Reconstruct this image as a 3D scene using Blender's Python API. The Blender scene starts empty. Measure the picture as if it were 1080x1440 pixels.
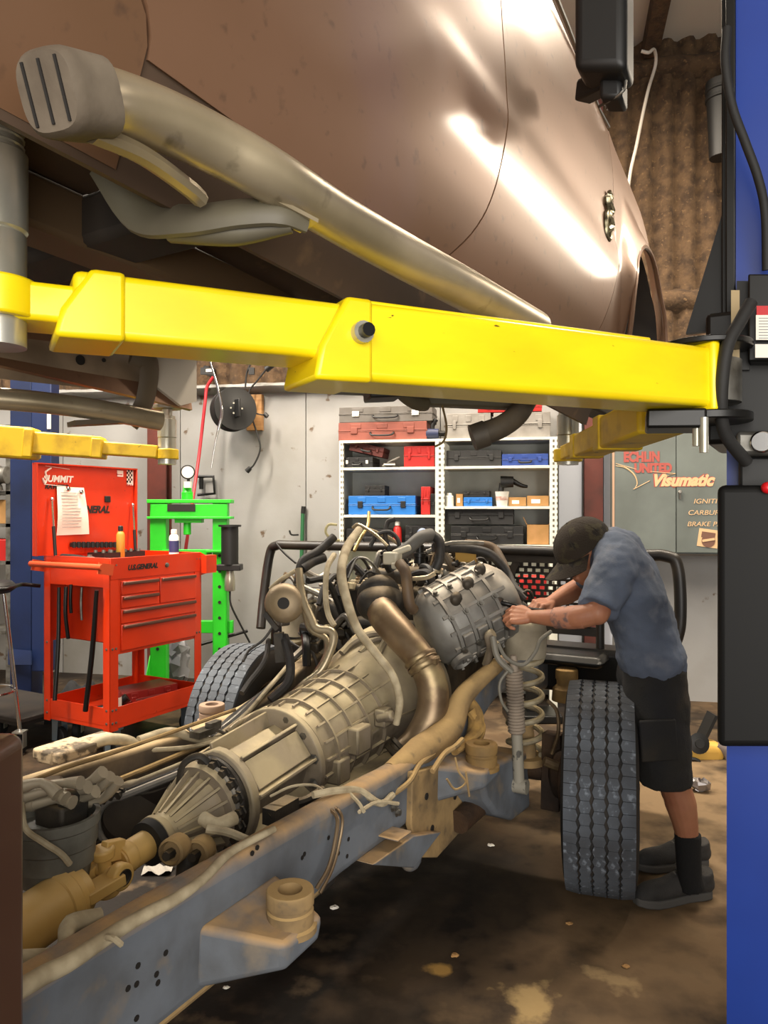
import bpy, bmesh, math, random
from mathutils import Vector as V, Matrix as Mx
R = math.radians
PI = math.pi
scn = bpy.context.scene
col = scn.collection
rnd = random.Random(11)

# ------------------------------------------------------------------ camera
F = 1050.0                      # focal length in pixels of the 1080x1440 frame
EYE = 1.55
cam = bpy.data.cameras.new('camera')
cam.sensor_fit = 'VERTICAL'; cam.sensor_height = 36.0; cam.lens = 36.0 * F / 1440.0
cam.clip_start = 0.05
cam_o = bpy.data.objects.new('camera', cam); col.objects.link(cam_o)
cam_o.location = (0, 0, EYE); cam_o.rotation_euler = (R(90), 0, 0)
scn.camera = cam_o

# ------------------------------------------------------------------ daylight and lamps
w = bpy.data.worlds.new('daylight'); scn.world = w; w.use_nodes = True
bg = w.node_tree.nodes['Background']
bg.inputs[0].default_value = (1.0, 0.93, 0.84, 1); bg.inputs[1].default_value = 0.33

def lamp(name, loc, rot, sx, sy, power, c):
    l = bpy.data.lights.new(name, 'AREA'); l.shape = 'RECTANGLE'; l.size = sx; l.size_y = sy
    l.energy = power; l.color = c
    o = bpy.data.objects.new(name, l); col.objects.link(o); o.location = loc; o.rotation_euler = rot
    return o
WARM = (1.0, 0.86, 0.68); NEUT = (1.0, 0.93, 0.84)
# tube row on the right of the bay, parallel to the truck
lamp('fluorescent_lamp', (2.95, 4.1, 3.6), (0, R(38), R(-32)), 0.09, 3.0, 48, WARM)
# tube row over the left of the bay and one over the back wall
lamp('fluorescent_lamp', (-2.7, 3.0, 5.0), (0, 0, R(-29)), 0.3, 3.6, 540, (1.0, .89, .74))
lamp('fluorescent_lamp', (0.6, 4.9, 5.0), (0, 0, R(61)), 0.3, 4.2, 230, WARM)
lamp('fluorescent_lamp', (-3.6, 5.0, 5.0), (0, 0, R(-29)), 0.3, 3.0, 130, NEUT)
# daylight through the roller door behind and to the left
lamp('door_daylight', (0.4, -3.1, 2.0), (R(86), 0, R(4)), 4.0, 3.4, 240, (1, .95, .88))

scn.view_settings.view_transform = 'Standard'
scn.view_settings.look = 'None'
scn.view_settings.gamma = 1.0
scn.view_settings.use_curve_mapping = False
scn.view_settings.exposure = 0.55

# ------------------------------------------------------------------ materials
def lin(h):
    h = h.lstrip('#'); o = []
    for i in (0, 2, 4):
        c = int(h[i:i+2], 16) / 255.0
        o.append(c / 12.92 if c <= .04045 else ((c + .055) / 1.055) ** 2.4)
    return (*o, 1.0)

MATS = {}
def mat(name, c, rough=.6, metal=0., c2=None, scale=6., lo=.4, hi=.65, bump=0., bscale=60., dust=None, dz=(.2, .9), dscale=9., coat=0., emit=0., c3=None, scale3=30., lo3=.6, hi3=.7, stretch=None, spec=.5):
    if name in MATS: return MATS[name]
    m = bpy.data.materials.new(name); m.use_nodes = True
    nt = m.node_tree; N = nt.nodes; L = nt.links
    b = N['Principled BSDF']
    b.inputs['Base Color'].default_value = lin(c)
    b.inputs['Roughness'].default_value = rough; b.inputs['Metallic'].default_value = metal
    b.inputs['Coat Weight'].default_value = coat; b.inputs['Coat Roughness'].default_value = .12
    b.inputs['Specular IOR Level'].default_value = spec
    tc = N.new('ShaderNodeTexCoord'); src = tc.outputs['Object']
    if stretch:
        mp = N.new('ShaderNodeMapping'); mp.inputs['Scale'].default_value = stretch
        L.new(src, mp.inputs['Vector']); src = mp.outputs[0]
    def noise(sc, lo, hi, det=6):
        n = N.new('ShaderNodeTexNoise'); n.inputs['Scale'].default_value = sc; n.inputs['Detail'].default_value = det
        L.new(src, n.inputs['Vector'])
        r = N.new('ShaderNodeMapRange'); r.inputs['From Min'].default_value = lo; r.inputs['From Max'].default_value = hi
        L.new(n.outputs[0], r.inputs['Value']); return r.outputs[0]
    cur = None
    def mix(fac, a, bcol):
        x = N.new('ShaderNodeMix'); x.data_type = 'RGBA'
        if fac is not None: L.new(fac, x.inputs[0])
        if isinstance(a, str): x.inputs[6].default_value = lin(a)
        else: L.new(a, x.inputs[6])
        x.inputs[7].default_value = lin(bcol); return x.outputs[2]
    cur = c
    if c2: cur = mix(noise(scale, lo, hi), cur, c2)
    if c3: cur = mix(noise(scale3, lo3, hi3), cur, c3)
    if dust:
        g = N.new('ShaderNodeNewGeometry'); sp = N.new('ShaderNodeSeparateXYZ'); L.new(g.outputs['Normal'], sp.inputs[0])
        r = N.new('ShaderNodeMapRange'); r.inputs['From Min'].default_value = dz[0]; r.inputs['From Max'].default_value = dz[1]
        L.new(sp.outputs[2], r.inputs['Value'])
        nn = noise(dscale, .25, .6)
        ad = N.new('ShaderNodeMath'); ad.operation = 'MULTIPLY'; L.new(r.outputs[0], ad.inputs[0]); L.new(nn, ad.inputs[1])
        cur = mix(ad.outputs[0], cur, dust)
    if not isinstance(cur, str): L.new(cur, b.inputs['Base Color'])
    if bump:
        n = N.new('ShaderNodeTexNoise'); n.inputs['Scale'].default_value = bscale; n.inputs['Detail'].default_value = 5
        L.new(src, n.inputs['Vector'])
        bp = N.new('ShaderNodeBump'); bp.inputs['Strength'].default_value = bump; bp.inputs['Distance'].default_value = .01
        L.new(n.outputs[0], bp.inputs['Height']); L.new(bp.outputs[0], b.inputs['Normal'])
    if emit:
        b.inputs['Emission Color'].default_value = lin(c); b.inputs['Emission Strength'].default_value = emit
    MATS[name] = m; return m

# ------------------------------------------------------------------ geometry helpers
def at(px, py, d):
    """point of the place seen at (px, py) of the photograph, d metres ahead of the camera"""
    return V(((px - 540) / F * d, d, EYE - (py - 720) / F * d))

def smooth_path(pts, sub):
    pts = [V(p) for p in pts]
    if sub <= 1 or len(pts) < 3: return pts
    out = []
    for i in range(len(pts) - 1):
        p0 = pts[i-1] if i else pts[0] * 2 - pts[1]
        p1, p2 = pts[i], pts[i+1]
        p3 = pts[i+2] if i + 2 < len(pts) else p2 * 2 - p1
        for k in range(sub):
            t = k / sub
            out.append(.5 * ((2 * p1) + (p2 - p0) * t + (2 * p0 - 5 * p1 + 4 * p2 - p3) * t * t + (3 * p1 - p0 - 3 * p2 + p3) * t ** 3))
    out.append(pts[-1]); return out

def perp(a):
    a = a.normalized(); u = V((0, 0, 1)) if abs(a.z) < .9 else V((1, 0, 0))
    x = u.cross(a).normalized(); return x, a.cross(x).normalized()

class MB:
    def __init__(s): s.v = []; s.f = []; s.M = Mx.Identity(4)
    def add(s, vs, fs):
        o = len(s.v); s.v += [s.M @ V(v) for v in vs]; s.f += [tuple(i + o for i in f) for f in fs]; return s
    def box(s, c, d, M=None):
        c = V(c); vs = []
        for i in range(8):
            q = V(((1 if i & 1 else -1) * d[0] / 2, (1 if i & 2 else -1) * d[1] / 2, (1 if i & 4 else -1) * d[2] / 2))
            vs.append(c + (M.to_3x3() @ q if M else q))
        return s.add(vs, [(0, 2, 3, 1), (4, 5, 7, 6), (0, 1, 5, 4), (2, 6, 7, 3), (0, 4, 6, 2), (1, 3, 7, 5)])
    def bar(s, a, b, wd, ht, up=(0, 0, 1)):
        """rectangular bar from a to b"""
        a = V(a); b = V(b); y = (b - a).normalized(); x = y.cross(V(up))
        if x.length < 1e-4: x = y.cross(V((1, 0, 0)))
        x.normalize(); z = x.cross(y)
        vs = [p + x * (i * wd / 2) + z * (j * ht / 2) for p in (a, b) for i, j in ((-1, -1), (1, -1), (1, 1), (-1, 1))]
        return s.add(vs, [(0, 1, 2, 3), (7, 6, 5, 4), (0, 4, 5, 1), (1, 5, 6, 2), (2, 6, 7, 3), (3, 7, 4, 0)])
    def tube(s, pts, r, n=8, sub=1, cap=True, flat=None):
        P = smooth_path(pts, sub); m = len(P)
        if isinstance(r, (list, tuple)):
            rr = []
            for i in range(m):
                t = i / (m - 1) * (len(r) - 1); k = min(int(t), len(r) - 2); rr.append(r[k] + (r[k+1] - r[k]) * (t - k))
        else: rr = [r] * m
        T = [(P[min(i+1, m-1)] - P[max(i-1, 0)]).normalized() for i in range(m)]
        x, y = perp(T[0]); vs = []; fs = []
        for i in range(m):
            x = (x - T[i] * x.dot(T[i])); x.normalize(); y = T[i].cross(x)
            for k in range(n):
                a = 2 * PI * k / n
                vs.append(P[i] + (x * math.cos(a) * (flat or 1) + y * math.sin(a)) * rr[i])
        for i in range(m - 1):
            for k in range(n):
                k2 = (k + 1) % n; fs.append((i*n+k, i*n+k2, (i+1)*n+k2, (i+1)*n+k))
        if cap: fs += [tuple(range(n - 1, -1, -1)), tuple((m-1)*n + k for k in range(n))]
        return s.add(vs, fs)
    def cyl(s, a, b, r, r2=None, n=16): return s.tube([a, b], [r, r if r2 is None else r2], n)
    def lathe(s, a, axis, prof, n=24, cap=True):
        a = V(a); ax = V(axis).normalized(); x, y = perp(ax); vs = []; fs = []; m = len(prof)
        for t, r in prof:
            for k in range(n):
                q = 2 * PI * k / n; vs.append(a + ax * t + (x * math.cos(q) + y * math.sin(q)) * r)
        for i in range(m - 1):
            for k in range(n):
                k2 = (k + 1) % n; fs.append((i*n+k, i*n+k2, (i+1)*n+k2, (i+1)*n+k))
        if cap: fs += [tuple(range(n - 1, -1, -1)), tuple((m-1)*n + k for k in range(n))]
        return s.add(vs, fs)
    def prism(s, poly, fn, w0, w1):
        n = len(poly); vs = [fn(u, v, w0) for u, v in poly] + [fn(u, v, w1) for u, v in poly]
        fs = [tuple(range(n - 1, -1, -1)), tuple(range(n, 2 * n))] + [(i, (i+1) % n, n + (i+1) % n, n + i) for i in range(n)]
        return s.add(vs, fs)
    def ball(s, c, r, n=16, m=10, M=None):
        c = V(c); r = V(r) if not isinstance(r, (int, float)) else V((r, r, r)); vs = []; fs = []
        for i in range(m + 1):
            th = PI * i / m
            for k in range(n):
                q = 2 * PI * k / n
                p = V((r.x * math.sin(th) * math.cos(q), r.y * math.sin(th) * math.sin(q), r.z * math.cos(th)))
                vs.append(c + (M.to_3x3() @ p if M else p))
        for i in range(m):
            for k in range(n):
                k2 = (k + 1) % n; fs.append((i*n+k, (i+1)*n+k, (i+1)*n+k2, i*n+k2))
        return s.add(vs, fs)
    def grid(s, fn, nu, nv):
        vs = [fn(i / nu, j / nv) for j in range(nv + 1) for i in range(nu + 1)]
        fs = [(j*(nu+1)+i, j*(nu+1)+i+1, (j+1)*(nu+1)+i+1, (j+1)*(nu+1)+i) for j in range(nv) for i in range(nu)]
        return s.add(vs, fs)
    def bolt(s, p, axis, r=.012, h=.01):
        p = V(p); ax = V(axis).normalized(); s.lathe(p, ax, [(0, r * 1.5), (h * .3, r * 1.5), (h * .3, r), (h, r)], 6); return s
    def pieces(s):
        """one builder for each connected piece"""
        par = list(range(len(s.v)))
        def find(i):
            while par[i] != i: par[i] = par[par[i]]; i = par[i]
            return i
        for f in s.f:
            for k in f[1:]: par[find(k)] = find(f[0])
        gr = {}
        for f in s.f: gr.setdefault(find(f[0]), []).append(f)
        out = []
        for fs in gr.values():
            ids = sorted({i for f in fs for i in f}); mp = {i: n for n, i in enumerate(ids)}
            q = MB(); q.v = [s.v[i] for i in ids]; q.f = [tuple(mp[i] for i in f) for f in fs]; out.append(q)
        return out
    def build(s, name, m, parent=None, **k):
        if name in SINGLE and parent is not None:
            return [p.build_one(name, m, parent, **k) for p in s.pieces()][0]
        return s.build_one(name, m, parent, **k)
    def build_one(s, name, m, parent=None, bevel=0, seg=2, smooth=True, angle=40, solid=0, world=True, center=True, disp=None, subsurf=0):
        me = bpy.data.meshes.new(name); o = bpy.data.objects.new(name, me); col.objects.link(o)
        vs = s.v
        if parent is not None and world:
            inv = WM[parent.name].inverted(); vs = [inv @ v for v in vs]
        elif parent is not None and not world:      # given in the root's frame: shift by the parent part's own origin
            off = LO.get(parent.name, V((0, 0, 0))); vs = [v - off for v in vs]
        xs = [[v[i] for v in vs] for i in range(3)]
        c = V([(min(q) + max(q)) / 2 for q in xs])
        if parent is None: c.z = min(xs[2])
        me.from_pydata([v - c for v in vs], [], s.f)
        bm = bmesh.new(); bm.from_mesh(me)
        bmesh.ops.remove_doubles(bm, verts=bm.verts, dist=1e-6)
        bmesh.ops.recalc_face_normals(bm, faces=bm.faces); bm.to_mesh(me); bm.free()
        me.materials.append(m)
        if smooth:
            me.polygons.foreach_set('use_smooth', [True] * len(me.polygons)); me.set_sharp_from_angle(angle=R(angle))
        o.location = c
        if parent is not None: o.parent = parent
        WM[o.name] = (WM[parent.name] if parent is not None else Mx.Identity(4)) @ Mx.Translation(c)
        LO[o.name] = (LO.get(parent.name, V((0, 0, 0))) if parent is not None else V((0, 0, 0))) + c
        if solid:
            md = o.modifiers.new('thickness', 'SOLIDIFY'); md.thickness = solid; md.offset = 0
            if smooth: md = o.modifiers.new('edges', 'EDGE_SPLIT'); md.split_angle = R(50); md.use_edge_sharp = False
        if bevel:
            md = o.modifiers.new('bevel', 'BEVEL'); md.width = bevel; md.segments = seg; md.limit_method = 'ANGLE'; md.angle_limit = R(35)
            md.use_clamp_overlap = True
        if subsurf:
            md = o.modifiers.new('subd', 'SUBSURF'); md.levels = subsurf; md.render_levels = subsurf
        return o
WM = {}; LO = {}
# parts that are always one object each
SINGLE = {'cover_bolt', 'bolt_hole', 'flange_bolt', 'bolt', 'rivet_hole', 'wheel_nut', 'casting_rib', 'adapter_rib', 'cooling_fin', 'pin_hole', 'hub_bolt', 'socket', 'harness', 'brake_line', 'brake_hose', 'groove', 'access_hole', 'rivet', 'hose_fitting', 'guard_rail', 'eye', 'iris', 'eyebrow', 'latch', 'lock_pin', 'pillar', 'floor_crossmember', 'plug', 'door_seal', 'warning_label', 'white_label', 'clamp_band', 'bearing_cap', 'side_boss', 'torn_wrap', 'hanging_wire', 'mount_arm', 'base_plate', 'bed_beam'}

def tag(o, label, cat, group=None, kind=None):
    o['label'] = label; o['category'] = cat
    if group: o['group'] = group
    if kind: o['kind'] = kind
    return o
def thing(name, label, cat, loc=(0, 0, 0), rz=0., group=None, rx=0.):
    o = bpy.data.objects.new(name, None); col.objects.link(o); o.empty_display_size = .1
    o.location = loc; o.rotation_mode = 'XYZ'
    o.rotation_euler = (rx, 0, rz)
    WM[o.name] = Mx.Translation(V(loc)) @ Mx.Rotation(rz, 4, 'Z') @ Mx.Rotation(rx, 4, 'X')
    LO[o.name] = V((0, 0, 0))
    return tag(o, label, cat, group)
def struct(o):
    o['kind'] = 'structure'; return o
def dup(root, loc, rz, label, group=None):
    r = root.copy(); col.objects.link(r); r.location = loc; r.rotation_euler = (0, 0, rz); r['label'] = label
    if group: r['group'] = group
    for ch in list(root.children):
        c = ch.copy(); col.objects.link(c); c.parent = r
        for g in ch.children:
            d = g.copy(); col.objects.link(d); d.parent = c
    return r
def lettering(txt, M, size, m, parent, name='lettering', shear=0., ext=.001, sx=1., align='LEFT', bold=0.):
    """text standing in the xy plane of matrix M (world), joined to its parent thing"""
    cu = bpy.data.curves.new(name, 'FONT'); cu.body = txt; cu.size = size; cu.shear = shear; cu.extrude = ext; cu.align_x = align; cu.offset = bold
    t = bpy.data.objects.new(name + '_curve', cu); col.objects.link(t)
    bpy.context.view_layer.update()
    me = bpy.data.meshes.new_from_object(t.evaluated_get(bpy.context.evaluated_depsgraph_get()))
    bpy.data.objects.remove(t)
    b = MB(); b.v = [M @ V((v.co.x * sx, v.co.y, v.co.z)) for v in me.vertices]; b.f = [tuple(p.vertices) for p in me.polygons]
    return b.build(name, m, parent, smooth=False)
def basis(o, x, y):
    x = V(x).normalized(); y = V(y); y = (y - x * y.dot(x)).normalized(); z = x.cross(y)
    return Mx(((x.x, y.x, z.x, o[0]), (x.y, y.y, z.y, o[1]), (x.z, y.z, z.z, o[2]), (0, 0, 0, 1)))
def ray_plane(M, px, py, x):
    """point (in frame M) where the view line of the photograph's pixel crosses the plane x of that frame"""
    Mi = M.inverted(); c = Mi @ V((0, 0, EYE)); d = Mi.to_3x3() @ V(((px - 540) / F, 1, -(py - 720) / F))
    return c + d * ((x - c.x) / d.x)

U = V((math.sin(R(29)), math.cos(R(29)), 0))      # lengthwise direction of the bay
W = V((math.cos(R(29)), -math.sin(R(29)), 0))     # crosswise, to the right
WALL_A = R(-11)
WX = V((math.cos(WALL_A), math.sin(WALL_A), 0)); WN = V((math.sin(WALL_A), -math.cos(WALL_A), 0))   # along the back wall / out of it
W0 = V((0.57, 6.5, 0))
def on_wall(px, py, out=0.):
    """point on the back wall (or out metres in front of it) on the photograph's view line"""
    d = V(((px - 540) / F, 1, -(py - 720) / F)); p = W0 + WN * out
    t = p.dot(WN) / d.dot(WN); return V((0, 0, EYE)) + d * t
def wall_c(px, out=0.): return (on_wall(px, 720, out) - W0).dot(WX)
def wall_z(px, py, out=0.): return on_wall(px, py, out).z
def wp(c, z, out=0.): return W0 + WX * c + WN * out + V((0, 0, z))

# ------------------------------------------------------------------ shared materials
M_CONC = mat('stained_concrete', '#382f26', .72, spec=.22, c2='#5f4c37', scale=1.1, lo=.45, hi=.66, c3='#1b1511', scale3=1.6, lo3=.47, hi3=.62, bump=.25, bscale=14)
def floor_stains_and_shade(m, spots):
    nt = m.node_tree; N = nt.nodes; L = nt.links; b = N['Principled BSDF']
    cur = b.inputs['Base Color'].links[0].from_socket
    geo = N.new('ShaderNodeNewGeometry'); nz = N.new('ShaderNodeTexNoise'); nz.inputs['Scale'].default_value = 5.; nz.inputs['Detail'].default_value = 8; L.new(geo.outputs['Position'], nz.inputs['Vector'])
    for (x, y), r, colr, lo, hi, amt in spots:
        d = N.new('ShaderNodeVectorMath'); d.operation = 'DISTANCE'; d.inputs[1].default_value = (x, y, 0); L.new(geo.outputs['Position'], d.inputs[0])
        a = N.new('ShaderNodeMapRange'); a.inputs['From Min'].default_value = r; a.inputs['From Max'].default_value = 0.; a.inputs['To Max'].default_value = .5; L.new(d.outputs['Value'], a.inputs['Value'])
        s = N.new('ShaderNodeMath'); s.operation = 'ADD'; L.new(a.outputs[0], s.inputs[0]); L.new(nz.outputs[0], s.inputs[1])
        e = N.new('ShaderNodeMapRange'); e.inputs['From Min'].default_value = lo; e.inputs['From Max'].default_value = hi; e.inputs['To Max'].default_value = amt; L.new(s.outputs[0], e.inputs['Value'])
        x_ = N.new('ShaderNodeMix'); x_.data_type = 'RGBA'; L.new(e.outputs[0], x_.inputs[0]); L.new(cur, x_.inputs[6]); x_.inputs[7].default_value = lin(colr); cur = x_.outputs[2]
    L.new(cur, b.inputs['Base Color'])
floor_stains_and_shade(M_CONC, [((-1.2, 2.7), 1.7, '#0f0b08', .5, .75, .95), ((1.0, 2.65), 1.3, '#7d664b', .62, .95, .8), ((1.5, 4.2), 1.6, '#8a7458', .6, .9, .9), ((.33, 3.1), .9, '#17120e', .62, .9, .85), ((.2, 2.52), .16, '#b08a4a', .80, .90, .8), ((.45, 2.36), .26, '#b59a6a', .84, .93, .8), ((.75, 2.4), .4, '#a58c66', .92, .99, .7)])  # first patch: wet floor plus painted shade under the chassis; the rest are stains
M_WALLW = mat('white_wall_sheet', '#949391', .55, c2='#7b7871', scale=1.3, lo=.45, hi=.75, c3='#5c4a38', scale3=7, lo3=.665, hi3=.71, bump=.05)
M_FOAM = mat('brown_sprayed_insulation', '#54402b', .95, c2='#38291b', scale=12, lo=.4, hi=.65, c3='#7a5f40', scale3=38, lo3=.6, hi3=.8, bump=.7, bscale=45)
M_CEIL = mat('white_ceiling', '#c9c0b2', .8)
M_YEL = mat('yellow_lift_paint', '#f2d808', .38, c2='#e8c808', scale=3, c3='#6b5508', scale3=24, lo3=.73, hi3=.76, spec=.5, coat=.2, stretch=(1, 1, 3))
M_YEL2 = mat('aged_yellow_lift_paint', '#d9b51a', .5, c2='#b38f14', scale=9, lo=.5, hi=.7, c3='#54430c', scale3=20, lo3=.7, hi3=.74)
M_BLUE = mat('blue_lift_paint', '#1c3a8c', .35, c2='#1a3480', scale=2, coat=.3)
M_NAVY = mat('dark_blue_lift_paint', '#122248', .45, c2='#0d1a38', scale=3)
M_BLK = mat('black_plastic', '#141414', .5)
M_BLKM = mat('black_satin_metal', '#121211', .38, .3)
M_RUB = mat('black_rubber', '#191817', .7, bump=.1)
M_ZINC = mat('zinc_plated_steel', '#c9c8be', .3, .7, c2='#b0ac98', scale=6)
M_STEEL = mat('dull_steel', '#8c8a84', .45, .8, c2='#5f5b53', scale=14)
M_CHROME = mat('chrome', '#d8d8d8', .12, 1.)
M_BROWN = mat('brown_metallic_paint', '#83624b', .42, .4, c2='#775840', scale=1.2, coat=.4, c3='#5d4636', scale3=30, lo3=.62, hi3=.8)
M_BROWNIN = mat('brown_primed_underside', '#4c3a2b', .7, c2='#3a2c20', scale=3, c3='#6b543b', scale3=12, lo3=.6, hi3=.75)
M_DARK = mat('dark_underbody', '#1d1814', .8, c2='#2c241c', scale=5)
M_STAIN = mat('dull_polished_steel', '#b8aa8e', .34, .6, c2='#9c8f74', scale=4, c3='#7d725c', scale3=18, lo3=.62, hi3=.75)
M_DSTEEL = mat('dusty_frame_steel', '#6a7078', .75, .1, c2='#55575a', scale=5, c3='#8a7a63', scale3=7, lo3=.56, hi3=.75, dust='#b39369', dz=(.1, .75), bump=.15, bscale=30)
M_LRAIL = mat('dust_topped_dark_steel', '#4d4338', .85, c2='#6a5a45', scale=7, dust='#cdb389', dz=(.2, .8), bump=.2, bscale=35)
M_DTAN = mat('tan_dusty_steel', '#9a7f55', .85, c2='#6d5a3e', scale=8, c3='#4f4538', scale3=22, lo3=.6, hi3=.75, dust='#b39562', bump=.2, bscale=35)
M_CAST = mat('dusty_shaded_cast_aluminium', '#85796a', .6, .15, c2='#5f5444', scale=6, dust='#c9b993', dz=(-.2, .9), dscale=5, c3='#443c32', scale3=12, lo3=.58, hi3=.78)  # dust pales the tops; darker base paints the shadow tone below
M_CASTD = mat('dark_cast_iron', '#2c2a27', .6, .4, c2='#443d33', scale=9, dust='#7a6a4f', dz=(.5, 1.), bump=.15)
M_GREY = mat('grey_cast_cover', '#82807a', .5, .3, c2='#5f5b55', scale=6, dust='#bdb3a3', dz=(.25, .85))
M_RUST = mat('brown_heat_stained_steel', '#86735a', .42, .6, c2='#5e4a35', scale=5, c3='#a8966f', scale3=7, lo3=.55, hi3=.75)
M_CREAM = mat('cream_dusty_hose', '#b3a68a', .75, c2='#8f8268', scale=18)
M_HOSE = mat('dusty_black_hose', '#232120', .6, c2='#4a4238', scale=14, lo=.5, hi=.8)
M_SHAFT = mat('tan_coated_driveshaft', '#d9b268', .5, .05, c2='#c39c55', scale=4, dust='#cfae72')
M_ORANGE = mat('orange_red_enamel', '#cc330b', .35, c2='#bd2d08', scale=3, c3='#8a2409', scale3=20, lo3=.7, hi3=.76, coat=.25)
M_GREEN = mat('bright_green_enamel', '#2fc82a', .4, c2='#27b224', scale=4)
M_WHITE = mat('white_enamel', '#dcdcd4', .5)
M_REDP = mat('red_plastic', '#a81c17', .45)
M_BLUEP = mat('blue_plastic', '#1f68b4', .4)
M_CARD = mat('brown_cardboard', '#a57c4c', .85, c2='#94703f', scale=8)
M_PAPER = mat('white_paper', '#e9e3d6', .8)
M_INK = mat('black_print', '#17130f', .7)

# ================================================================== the building
def wall_quad(b, c0, c1, z0, z1, o0, o1):
    vs = [wp(c, z, o) for o in (o0, o1) for c, z in ((c0, z0), (c1, z0), (c1, z1), (c0, z1))]
    b.add(vs, [(0, 1, 2, 3), (7, 6, 5, 4), (0, 4, 5, 1), (1, 5, 6, 2), (2, 6, 7, 3), (3, 7, 4, 0)]); return b

b = MB(); b.grid(lambda u, v: V((-9 + 17 * u, -3.2 + 12.5 * v, 0)), 4, 4)
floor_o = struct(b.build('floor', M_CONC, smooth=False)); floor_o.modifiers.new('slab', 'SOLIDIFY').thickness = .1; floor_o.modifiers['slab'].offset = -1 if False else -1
b = MB(); b.box((-.5, 3.05, 5.47), (17, 12.5, .1)); struct(b.build('ceiling', M_CEIL, smooth=False))
wb = struct(wall_quad(MB(), -7.6, 6.2, 0, 5.42, -.25, -.03).build('wall_back', mat('wall_backing', '#6b6660', .9), smooth=False))
z_top = wall_z(400, 548)
c = -7.4
while c < 5.9:
    o = wall_quad(MB(), c + .004, c + 1.216, .0, z_top, -.03, 0.).build('panel', M_WALLW, wb, smooth=False); c += 1.22
# sprayed insulation over vertical ribs above the sheets
def foam(u, v):
    c = -7.5 + 13.6 * u; z = z_top + .02 + (5.40 - z_top) * v
    ph = (c % .17) / .17; rib = .06 * max(0, min(1, 2.2 - abs(ph - .5) * 6.))
    n = .004 * math.sin(z * 53 - c * 29) + rnd.uniform(-.007, .007)
    return wp(c, z, .0 + rib + n)
MB().grid(foam, 480, 90).build('insulation', M_FOAM, wb, smooth=True, angle=80)
for zz, hh in ((z_top + .02, .1), (3.28, .22), (5.2, .2)):
    b = MB()
    b.grid(lambda u, v, zz=zz, hh=hh: wp(-7.5 + 13.6 * u, zz + hh * (v - .5), .10 * math.sin(PI * v) + .015 * math.sin(u * 171 + v * 5) + (.02 if 0 < v < 1 else 0)), 90, 6)
    b.build('girt', M_FOAM if zz > z_top + .1 else M_WALLW, wb)
struct(MB().box((-8.2, 2.6, 2.7), (.2, 11.6, 5.42)).build('wall_left', M_WALLW, smooth=False))
struct(MB().box((6.9, 2.2, 2.7), (.2, 10.8, 5.42)).build('wall_right', M_WALLW, smooth=False))
# red-brown columns standing against the wall
M_COL = mat('red_brown_primer', '#5f2a20', .6, c2='#4a231b', scale=5)
for i, (pa, pb) in enumerate(((207, 233), (822, 848))):
    ca, cb = wall_c(pa, .12), wall_c(pb, .12); b = MB()
    wall_quad(b, ca, cb, 0, 5.3, .1, .12); wall_quad(b, ca, cb, 0, 5.3, .0, .015); wall_quad(b, (ca + cb) / 2 - .01, (ca + cb) / 2 + .01, 0, 5.3, .015, .1)
    struct(b.build('trim_%d' % (i + 1), M_COL, smooth=False))
for i, (pa, pb) in enumerate(((786, 818), (849, 861))):
    struct(wall_quad(MB(), wall_c(pa, .05), wall_c(pb, .05), 0, 2.9, .0, .05).build('trim_%d' % (i + 3), mat('bluish_white_paint', '#b3b8c2', .5), smooth=False))

# ================================================================== two-post lift, right post
LZ = R(-29)
PA = V((.872, 1.9, 0))
lift = thing('vehicle_lift', 'blue post of the vehicle lift at the right edge with long yellow swing arm', 'vehicle lift', PA + W * .15 + U * .13, LZ)
pc = PA + W * .15 + U * .13
def lbox(b, x0, x1, y0, y1, z0, z1):
    vs = [PA + W * x + U * y + V((0, 0, z)) for z in (z0, z1) for x, y in ((x0, y0), (x1, y0), (x1, y1), (x0, y1))]
    return b.add(vs, [(3, 2, 1, 0), (4, 5, 6, 7), (0, 1, 5, 4), (1, 2, 6, 5), (2, 3, 7, 6), (3, 0, 4, 7)])
b = MB(); lbox(b, 0, .3, 0, .02, 0, 4.6); lbox(b, .28, .3, .02, .26, 0, 4.6); lbox(b, 0, .3, .24, .26, 0, 4.6); lbox(b, 0, .02, .02, .06, 0, 4.6); lbox(b, 0, .02, .2, .24, 0, 4.6)
b.build('post', M_BLUE, lift, bevel=.006)
b = MB(); lbox(b, -.0, .32, -.02, .30, 0, .02); b.build('base_plate', M_BLUE, lift)
b = MB(); lbox(b, .0, .022, -.03, -.002, 1.95, 4.6); lbox(b, -.012, .012, .0, .05, 1.95, 4.6); b.build('cable_guide', M_BLKM, lift, bevel=.003)
b = MB(); lbox(b, -.045, .27, -.05, .30, 1.72, 2.05); b.build('carriage', M_BLKM, lift, bevel=.012)
b = MB()      # gusset on top of the carriage
tri = [(0, 0), (.055, 0), (.055, .34)]
b.prism([(-.10, 2.02), (.0, 2.02), (.0, 2.36)], lambda u, v, q: PA + W * (u) + U * (.02 + q) + V((0, 0, v)), 0, .02)
b.build('gusset', M_BLKM, lift)
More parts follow.
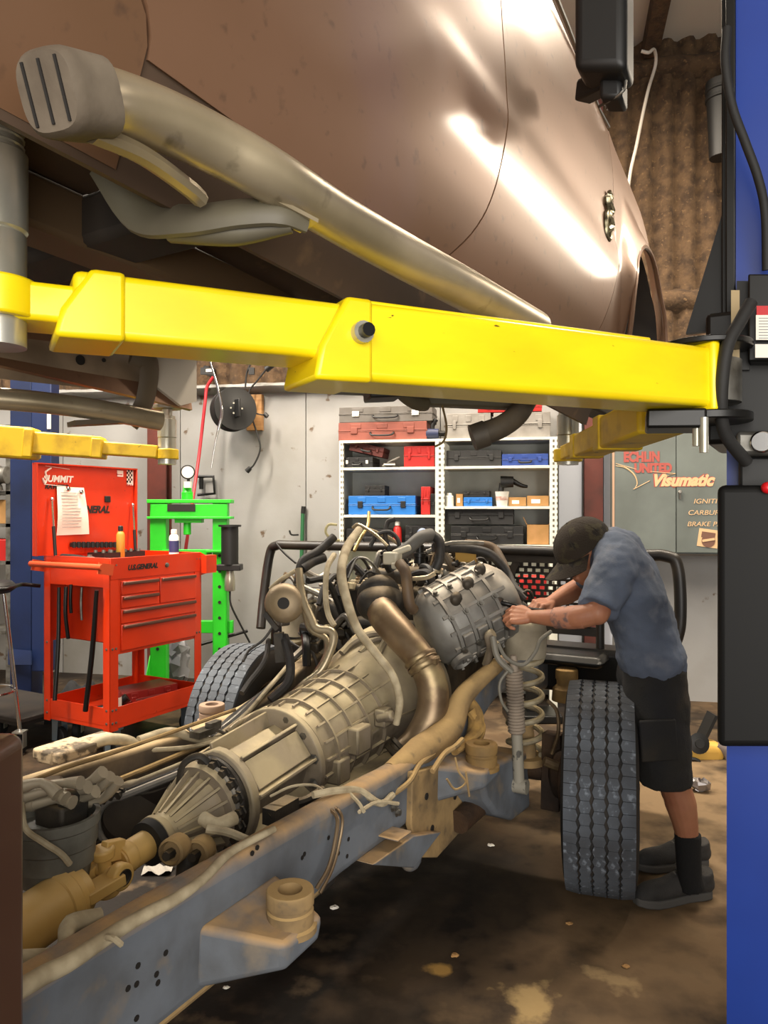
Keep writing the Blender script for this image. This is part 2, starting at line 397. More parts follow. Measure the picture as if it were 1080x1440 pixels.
# near swing arm, three telescoping stages
A0 = V((.735, 1.79, 1.862)); A1 = V((-.64, 1.06, 1.838)); AD = A1 - A0
def arm_stage(b, t0, t1, h, wd, z=0., dz0=0.):
    a = A0 + AD * t0 + V((0, 0, z)); c = A0 + AD * t1 + V((0, 0, z)); b.bar(a, c, wd, h); return b
arm = arm_stage(MB(), 0, .605, .138, .15).build('swing_arm', M_YEL, lift, bevel=.014, seg=3)
d = AD.normalized(); sx = d.cross(V((0, 0, 1)))
def collar(t, tl, h, wd, cut, z=0.):
    """reinforcing collar, its upper lip cut back"""
    p = A0 + AD * t + V((0, 0, z)); b = MB()
    prof = [(0, -h/2), (tl, -h/2), (tl - cut * .2, -h*.1), (tl - cut, h/2), (0, h/2)]
    b.prism(prof, lambda u, v, q: p + d * u + V((0, 0, v)) + sx * q, -wd/2, wd/2); return b
collar(.575, .11, .146, .16, .06).build('collar', M_YEL, arm, bevel=.008)
arm_stage(MB(), .58, .885, .098, .125, .016).build('middle_stage', M_YEL, arm, bevel=.012, seg=3)
collar(.838, .10, .104, .134, .05, .016).build('collar', M_YEL, arm, bevel=.008)
arm_stage(MB(), .85, .985, .056, .10, .016).build('inner_stage', M_YEL, arm, bevel=.008)
arm_stage(MB(), .0, .018, .165, .175).build('collar', M_YEL, arm, bevel=.01)
arm_stage(MB(), .12, .595, .012, .10, .073).build('top_plate', M_YEL, arm, bevel=.004)
p = at(508, 468, 1.285); b = MB(); b.cyl(p + sx * .03, p - sx * .012, .019, n=16); b.build('washer', M_ZINC, arm)
b = MB(); b.cyl(p, p - sx * .03, .012, n=12); b.build('stop_bolt', M_BLKM, arm)
# arm knuckle, gear sector and lock pins at the post
b = MB(); k = V((.775, 1.80, 0))
b.cyl(k + V((0, 0, 1.765)), k + V((0, 0, 1.785)), .105, n=28); b.build('knuckle', M_BLKM, lift, bevel=.003); b = MB(); b.cyl(k + V((0, 0, 1.94)), k + V((0, 0, 1.955)), .105, n=28)
b.build('knuckle', M_BLKM, lift, bevel=.003)
b = MB()
for i in range(14):
    a = R(150 + 8 * i); b.box(k + V((math.cos(a) * .085, math.sin(a) * .085, 1.86)), (.012, .012, .11), Mx.Rotation(a, 3, 'Z'))
b.cyl(k + V((0, 0, 1.81)), k + V((0, 0, 1.91)), .08, n=24); b.build('gear_sector', M_STEEL, lift)
b = MB(); q = at(980, 612, 1.72); b.cyl(q + V((0, 0, .05)), q + V((0, 0, -.025)), .010, n=12); q = at(990, 618, 1.70); b.cyl(q + V((0, 0, .05)), q + V((0, 0, -.03)), .010, n=12); b.build('lock_pin', M_ZINC, lift)
b = MB(); b.bar(at(908, 593, 1.80), at(990, 592, 1.76), .14, .045); b.build('arm_bracket', M_BLKM, lift, bevel=.006)
# second swing arm, reaching forward under the truck
B0 = V((.735, 1.92, 1.808)); B1 = V((.722, 2.93, 1.778)); BD = B1 - B0
b = MB(); b.bar(B0 + BD * .05, B0 + BD * .42, .13, .10); arm2 = b.build('swing_arm', M_YEL2, lift, bevel=.01)
b = MB(); b.bar(B0 + BD * .38, B0 + BD * .76, .105, .08); b.build('middle_stage', M_YEL2, arm2, bevel=.008)
b = MB(); b.bar(B0 + BD * .72, B0 + BD * .97, .08, .055); b.build('inner_stage', M_YEL2, arm2, bevel=.006)
b = MB(); b.bar(B0 + BD * .38, B0 + BD * .44, .14, .108); b.build('collar', M_YEL2, arm2, bevel=.005)
b = MB(); b.bar(B0 + BD * .72, B0 + BD * .77, .112, .086); b.build('collar', M_YEL2, arm2, bevel=.005)
def adapter(parent, p, z0, z1, r, ring, ringh, zr, pad=True):
    b = MB(); b.lathe((p.x, p.y, 0), (0, 0, 1), [(zr - ringh/2, r), (zr - ringh/2, ring), (zr + ringh/2, ring), (zr + ringh/2, r)], 28, cap=False)
    b.build('ring', M_YEL2 if parent.name != arm.name else M_YEL, parent, bevel=.004)
    h = z1 - z0; t = MB()
    t.lathe((p.x, p.y, z0), (0, 0, 1), [(0, r * .8), (0, r * .96), (h * .45, r * .96), (h * .46, r * .90), (h * .47, r), (h * .78, r), (h * .79, r * .86), (h * .84, r * .86), (h * .85, r * .55), (h, r * .55)], 28)
    t.build('height_adapter', M_ZINC, parent)
    if pad:
        t = MB(); t.lathe((p.x, p.y, z1), (0, 0, 1), [(-.012, r * .6), (-.01, r * 1.5), (.006, r * 1.55), (.01, r * 1.3)], 24); t.build('pad', M_STEEL, parent)
adapter(arm2, B1, 1.735, 1.985, .042, .055, .05, 1.772)
near_tip = A1 + d * .05
adapter(arm, V((-.563, 1.085, 0)), 1.79, 2.15, .042, .056, .056, 1.858, pad=False)
b = MB(); t0 = V((-.563, 1.085, 2.03)); b.lathe(t0, (0, 0, 1), [(i * .0115 / 2, .034 + (.004 if i % 2 else 0)) for i in range(24)], 20); b.build('screw_thread', M_ZINC, arm)
b = MB(); b.lathe((-.563, 1.085, 2.16), (0, 0, 1), [(0, .05), (.0, .075), (.018, .078), (.018, .05)], 20); b.build('pad', M_STEEL, arm)
# controls and covers fixed to the post's near face
def pbox(b, px0, px1, py0, py1, dn, thick, side=None):
    """box whose near face is seen between these pixels, dn metres away, parallel to the post's face"""
    n = -U; o = at(px0, py0, dn)
    def hit(px, py):
        r = V(((px - 540) / F, 1, -(py - 720) / F)); e = V((0, 0, EYE)); return e + r * ((o - e).dot(n) / r.dot(n))
    a = hit(px0, py0); c2 = hit(px0, py1); e = hit(px1, py0); f = hit(px1, py1)
    q = [a, e, f, c2]; q = q + [v - n * thick for v in q]
    return b.add(q, [(0, 1, 2, 3), (7, 6, 5, 4), (0, 4, 5, 1), (1, 5, 6, 2), (2, 6, 7, 3), (3, 7, 4, 0)])
b = MB(); pbox(b, 1008, 1175, 682, 1052, 1.80, .1); guard = b.build('oil_tank', mat('black_tank_plastic', '#0d0d0d', .55, spec=.3), lift, bevel=.018, seg=4)
b = MB(); q = at(1079, 686, 1.74); b.ball(q, (.014, .014, .014), 14, 8); b.build('red_button', mat('red_button', '#c8141c', .35), lift)
b = MB(); pbox(b, 1052, 1170, 385, 508, 1.78, .1); cb = b.build('control_box', M_BLKM, lift, bevel=.004)
b = MB(); pbox(b, 1064, 1150, 430, 443, 1.755, .001); b.build('red_label', mat('red_label', '#b81f24', .5), cb)
b = MB(); pbox(b, 1063, 1150, 443, 478, 1.755, .001); pbox(b, 1062, 1150, 484, 503, 1.755, .001); b.build('warning_label', M_PAPER, cb)
b = MB()
for y in list(range(447, 477, 4)) + list(range(487, 502, 4)): pbox(b, 1067, 1140, y, y + 1, 1.752, .0005)
b.build('label_print', mat('grey_print', '#77797c', .7), cb)
b = MB(); pbox(b, 1028, 1040, 408, 522, 1.80, .003); b.build('tan_label', mat('aged_tan_label', '#a08d6a', .7), lift)
b = MB(); pbox(b, 1036, 1054, 395, 520, 1.83, .06); b.build('bracket', M_BLKM, lift)
b = MB(); pbox(b, 1035, 1150, 606, 640, 1.80, .1); pb = b.build('pump_block', M_STEEL, lift, bevel=.01)
b = MB(); q = at(1072, 622, 1.77); b.cyl(q, q - U * .02, .026, n=24); b.build('cap', M_CHROME, pb, bevel=.004)
b = MB(); pbox(b, 1038, 1170, 640, 690, 1.84, .1); b.build('motor_housing', M_BLK, lift, bevel=.01)
b = MB(); pbox(b, 1040, 1170, 505, 606, 1.86, .02); b.build('valve_shield', mat('dark_olive_plastic', '#2a2610', .5), lift, bevel=.005)
b = MB(); b.tube([at(1056, 425, 1.72), at(1042, 450, 1.71), at(1022, 490, 1.70), at(1014, 560, 1.71), at(1020, 610, 1.74), at(1050, 650, 1.78)], .015, 10, 6); b.build('hydraulic_hose', M_RUB, lift)
b = MB(); b.tube([at(1022, 40, 1.78), at(1020, 90, 1.77), at(1030, 150, 1.77), at(1048, 200, 1.77), at(1066, 250, 1.78), at(1076, 300, 1.8), at(1078, 380, 1.82)], .0105, 10, 6); b.build('power_cable', M_RUB, lift)

# ------------------------------------------------------------------ lift, post on the other side of the truck (out of frame), arm in view
LP = V((-2.75, 3.45, 0))
lift2 = thing('vehicle_lift', 'opposite post of the lift with the yellow arm reaching in above the orange tool cart', 'vehicle lift', LP, LZ)
b = MB()
for x, y, wx, wy in ((0, 0, .3, .02), (0, .24, .3, .02), (-.14, .12, .02, .24)):
    q = LP + W * x + U * (y - .12); b.box(q + V((0, 0, 2.3)), (wx, wy, 4.6), Mx.Rotation(LZ, 3, 'Z'))
b.build('post', M_BLUE, lift2, bevel=.005)
b = MB(); b.box(LP + V((0, 0, 1.9)), (.34, .3, .3), Mx.Rotation(LZ, 3, 'Z')); b.build('carriage', M_BLKM, lift2, bevel=.01)
e0 = at(-130, 612, 3.55); e1 = at(248, 639, 3.72); ED = e1 - e0
def px_t(px): return (px + 130) / 378.
def stage(pa, pb, h, wd, dz): return MB().bar(e0 + ED * px_t(pa) + V((0, 0, dz)), e0 + ED * px_t(pb) + V((0, 0, dz)), wd, h)
arm3 = stage(-200, 47, .150, .14, 0).build('swing_arm', M_YEL2, lift2, bevel=.01)
stage(40, 142, .105, .12, .005).build('middle_stage', M_YEL2, arm3, bevel=.008)
stage(34, 48, .135, .15, .0).build('collar', M_YEL2, arm3, bevel=.006)
stage(130, 222, .062, .09, .004).build('inner_stage', M_YEL2, arm3, bevel=.006)
stage(128, 144, .095, .13, .0).build('collar', M_YEL2, arm3, bevel=.006)
adapter(arm3, e1 - ED.normalized() * .045, e1.z - .05, e1.z + .235, .046, .056, .05, e1.z)

# ================================================================== raised truck
KR = R(-32); KP = R(-3.3)
KO = V((.16, 1.672, 2.12))
truck = thing('pickup_truck_body', 'brown pickup truck body raised overhead on the yellow lift arms', 'truck', KO, KR, rx=KP)
KM = WM[truck.name]
FARY = ray_plane(KM, 262, 560, -1.98).y      # front end of the far sill
def kp(x, y, z): return KM @ V((x, y, z))
def bx(z, y=0.):
    """sideways bulge of the body side at height z above the door's lower edge"""
    P = [(-.2, -.10), (-.05, -.05), (.05, -.020), (.15, -.003), (.27, .002), (.40, .003), (.465, .003), (.49, -.007), (.62, -.012), (.8, -.024), (1.0, -.05), (1.2, -.085)]
    for (a, xa), (c, xc) in zip(P, P[1:]):
        if z <= c: 
            t = max(0, (z - a) / (c - a)); return xa + (xc - xa) * (3*t*t - 2*t*t*t if False else t)
    return P[-1][1]
_bz = [-.25 + i * .03 for i in range(52)]
_bv = [bx(z) for z in _bz]
for _ in range(1): _bv = [_bv[0]] + [(_bv[i-1] + 2 * _bv[i] + _bv[i+1]) / 4 for i in range(1, 51)] + [_bv[51]]
def bxs(z):
    t = (z + .25) / .03; i = max(0, min(50, int(t))); return _bv[i] + (_bv[i+1] - _bv[i]) * (t - i)
def interp(P, z):
    if z <= P[0][1]: return P[0][0]
    for (ya, za), (yb, zb) in zip(P, P[1:]):
        if z <= zb: return ya + (yb - ya) * (z - za) / (zb - za)
    return P[-1][0]
def densify(P, n=5):
    return [(p.x, p.y) for p in smooth_path([V((y, z, 0)) for y, z in P], n)]
S1 = densify([(-.015, -.03), (.0, 0), (.10, .10), (.18, .22), (.235, .36), (.268, .50), (.262, .60), (.25, .76), (.24, 1.15)])
S2 = densify([(.93, -.03), (.97, 0), (1.10, .115), (1.235, .27), (1.33, .42), (1.343, .48), (1.315, .56), (1.312, .66), (1.335, .82), (1.33, 1.03)])
TOPL = [(-1.4, 1.2), (.5, 1.18), (.85, 1.10), (1.23, 1.005), (1.44, .94), (1.84, .815), (2.0, .70), (2.09, .5)]
def ztop(y):
    for (ya, za), (yb, zb) in zip(TOPL, TOPL[1:]):
        if y <= yb: return za + (zb - za) * max(0, (y - ya) / (yb - ya))
    return .5
def panel(name, y0, y1, z0, m, nu=26, nv=44, gap=.003, zt=None):
    def fn(u, v):
        z = z0 + (1.12 - z0) * v
        a, c2 = y0(z) + gap, y1(z) - gap; y = a + (c2 - a) * u
        zz = z0 + ((zt or ztop(y)) - z0) * v
        a, c2 = y0(zz) + gap, y1(zz) - gap; y = a + (c2 - a) * u
        return kp(bxs(zz), y, zz)
    return MB().grid(fn, nu, nv).build(name, m, truck, solid=.012, angle=60)
def rear_edge(z): return -.885 - .05 * max(0, min(1, (.1 - z) / .1)) * -1 * (1 if z < .04 else .4) + .01 * z
panel('rear_door', rear_edge, lambda z: interp(S1, z), -.02, M_BROWN)
panel('front_door', lambda z: interp(S1, z), lambda z: interp(S2, z), -.02, M_BROWN)
panel('cab_corner', lambda z: -1.30, rear_edge, -.16, M_BROWN, 8)
b = MB(); b.tube([kp(bxs(z) - .016, y, z) for y, z in S1], .010, 6); b.tube([kp(bxs(z) - .016, y, z) for y, z in S2], .010, 6); b.tube([kp(bxs(z) - .016, rear_edge(z), z) for z in (-.1, -.02, .02, .05, .1, .2, .5, 1.0)], .010, 6); b.build('door_seal', M_RUB, truck)
# front fender, fanned round the wheel arch
ARCH = densify([(1.345, -.06), (1.36, .06), (1.39, .19), (1.455, .42), (1.56, .565), (1.68, .63), (1.82, .62), (1.94, .545), (2.03, .42), (2.075, .30), (2.09, .20)], 4)
_n = len(ARCH) - 1
OUT = []
for i in range(_n + 1):
    t = i / _n
    if t < .42: z = -.06 + 1.05 * t / .42; OUT.append((interp(S2, z) + .004, z))
    else:
        s = (t - .42) / .58; P = densify([(1.335, .99), (1.44, .94), (1.64, .885), (1.84, .815), (2.0, .70), (2.09, .52), (2.12, .34), (2.125, .20)], 6)
        k = s * (len(P) - 1); i0 = min(int(k), len(P) - 2); f = k - i0
        OUT.append((P[i0][0] + (P[i0+1][0] - P[i0][0]) * f, P[i0][1] + (P[i0+1][1] - P[i0][1]) * f))
def fend(u, v):
    k = u * _n; i0 = min(int(k), _n - 1); f = k - i0
    a = [ARCH[i0][j] + (ARCH[i0+1][j] - ARCH[i0][j]) * f for j in (0, 1)]; o = [OUT[i0][j] + (OUT[i0+1][j] - OUT[i0][j]) * f for j in (0, 1)]
    y = a[0] + (o[0] - a[0]) * v; z = a[1] + (o[1] - a[1]) * v
    fl = .045 * max(0, 1 - v / .45) ** 1.2 if v < .45 else 0
    near = max(0, min(1, (y - 1.34) / .1))
    return kp(bxs(z) + fl * near - .04 * max(0, y - 1.8) - (.006 if v == 0 else 0), y, z)
fen = MB().grid(fend, 60, 18).build('front_fender', M_BROWN, truck, solid=.01, angle=60)
b = MB(); b.tube([kp(bxs(z) + .04 - .04 * max(0, y - 1.8), y, z) for y, z in ARCH[2:]], .010, 8); b.build('arch_lip', M_BROWN, fen)
b = MB()
def liner(u, v):
    k = u * _n; i0 = min(int(k), _n - 1); f = k - i0; a = [ARCH[i0][j] + (ARCH[i0+1][j] - ARCH[i0][j]) * f for j in (0, 1)]
    return kp(bxs(a[1]) - .01 - .32 * v, a[0], a[1] + .02)
b.grid(liner, 30, 3); b.build('wheel_arch_liner', M_DARK, truck, solid=.01)
b = MB(); b.bar(kp(-.12, 1.55, -.05), kp(-.10, 1.72, .62), .12, .05); b.bar(kp(-.25, 1.45, .02), kp(-.2, 2.1, .02), .1, .1); b.build('inner_structure', mat('olive_underbody', '#4c4736', .7, c2='#2d2921', scale=6), truck, bevel=.01)
# hood edge, cowl and windscreen pillar
b = MB()
def hood(u, v):
    y = 1.33 + .78 * u; return kp(-.07 - .2 * v + -.03 * max(0, y - 1.8), y, ztop(y) + .0 + .05 * v)
b.grid(hood, 20, 4); b.build('hood', M_BROWN, truck, solid=.01)
b = MB(); b.bar(kp(-.10, 1.22, 1.01), kp(-.30, .55, 1.55), .05, .06); b.bar(kp(-.10, .45, 1.16), kp(-.26, .40, 1.5), .05, .07); b.build('pillar', M_BROWN, truck, bevel=.01)
glass = mat('dark_window_glass', '#0c0d0e', .06, spec=.6)
b = MB(); b.add([kp(-.09, .47, 1.17), kp(-.105, 1.16, 1.03), kp(-.26, .62, 1.5), kp(-.25, .45, 1.5)], [(0, 1, 2, 3)]); b.build('door_glass', glass, truck, solid=.006, smooth=False)
b = MB(); b.add([kp(-.10, -.8, 1.2), kp(-.09, .22, 1.18), kp(-.25, .2, 1.5), kp(-.26, -.7, 1.52)], [(0, 1, 2, 3)]); b.build('door_glass', glass, truck, solid=.006, smooth=False)
b = MB(); b.tube([kp(bxs(1.0) + .004, .45, 1.172), kp(bxs(1.0) + .004, .85, 1.10), kp(bxs(.98) + .002, 1.23, 1.005), kp(bxs(.9), 1.33, .985)], .007, 8); b.build('window_trim', M_CHROME, truck)
# roof, far side and firewall close the shell
b = MB(); b.grid(lambda u, v: kp(-.28 - 1.42 * u, -1.2 + 1.75 * v, 1.58 + .06 * math.sin(PI * u)), 8, 4); b.build('roof', M_BROWN, truck, solid=.02)
b = MB(); b.grid(lambda u, v: kp(-1.98 - bxs(1.15 * v), -1.3 + (1.3 + FARY) * u, -.02 + 1.1 * v), 12, 10); b.build('far_side', M_BROWN, truck, solid=.02)
b = MB(); b.bar(kp(-.2, 1.3, .75), kp(-1.9, FARY, .75), .05, .9, up=(0, 0, 1)); b.build('firewall', M_DARK, truck)
b = MB(); b.bar(kp(-.1, -1.3, .6), kp(-1.9, -1.3, .6), .03, 1.25); b.build('cab_back', M_BROWNIN, truck)
# running-W style badge plate on the front door's leading edge: an abstract worn chrome plate
b = MB(); bc = (bxs(.6) + .012, 1.215, .60)
pts = [kp(bc[0], bc[1] + .018 * math.sin(i * 1.3), bc[2] + .075 - .0115 * i) for i in range(14)]
b.tube(pts, [.008, .014, .018, .016, .02, .014, .018, .02, .018, .012], 8, 2); b.tube([kp(bc[0], bc[1] - .02, bc[2] - .01), kp(bc[0], bc[1] - .035, bc[2] - .03), kp(bc[0], bc[1] - .03, bc[2] - .09), kp(bc[0], bc[1] + .0, bc[2] - .105), kp(bc[0], bc[1] + .022, bc[2] - .085), kp(bc[0], bc[1] + .02, bc[2] - .02)], .009, 8, 3)
b.build('badge', mat('worn_chrome_badge', '#b9b091', .35, .9, c2='#5a5340', scale=60), truck)
# rocker and floor pan seen from below
b = MB(); b.grid(lambda u, v: kp(-.045 - .05 * (1 - v), -1.28 + 2.55 * u, -.17 + .17 * v), 10, 3); b.build('rocker_panel', M_BROWNIN, truck, solid=.02)
b = MB()
def pan(u, v):
    x = -.12 - 1.76 * u; y = -1.3 + (1.30 + FARY) * v + (1.32 - FARY) * v * (1 - u) ** 2
    dd = KO.y - .53 * x + .848 * y
    z = max(-.05, -.57 + .262 * dd + .06 * y) + .012 * math.sin(x * 38 + 1.2 * math.sin(y * 3)) * (1 if v < .99 else 0) + (.10 if -.78 > x > -1.22 else 0)
    return kp(x, y, z)
b.grid(pan, 90, 14); b.build('floor_pan', M_BROWNIN, truck, solid=.01, angle=50)
b = MB()
for x in (-.42,):
    b.bar(kp(x, -1.3, -.115), kp(x, -.1, -.095), .1, .09)
b.build('floor_rail', mat('brown_painted_rail', '#57442f', .6), truck, bevel=.01)
b = MB(); b.bar(kp(-.1, -.62, -.10), kp(-1.2, -.62, -.10), .13, .09); b.build('floor_crossmember', M_DARK, truck, bevel=.015)
b = MB(); b.ball(kp(-.62, -.15, -.07), (.16, .3, .05), 18, 8, KM); b.build('heat_shield', mat('crumpled_foil_shield', '#9a8a75', .3, .9, bump=.8, bscale=22), truck)
# far sill with access holes, flared end plate
def fs(px, py): return ray_plane(KM, px, py, -1.98)
b = MB(); s0 = fs(-120, 452); s1 = fs(222, 500); h0 = fs(-120, 520); h1 = fs(222, 556)
def sill(u, v): 
    p = (s0.lerp(s1, u)).lerp(h0.lerp(h1, u), v); return KM @ (p + V((.03 * math.sin(PI * min(1, v * 1.1)), 0, 0)))
b.grid(sill, 6, 8); far = b.build('far_sill', mat('dull_brown_sill', '#8d7a63', .6, c2='#6f5e4a', scale=4), truck, solid=.02)
b = MB()
for px, py, rx_, ry in ((103, 508, 7, 9), (102, 493, 6, 4), (136, 508, 3, 4), (92, 491, 2, 2), (112, 494, 2, 2)):
    q = fs(px, py); q.x += .045; m_ = KM.to_3x3(); s_ = q.copy(); 
    b.lathe(KM @ q, m_ @ V((1, 0, 0)), [(0, rx_ * .003), (.004, rx_ * .003)], 14)
b.build('access_hole', M_INK, far)
b = MB(); pts = [fs(195, 500), fs(262, 500), fs(262, 566), fs(240, 572), fs(205, 545)]
b.prism([(p.y, p.z) for p in pts], lambda y, z, q: KM @ V((-1.93 + q, y, z)), 0, .02); b.build('sill_end_plate', mat('light_grey_primer', '#b5aea2', .6), truck)
b = MB(); b.tube([KM @ (fs(168, 500) + V((.08, 0, 0))), KM @ (fs(188, 515) + V((.10, 0, 0))), KM @ (fs(195, 560) + V((.04, 0, -.02))), KM @ (fs(183, 590) + V((.0, 0, -.02)))], .05, 8, 5, flat=.4); b.build('step_bar_bracket', mat('dark_tan_bracket', '#5b4f3e', .6), truck, bevel=.004)
b = MB(); b.tube([fsq for fsq in (at(-60, 556, 2.75), at(60, 566, 2.9), at(160, 580, 3.06), at(225, 592, 3.2))], .042, 14, 6); b.build('step_bar', M_STAIN, truck)
b = MB(); b.bar(at(100, 596, 2.98), at(215, 590, 3.2), .1, .02); b.build('step_bar_saddle', mat('dark_tan_bracket', '#5b4f3e'), truck)
# near step bar: bent oval tube with a ribbed rubber end cap
path = [at(104, 136, .80), at(160, 146, .86), at(235, 172, .93), at(310, 208, .99), at(385, 250, 1.045), at(470, 304, 1.17), at(560, 356, 1.32), at(650, 405, 1.50), at(752, 462, 1.78)]
b = MB(); b.tube(path, [.037, .037, .037, .037, .037, .037, .039, .041, .042], 24, 6); sb = b.build('step_bar', M_STAIN, truck)
d0 = (path[0] - path[1]).normalized(); pc_ = path[0]
xq = V((d0.y, -d0.x, 0)).normalized(); zq = xq.cross(d0).normalized()
def sq(u, v, q, r=.0385, e=3.2):
    cu, su = math.cos(u), math.sin(u); rr = r * v * (abs(cu) ** e + abs(su) ** e) ** (-1 / e)
    return pc_ + d0 * q + xq * cu * rr + zq * su * rr * 1.08
b = MB(); n = 40; prof = [(-.03, .96), (-.03, 1.02), (.028, 1.02), (.036, .98), (.042, .88), (.042, .02)]
vs = [sq(2 * PI * k / n, v, q) for q, v in prof for k in range(n)]; fs_ = []
for i in range(len(prof) - 1):
    for k in range(n): k2 = (k + 1) % n; fs_.append((i*n+k, i*n+k2, (i+1)*n+k2, (i+1)*n+k))
b.add(vs, fs_ + [tuple((len(prof)-1)*n + k for k in range(n))]); cap_o = b.build('end_cap', mat('weathered_grey_rubber', '#6e6354', .75, c2='#54493c', scale=9, bump=.1), truck)
b = MB()
for k in (-.55, 0, .55):
    b.bar(pc_ + d0 * .043 + xq * .038 * k + zq * .03, pc_ + d0 * .043 + xq * .038 * k - zq * .03, .003, .002, up=d0)
b.build('groove', M_INK, cap_o)
b = MB(); b.tube([at(128, 186, .82), at(200, 218, .90), at(262, 262, 1.0), at(282, 280, 1.04)], .012, 8, 5); b.build('lower_tube', M_STAIN, sb)
# bracket under the step bar
b = MB(); b.tube([at(150, 232, 1.12), at(200, 302, 1.12), at(262, 310, 1.08), at(340, 300, 1.06), at(395, 300, 1.06), at(432, 318, 1.08)], [.03, .032, .026, .024, .022, .012], 10, 6, flat=.5); b.tube([at(240, 322, 1.1), at(330, 326, 1.08), at(410, 316, 1.07)], [.02, .02, .012], 10, 6)
b.build('step_bar_bracket', mat('grey_bracket_paint', '#5c5746', .55, c2='#534d40', scale=8), truck)
b = MB(); b.bar(at(365, 282, 1.05), at(435, 318, 1.10), .05, .006); b.build('clamp_plate', M_STAIN, truck)
# lift pad bracket by the rear of the cab
b = MB(); b.bar(at(-30, 48, 1.06), at(70, 92, .98), .03, .045); b.bar(at(10, 40, 1.02), at(78, 82, .98), .012, .03); b.build('body_mount_bracket', mat('pale_grey_paint', '#a09a8c', .5), truck, bevel=.005)
# parts hanging under the front of the cab
b = MB(); b.tube([at(742, 560, 2.5), at(728, 582, 2.42), at(705, 600, 2.38), at(668, 614, 2.36)], [.036, .036, .036, .037], 16, 6); b.tube([at(684, 609, 2.36), at(664, 616, 2.36)], .042, 16); b.build('drain_hose', mat('dusty_grey_hose', '#40392f', .6, c2='#5c5140', scale=8), truck)
b = MB(); b.bar(at(590, 560, 2.5), at(735, 566, 2.5), .07, .05); b.tube([at(550, 530, 2.4), at(566, 552, 2.4), at(585, 566, 2.45), at(600, 568, 2.48)], .026, 10, 5); b.build('steering_bracket', mat('olive_brown_paint', '#57503d', .6), truck, bevel=.008)
b = MB(); b.bar(at(515, 552, 2.3), at(560, 550, 2.32), .12, .05); b.bar(at(470, 545, 2.3), at(650, 552, 2.4), .10, .03); b.build('mount_block', M_BLK, truck, bevel=.006)
b = MB(); b.tube([at(622, 570, 2.46), at(628, 600, 2.46), at(624, 620, 2.46), at(612, 628, 2.46)], .004, 6, 6); b.build('loose_wire', mat('tan_wire', '#6b5836', .7), truck)
# mirror
def mbx(b, px0, px1, py0, py1, dd, th): return pbox(b, px0, px1, py0, py1, dd, th)
b = MB(); pbox(b, 806, 880, -60, 96, 2.02, .13); mir = b.build('mirror', M_BLK, truck, bevel=.025, seg=4)
b = MB(); pbox(b, 842, 874, 100, 138, 2.05, .09); b.build('mirror_base', M_BLK, truck, bevel=.012)
b = MB(); b.tube([at(842, 150, 2.1), at(872, 132, 2.02), at(880, 112, 2.02), at(876, 40, 2.02)], .004, 6, 5); b.build('mirror_trim', M_STEEL, mir)
b = MB(); b.bar(at(820, 130, 2.2), at(858, 110, 2.08), .06, .06); b.build('mirror_arm', M_BLK, truck, bevel=.01)

# ================================================================== bare truck chassis with engine
CO = V((.091, 3.549, 0))
ch = thing('truck_chassis', 'dusty bare truck chassis with engine, transmission and front wheels standing on the floor', 'truck chassis', CO, LZ)
CM = WM[ch.name]; CI = CM.inverted()
def cw(px, py, d): return CI @ at(px, py, d)
def cx(px, py, x): return ray_plane(CM, px, py, x)
def cb_(b, name, m, parent=None, **k): return b.build(name, m, parent or ch, world=False, **k)
TOPR = [(-2.62, .742), (-1.9, .735), (-1.2, .712), (-.92, .70), (-.62, .715), (-.38, .775), (-.15, .85), (.1, .88), (.4, .86), (.72, .78), (.95, .75)]
BOTR = [(.95, .60), (.6, .62), (.3, .70), (.0, .72), (-.25, .64), (-.5, .53), (-.8, .48), (-1.3, .485), (-1.62, .47), (-2.0, .465), (-2.62, .46)]
def rail(side):
    poly = densify([p for p in TOPR], 3) + densify([p for p in BOTR], 3)
    b = MB(); b.prism(poly, lambda y, z, q: V((side * q, y, z)), .40, .48)
    return cb_(b, 'frame_rail', M_DSTEEL if side > 0 else M_LRAIL, bevel=.032 if side > 0 else .018, seg=4, angle=50)
rr = rail(1); rl = rail(-1)
# rail details, right
b = MB(); pts = [(p.y, p.z) for p in (cx(575, 1085, .485), cx(628, 1072, .485), cx(668, 1062, .485), cx(720, 1052, .485), cx(735, 1068, .485), cx(700, 1090, .485), cx(660, 1150, .485), cx(610, 1205, .485), cx(585, 1205, .485), cx(573, 1160, .485))]
b.prism(pts, lambda y, z, q: V((q, y, z)), .475, .50); cb_(b, 'mount_plate', M_DTAN, rr, bevel=.005)
b = MB()
for px, py in ((600, 1120), (622, 1108), (608, 1165), (640, 1120), (655, 1100), (598, 1188), (668, 1085)):
    q = cx(px, py, .502); b.lathe(q, (1, 0, 0), [(-.002, .012), (.002, .012)], 10)
cb_(b, 'bolt_hole', M_INK, rr)
b = MB()
for px, py in ((632, 1082), (640, 1086), (552, 1135), (558, 1142), (596, 1190)):
    b.bolt(cx(px, py, .50), (1, 0, 0), .010, .014)
cb_(b, 'bolt', M_STEEL, rr)
b = MB()
for px, py in ((194, 1358), (180, 1390), (192, 1384), (220, 1370), (222, 1382), (355, 1200), (362, 1192), (425, 1206), (428, 1201), (473, 1170), (476, 1200), (490, 1180), (488, 1204), (192, 1432), (233, 1340), (462, 1178)):
    q = cx(px, py, .4805); b.lathe(q, (1, 0, 0), [(-.002, .0065), (.0012, .0065)], 8)
cb_(b, 'rivet_hole', M_INK, rr)
b = MB(); b.bar(cx(540, 1178, .5), cx(560, 1165, .5), .1, .008); p0 = [cx(500, 1210, .47), cx(560, 1215, .47), cx(600, 1165, .47), cx(560, 1170, .47)]
b.prism([(p.y, p.z) for p in p0], lambda y, z, q: V((q, y, z)), .40, .53); cb_(b, 'crossmember_foot', M_DSTEEL, rr, bevel=.006)
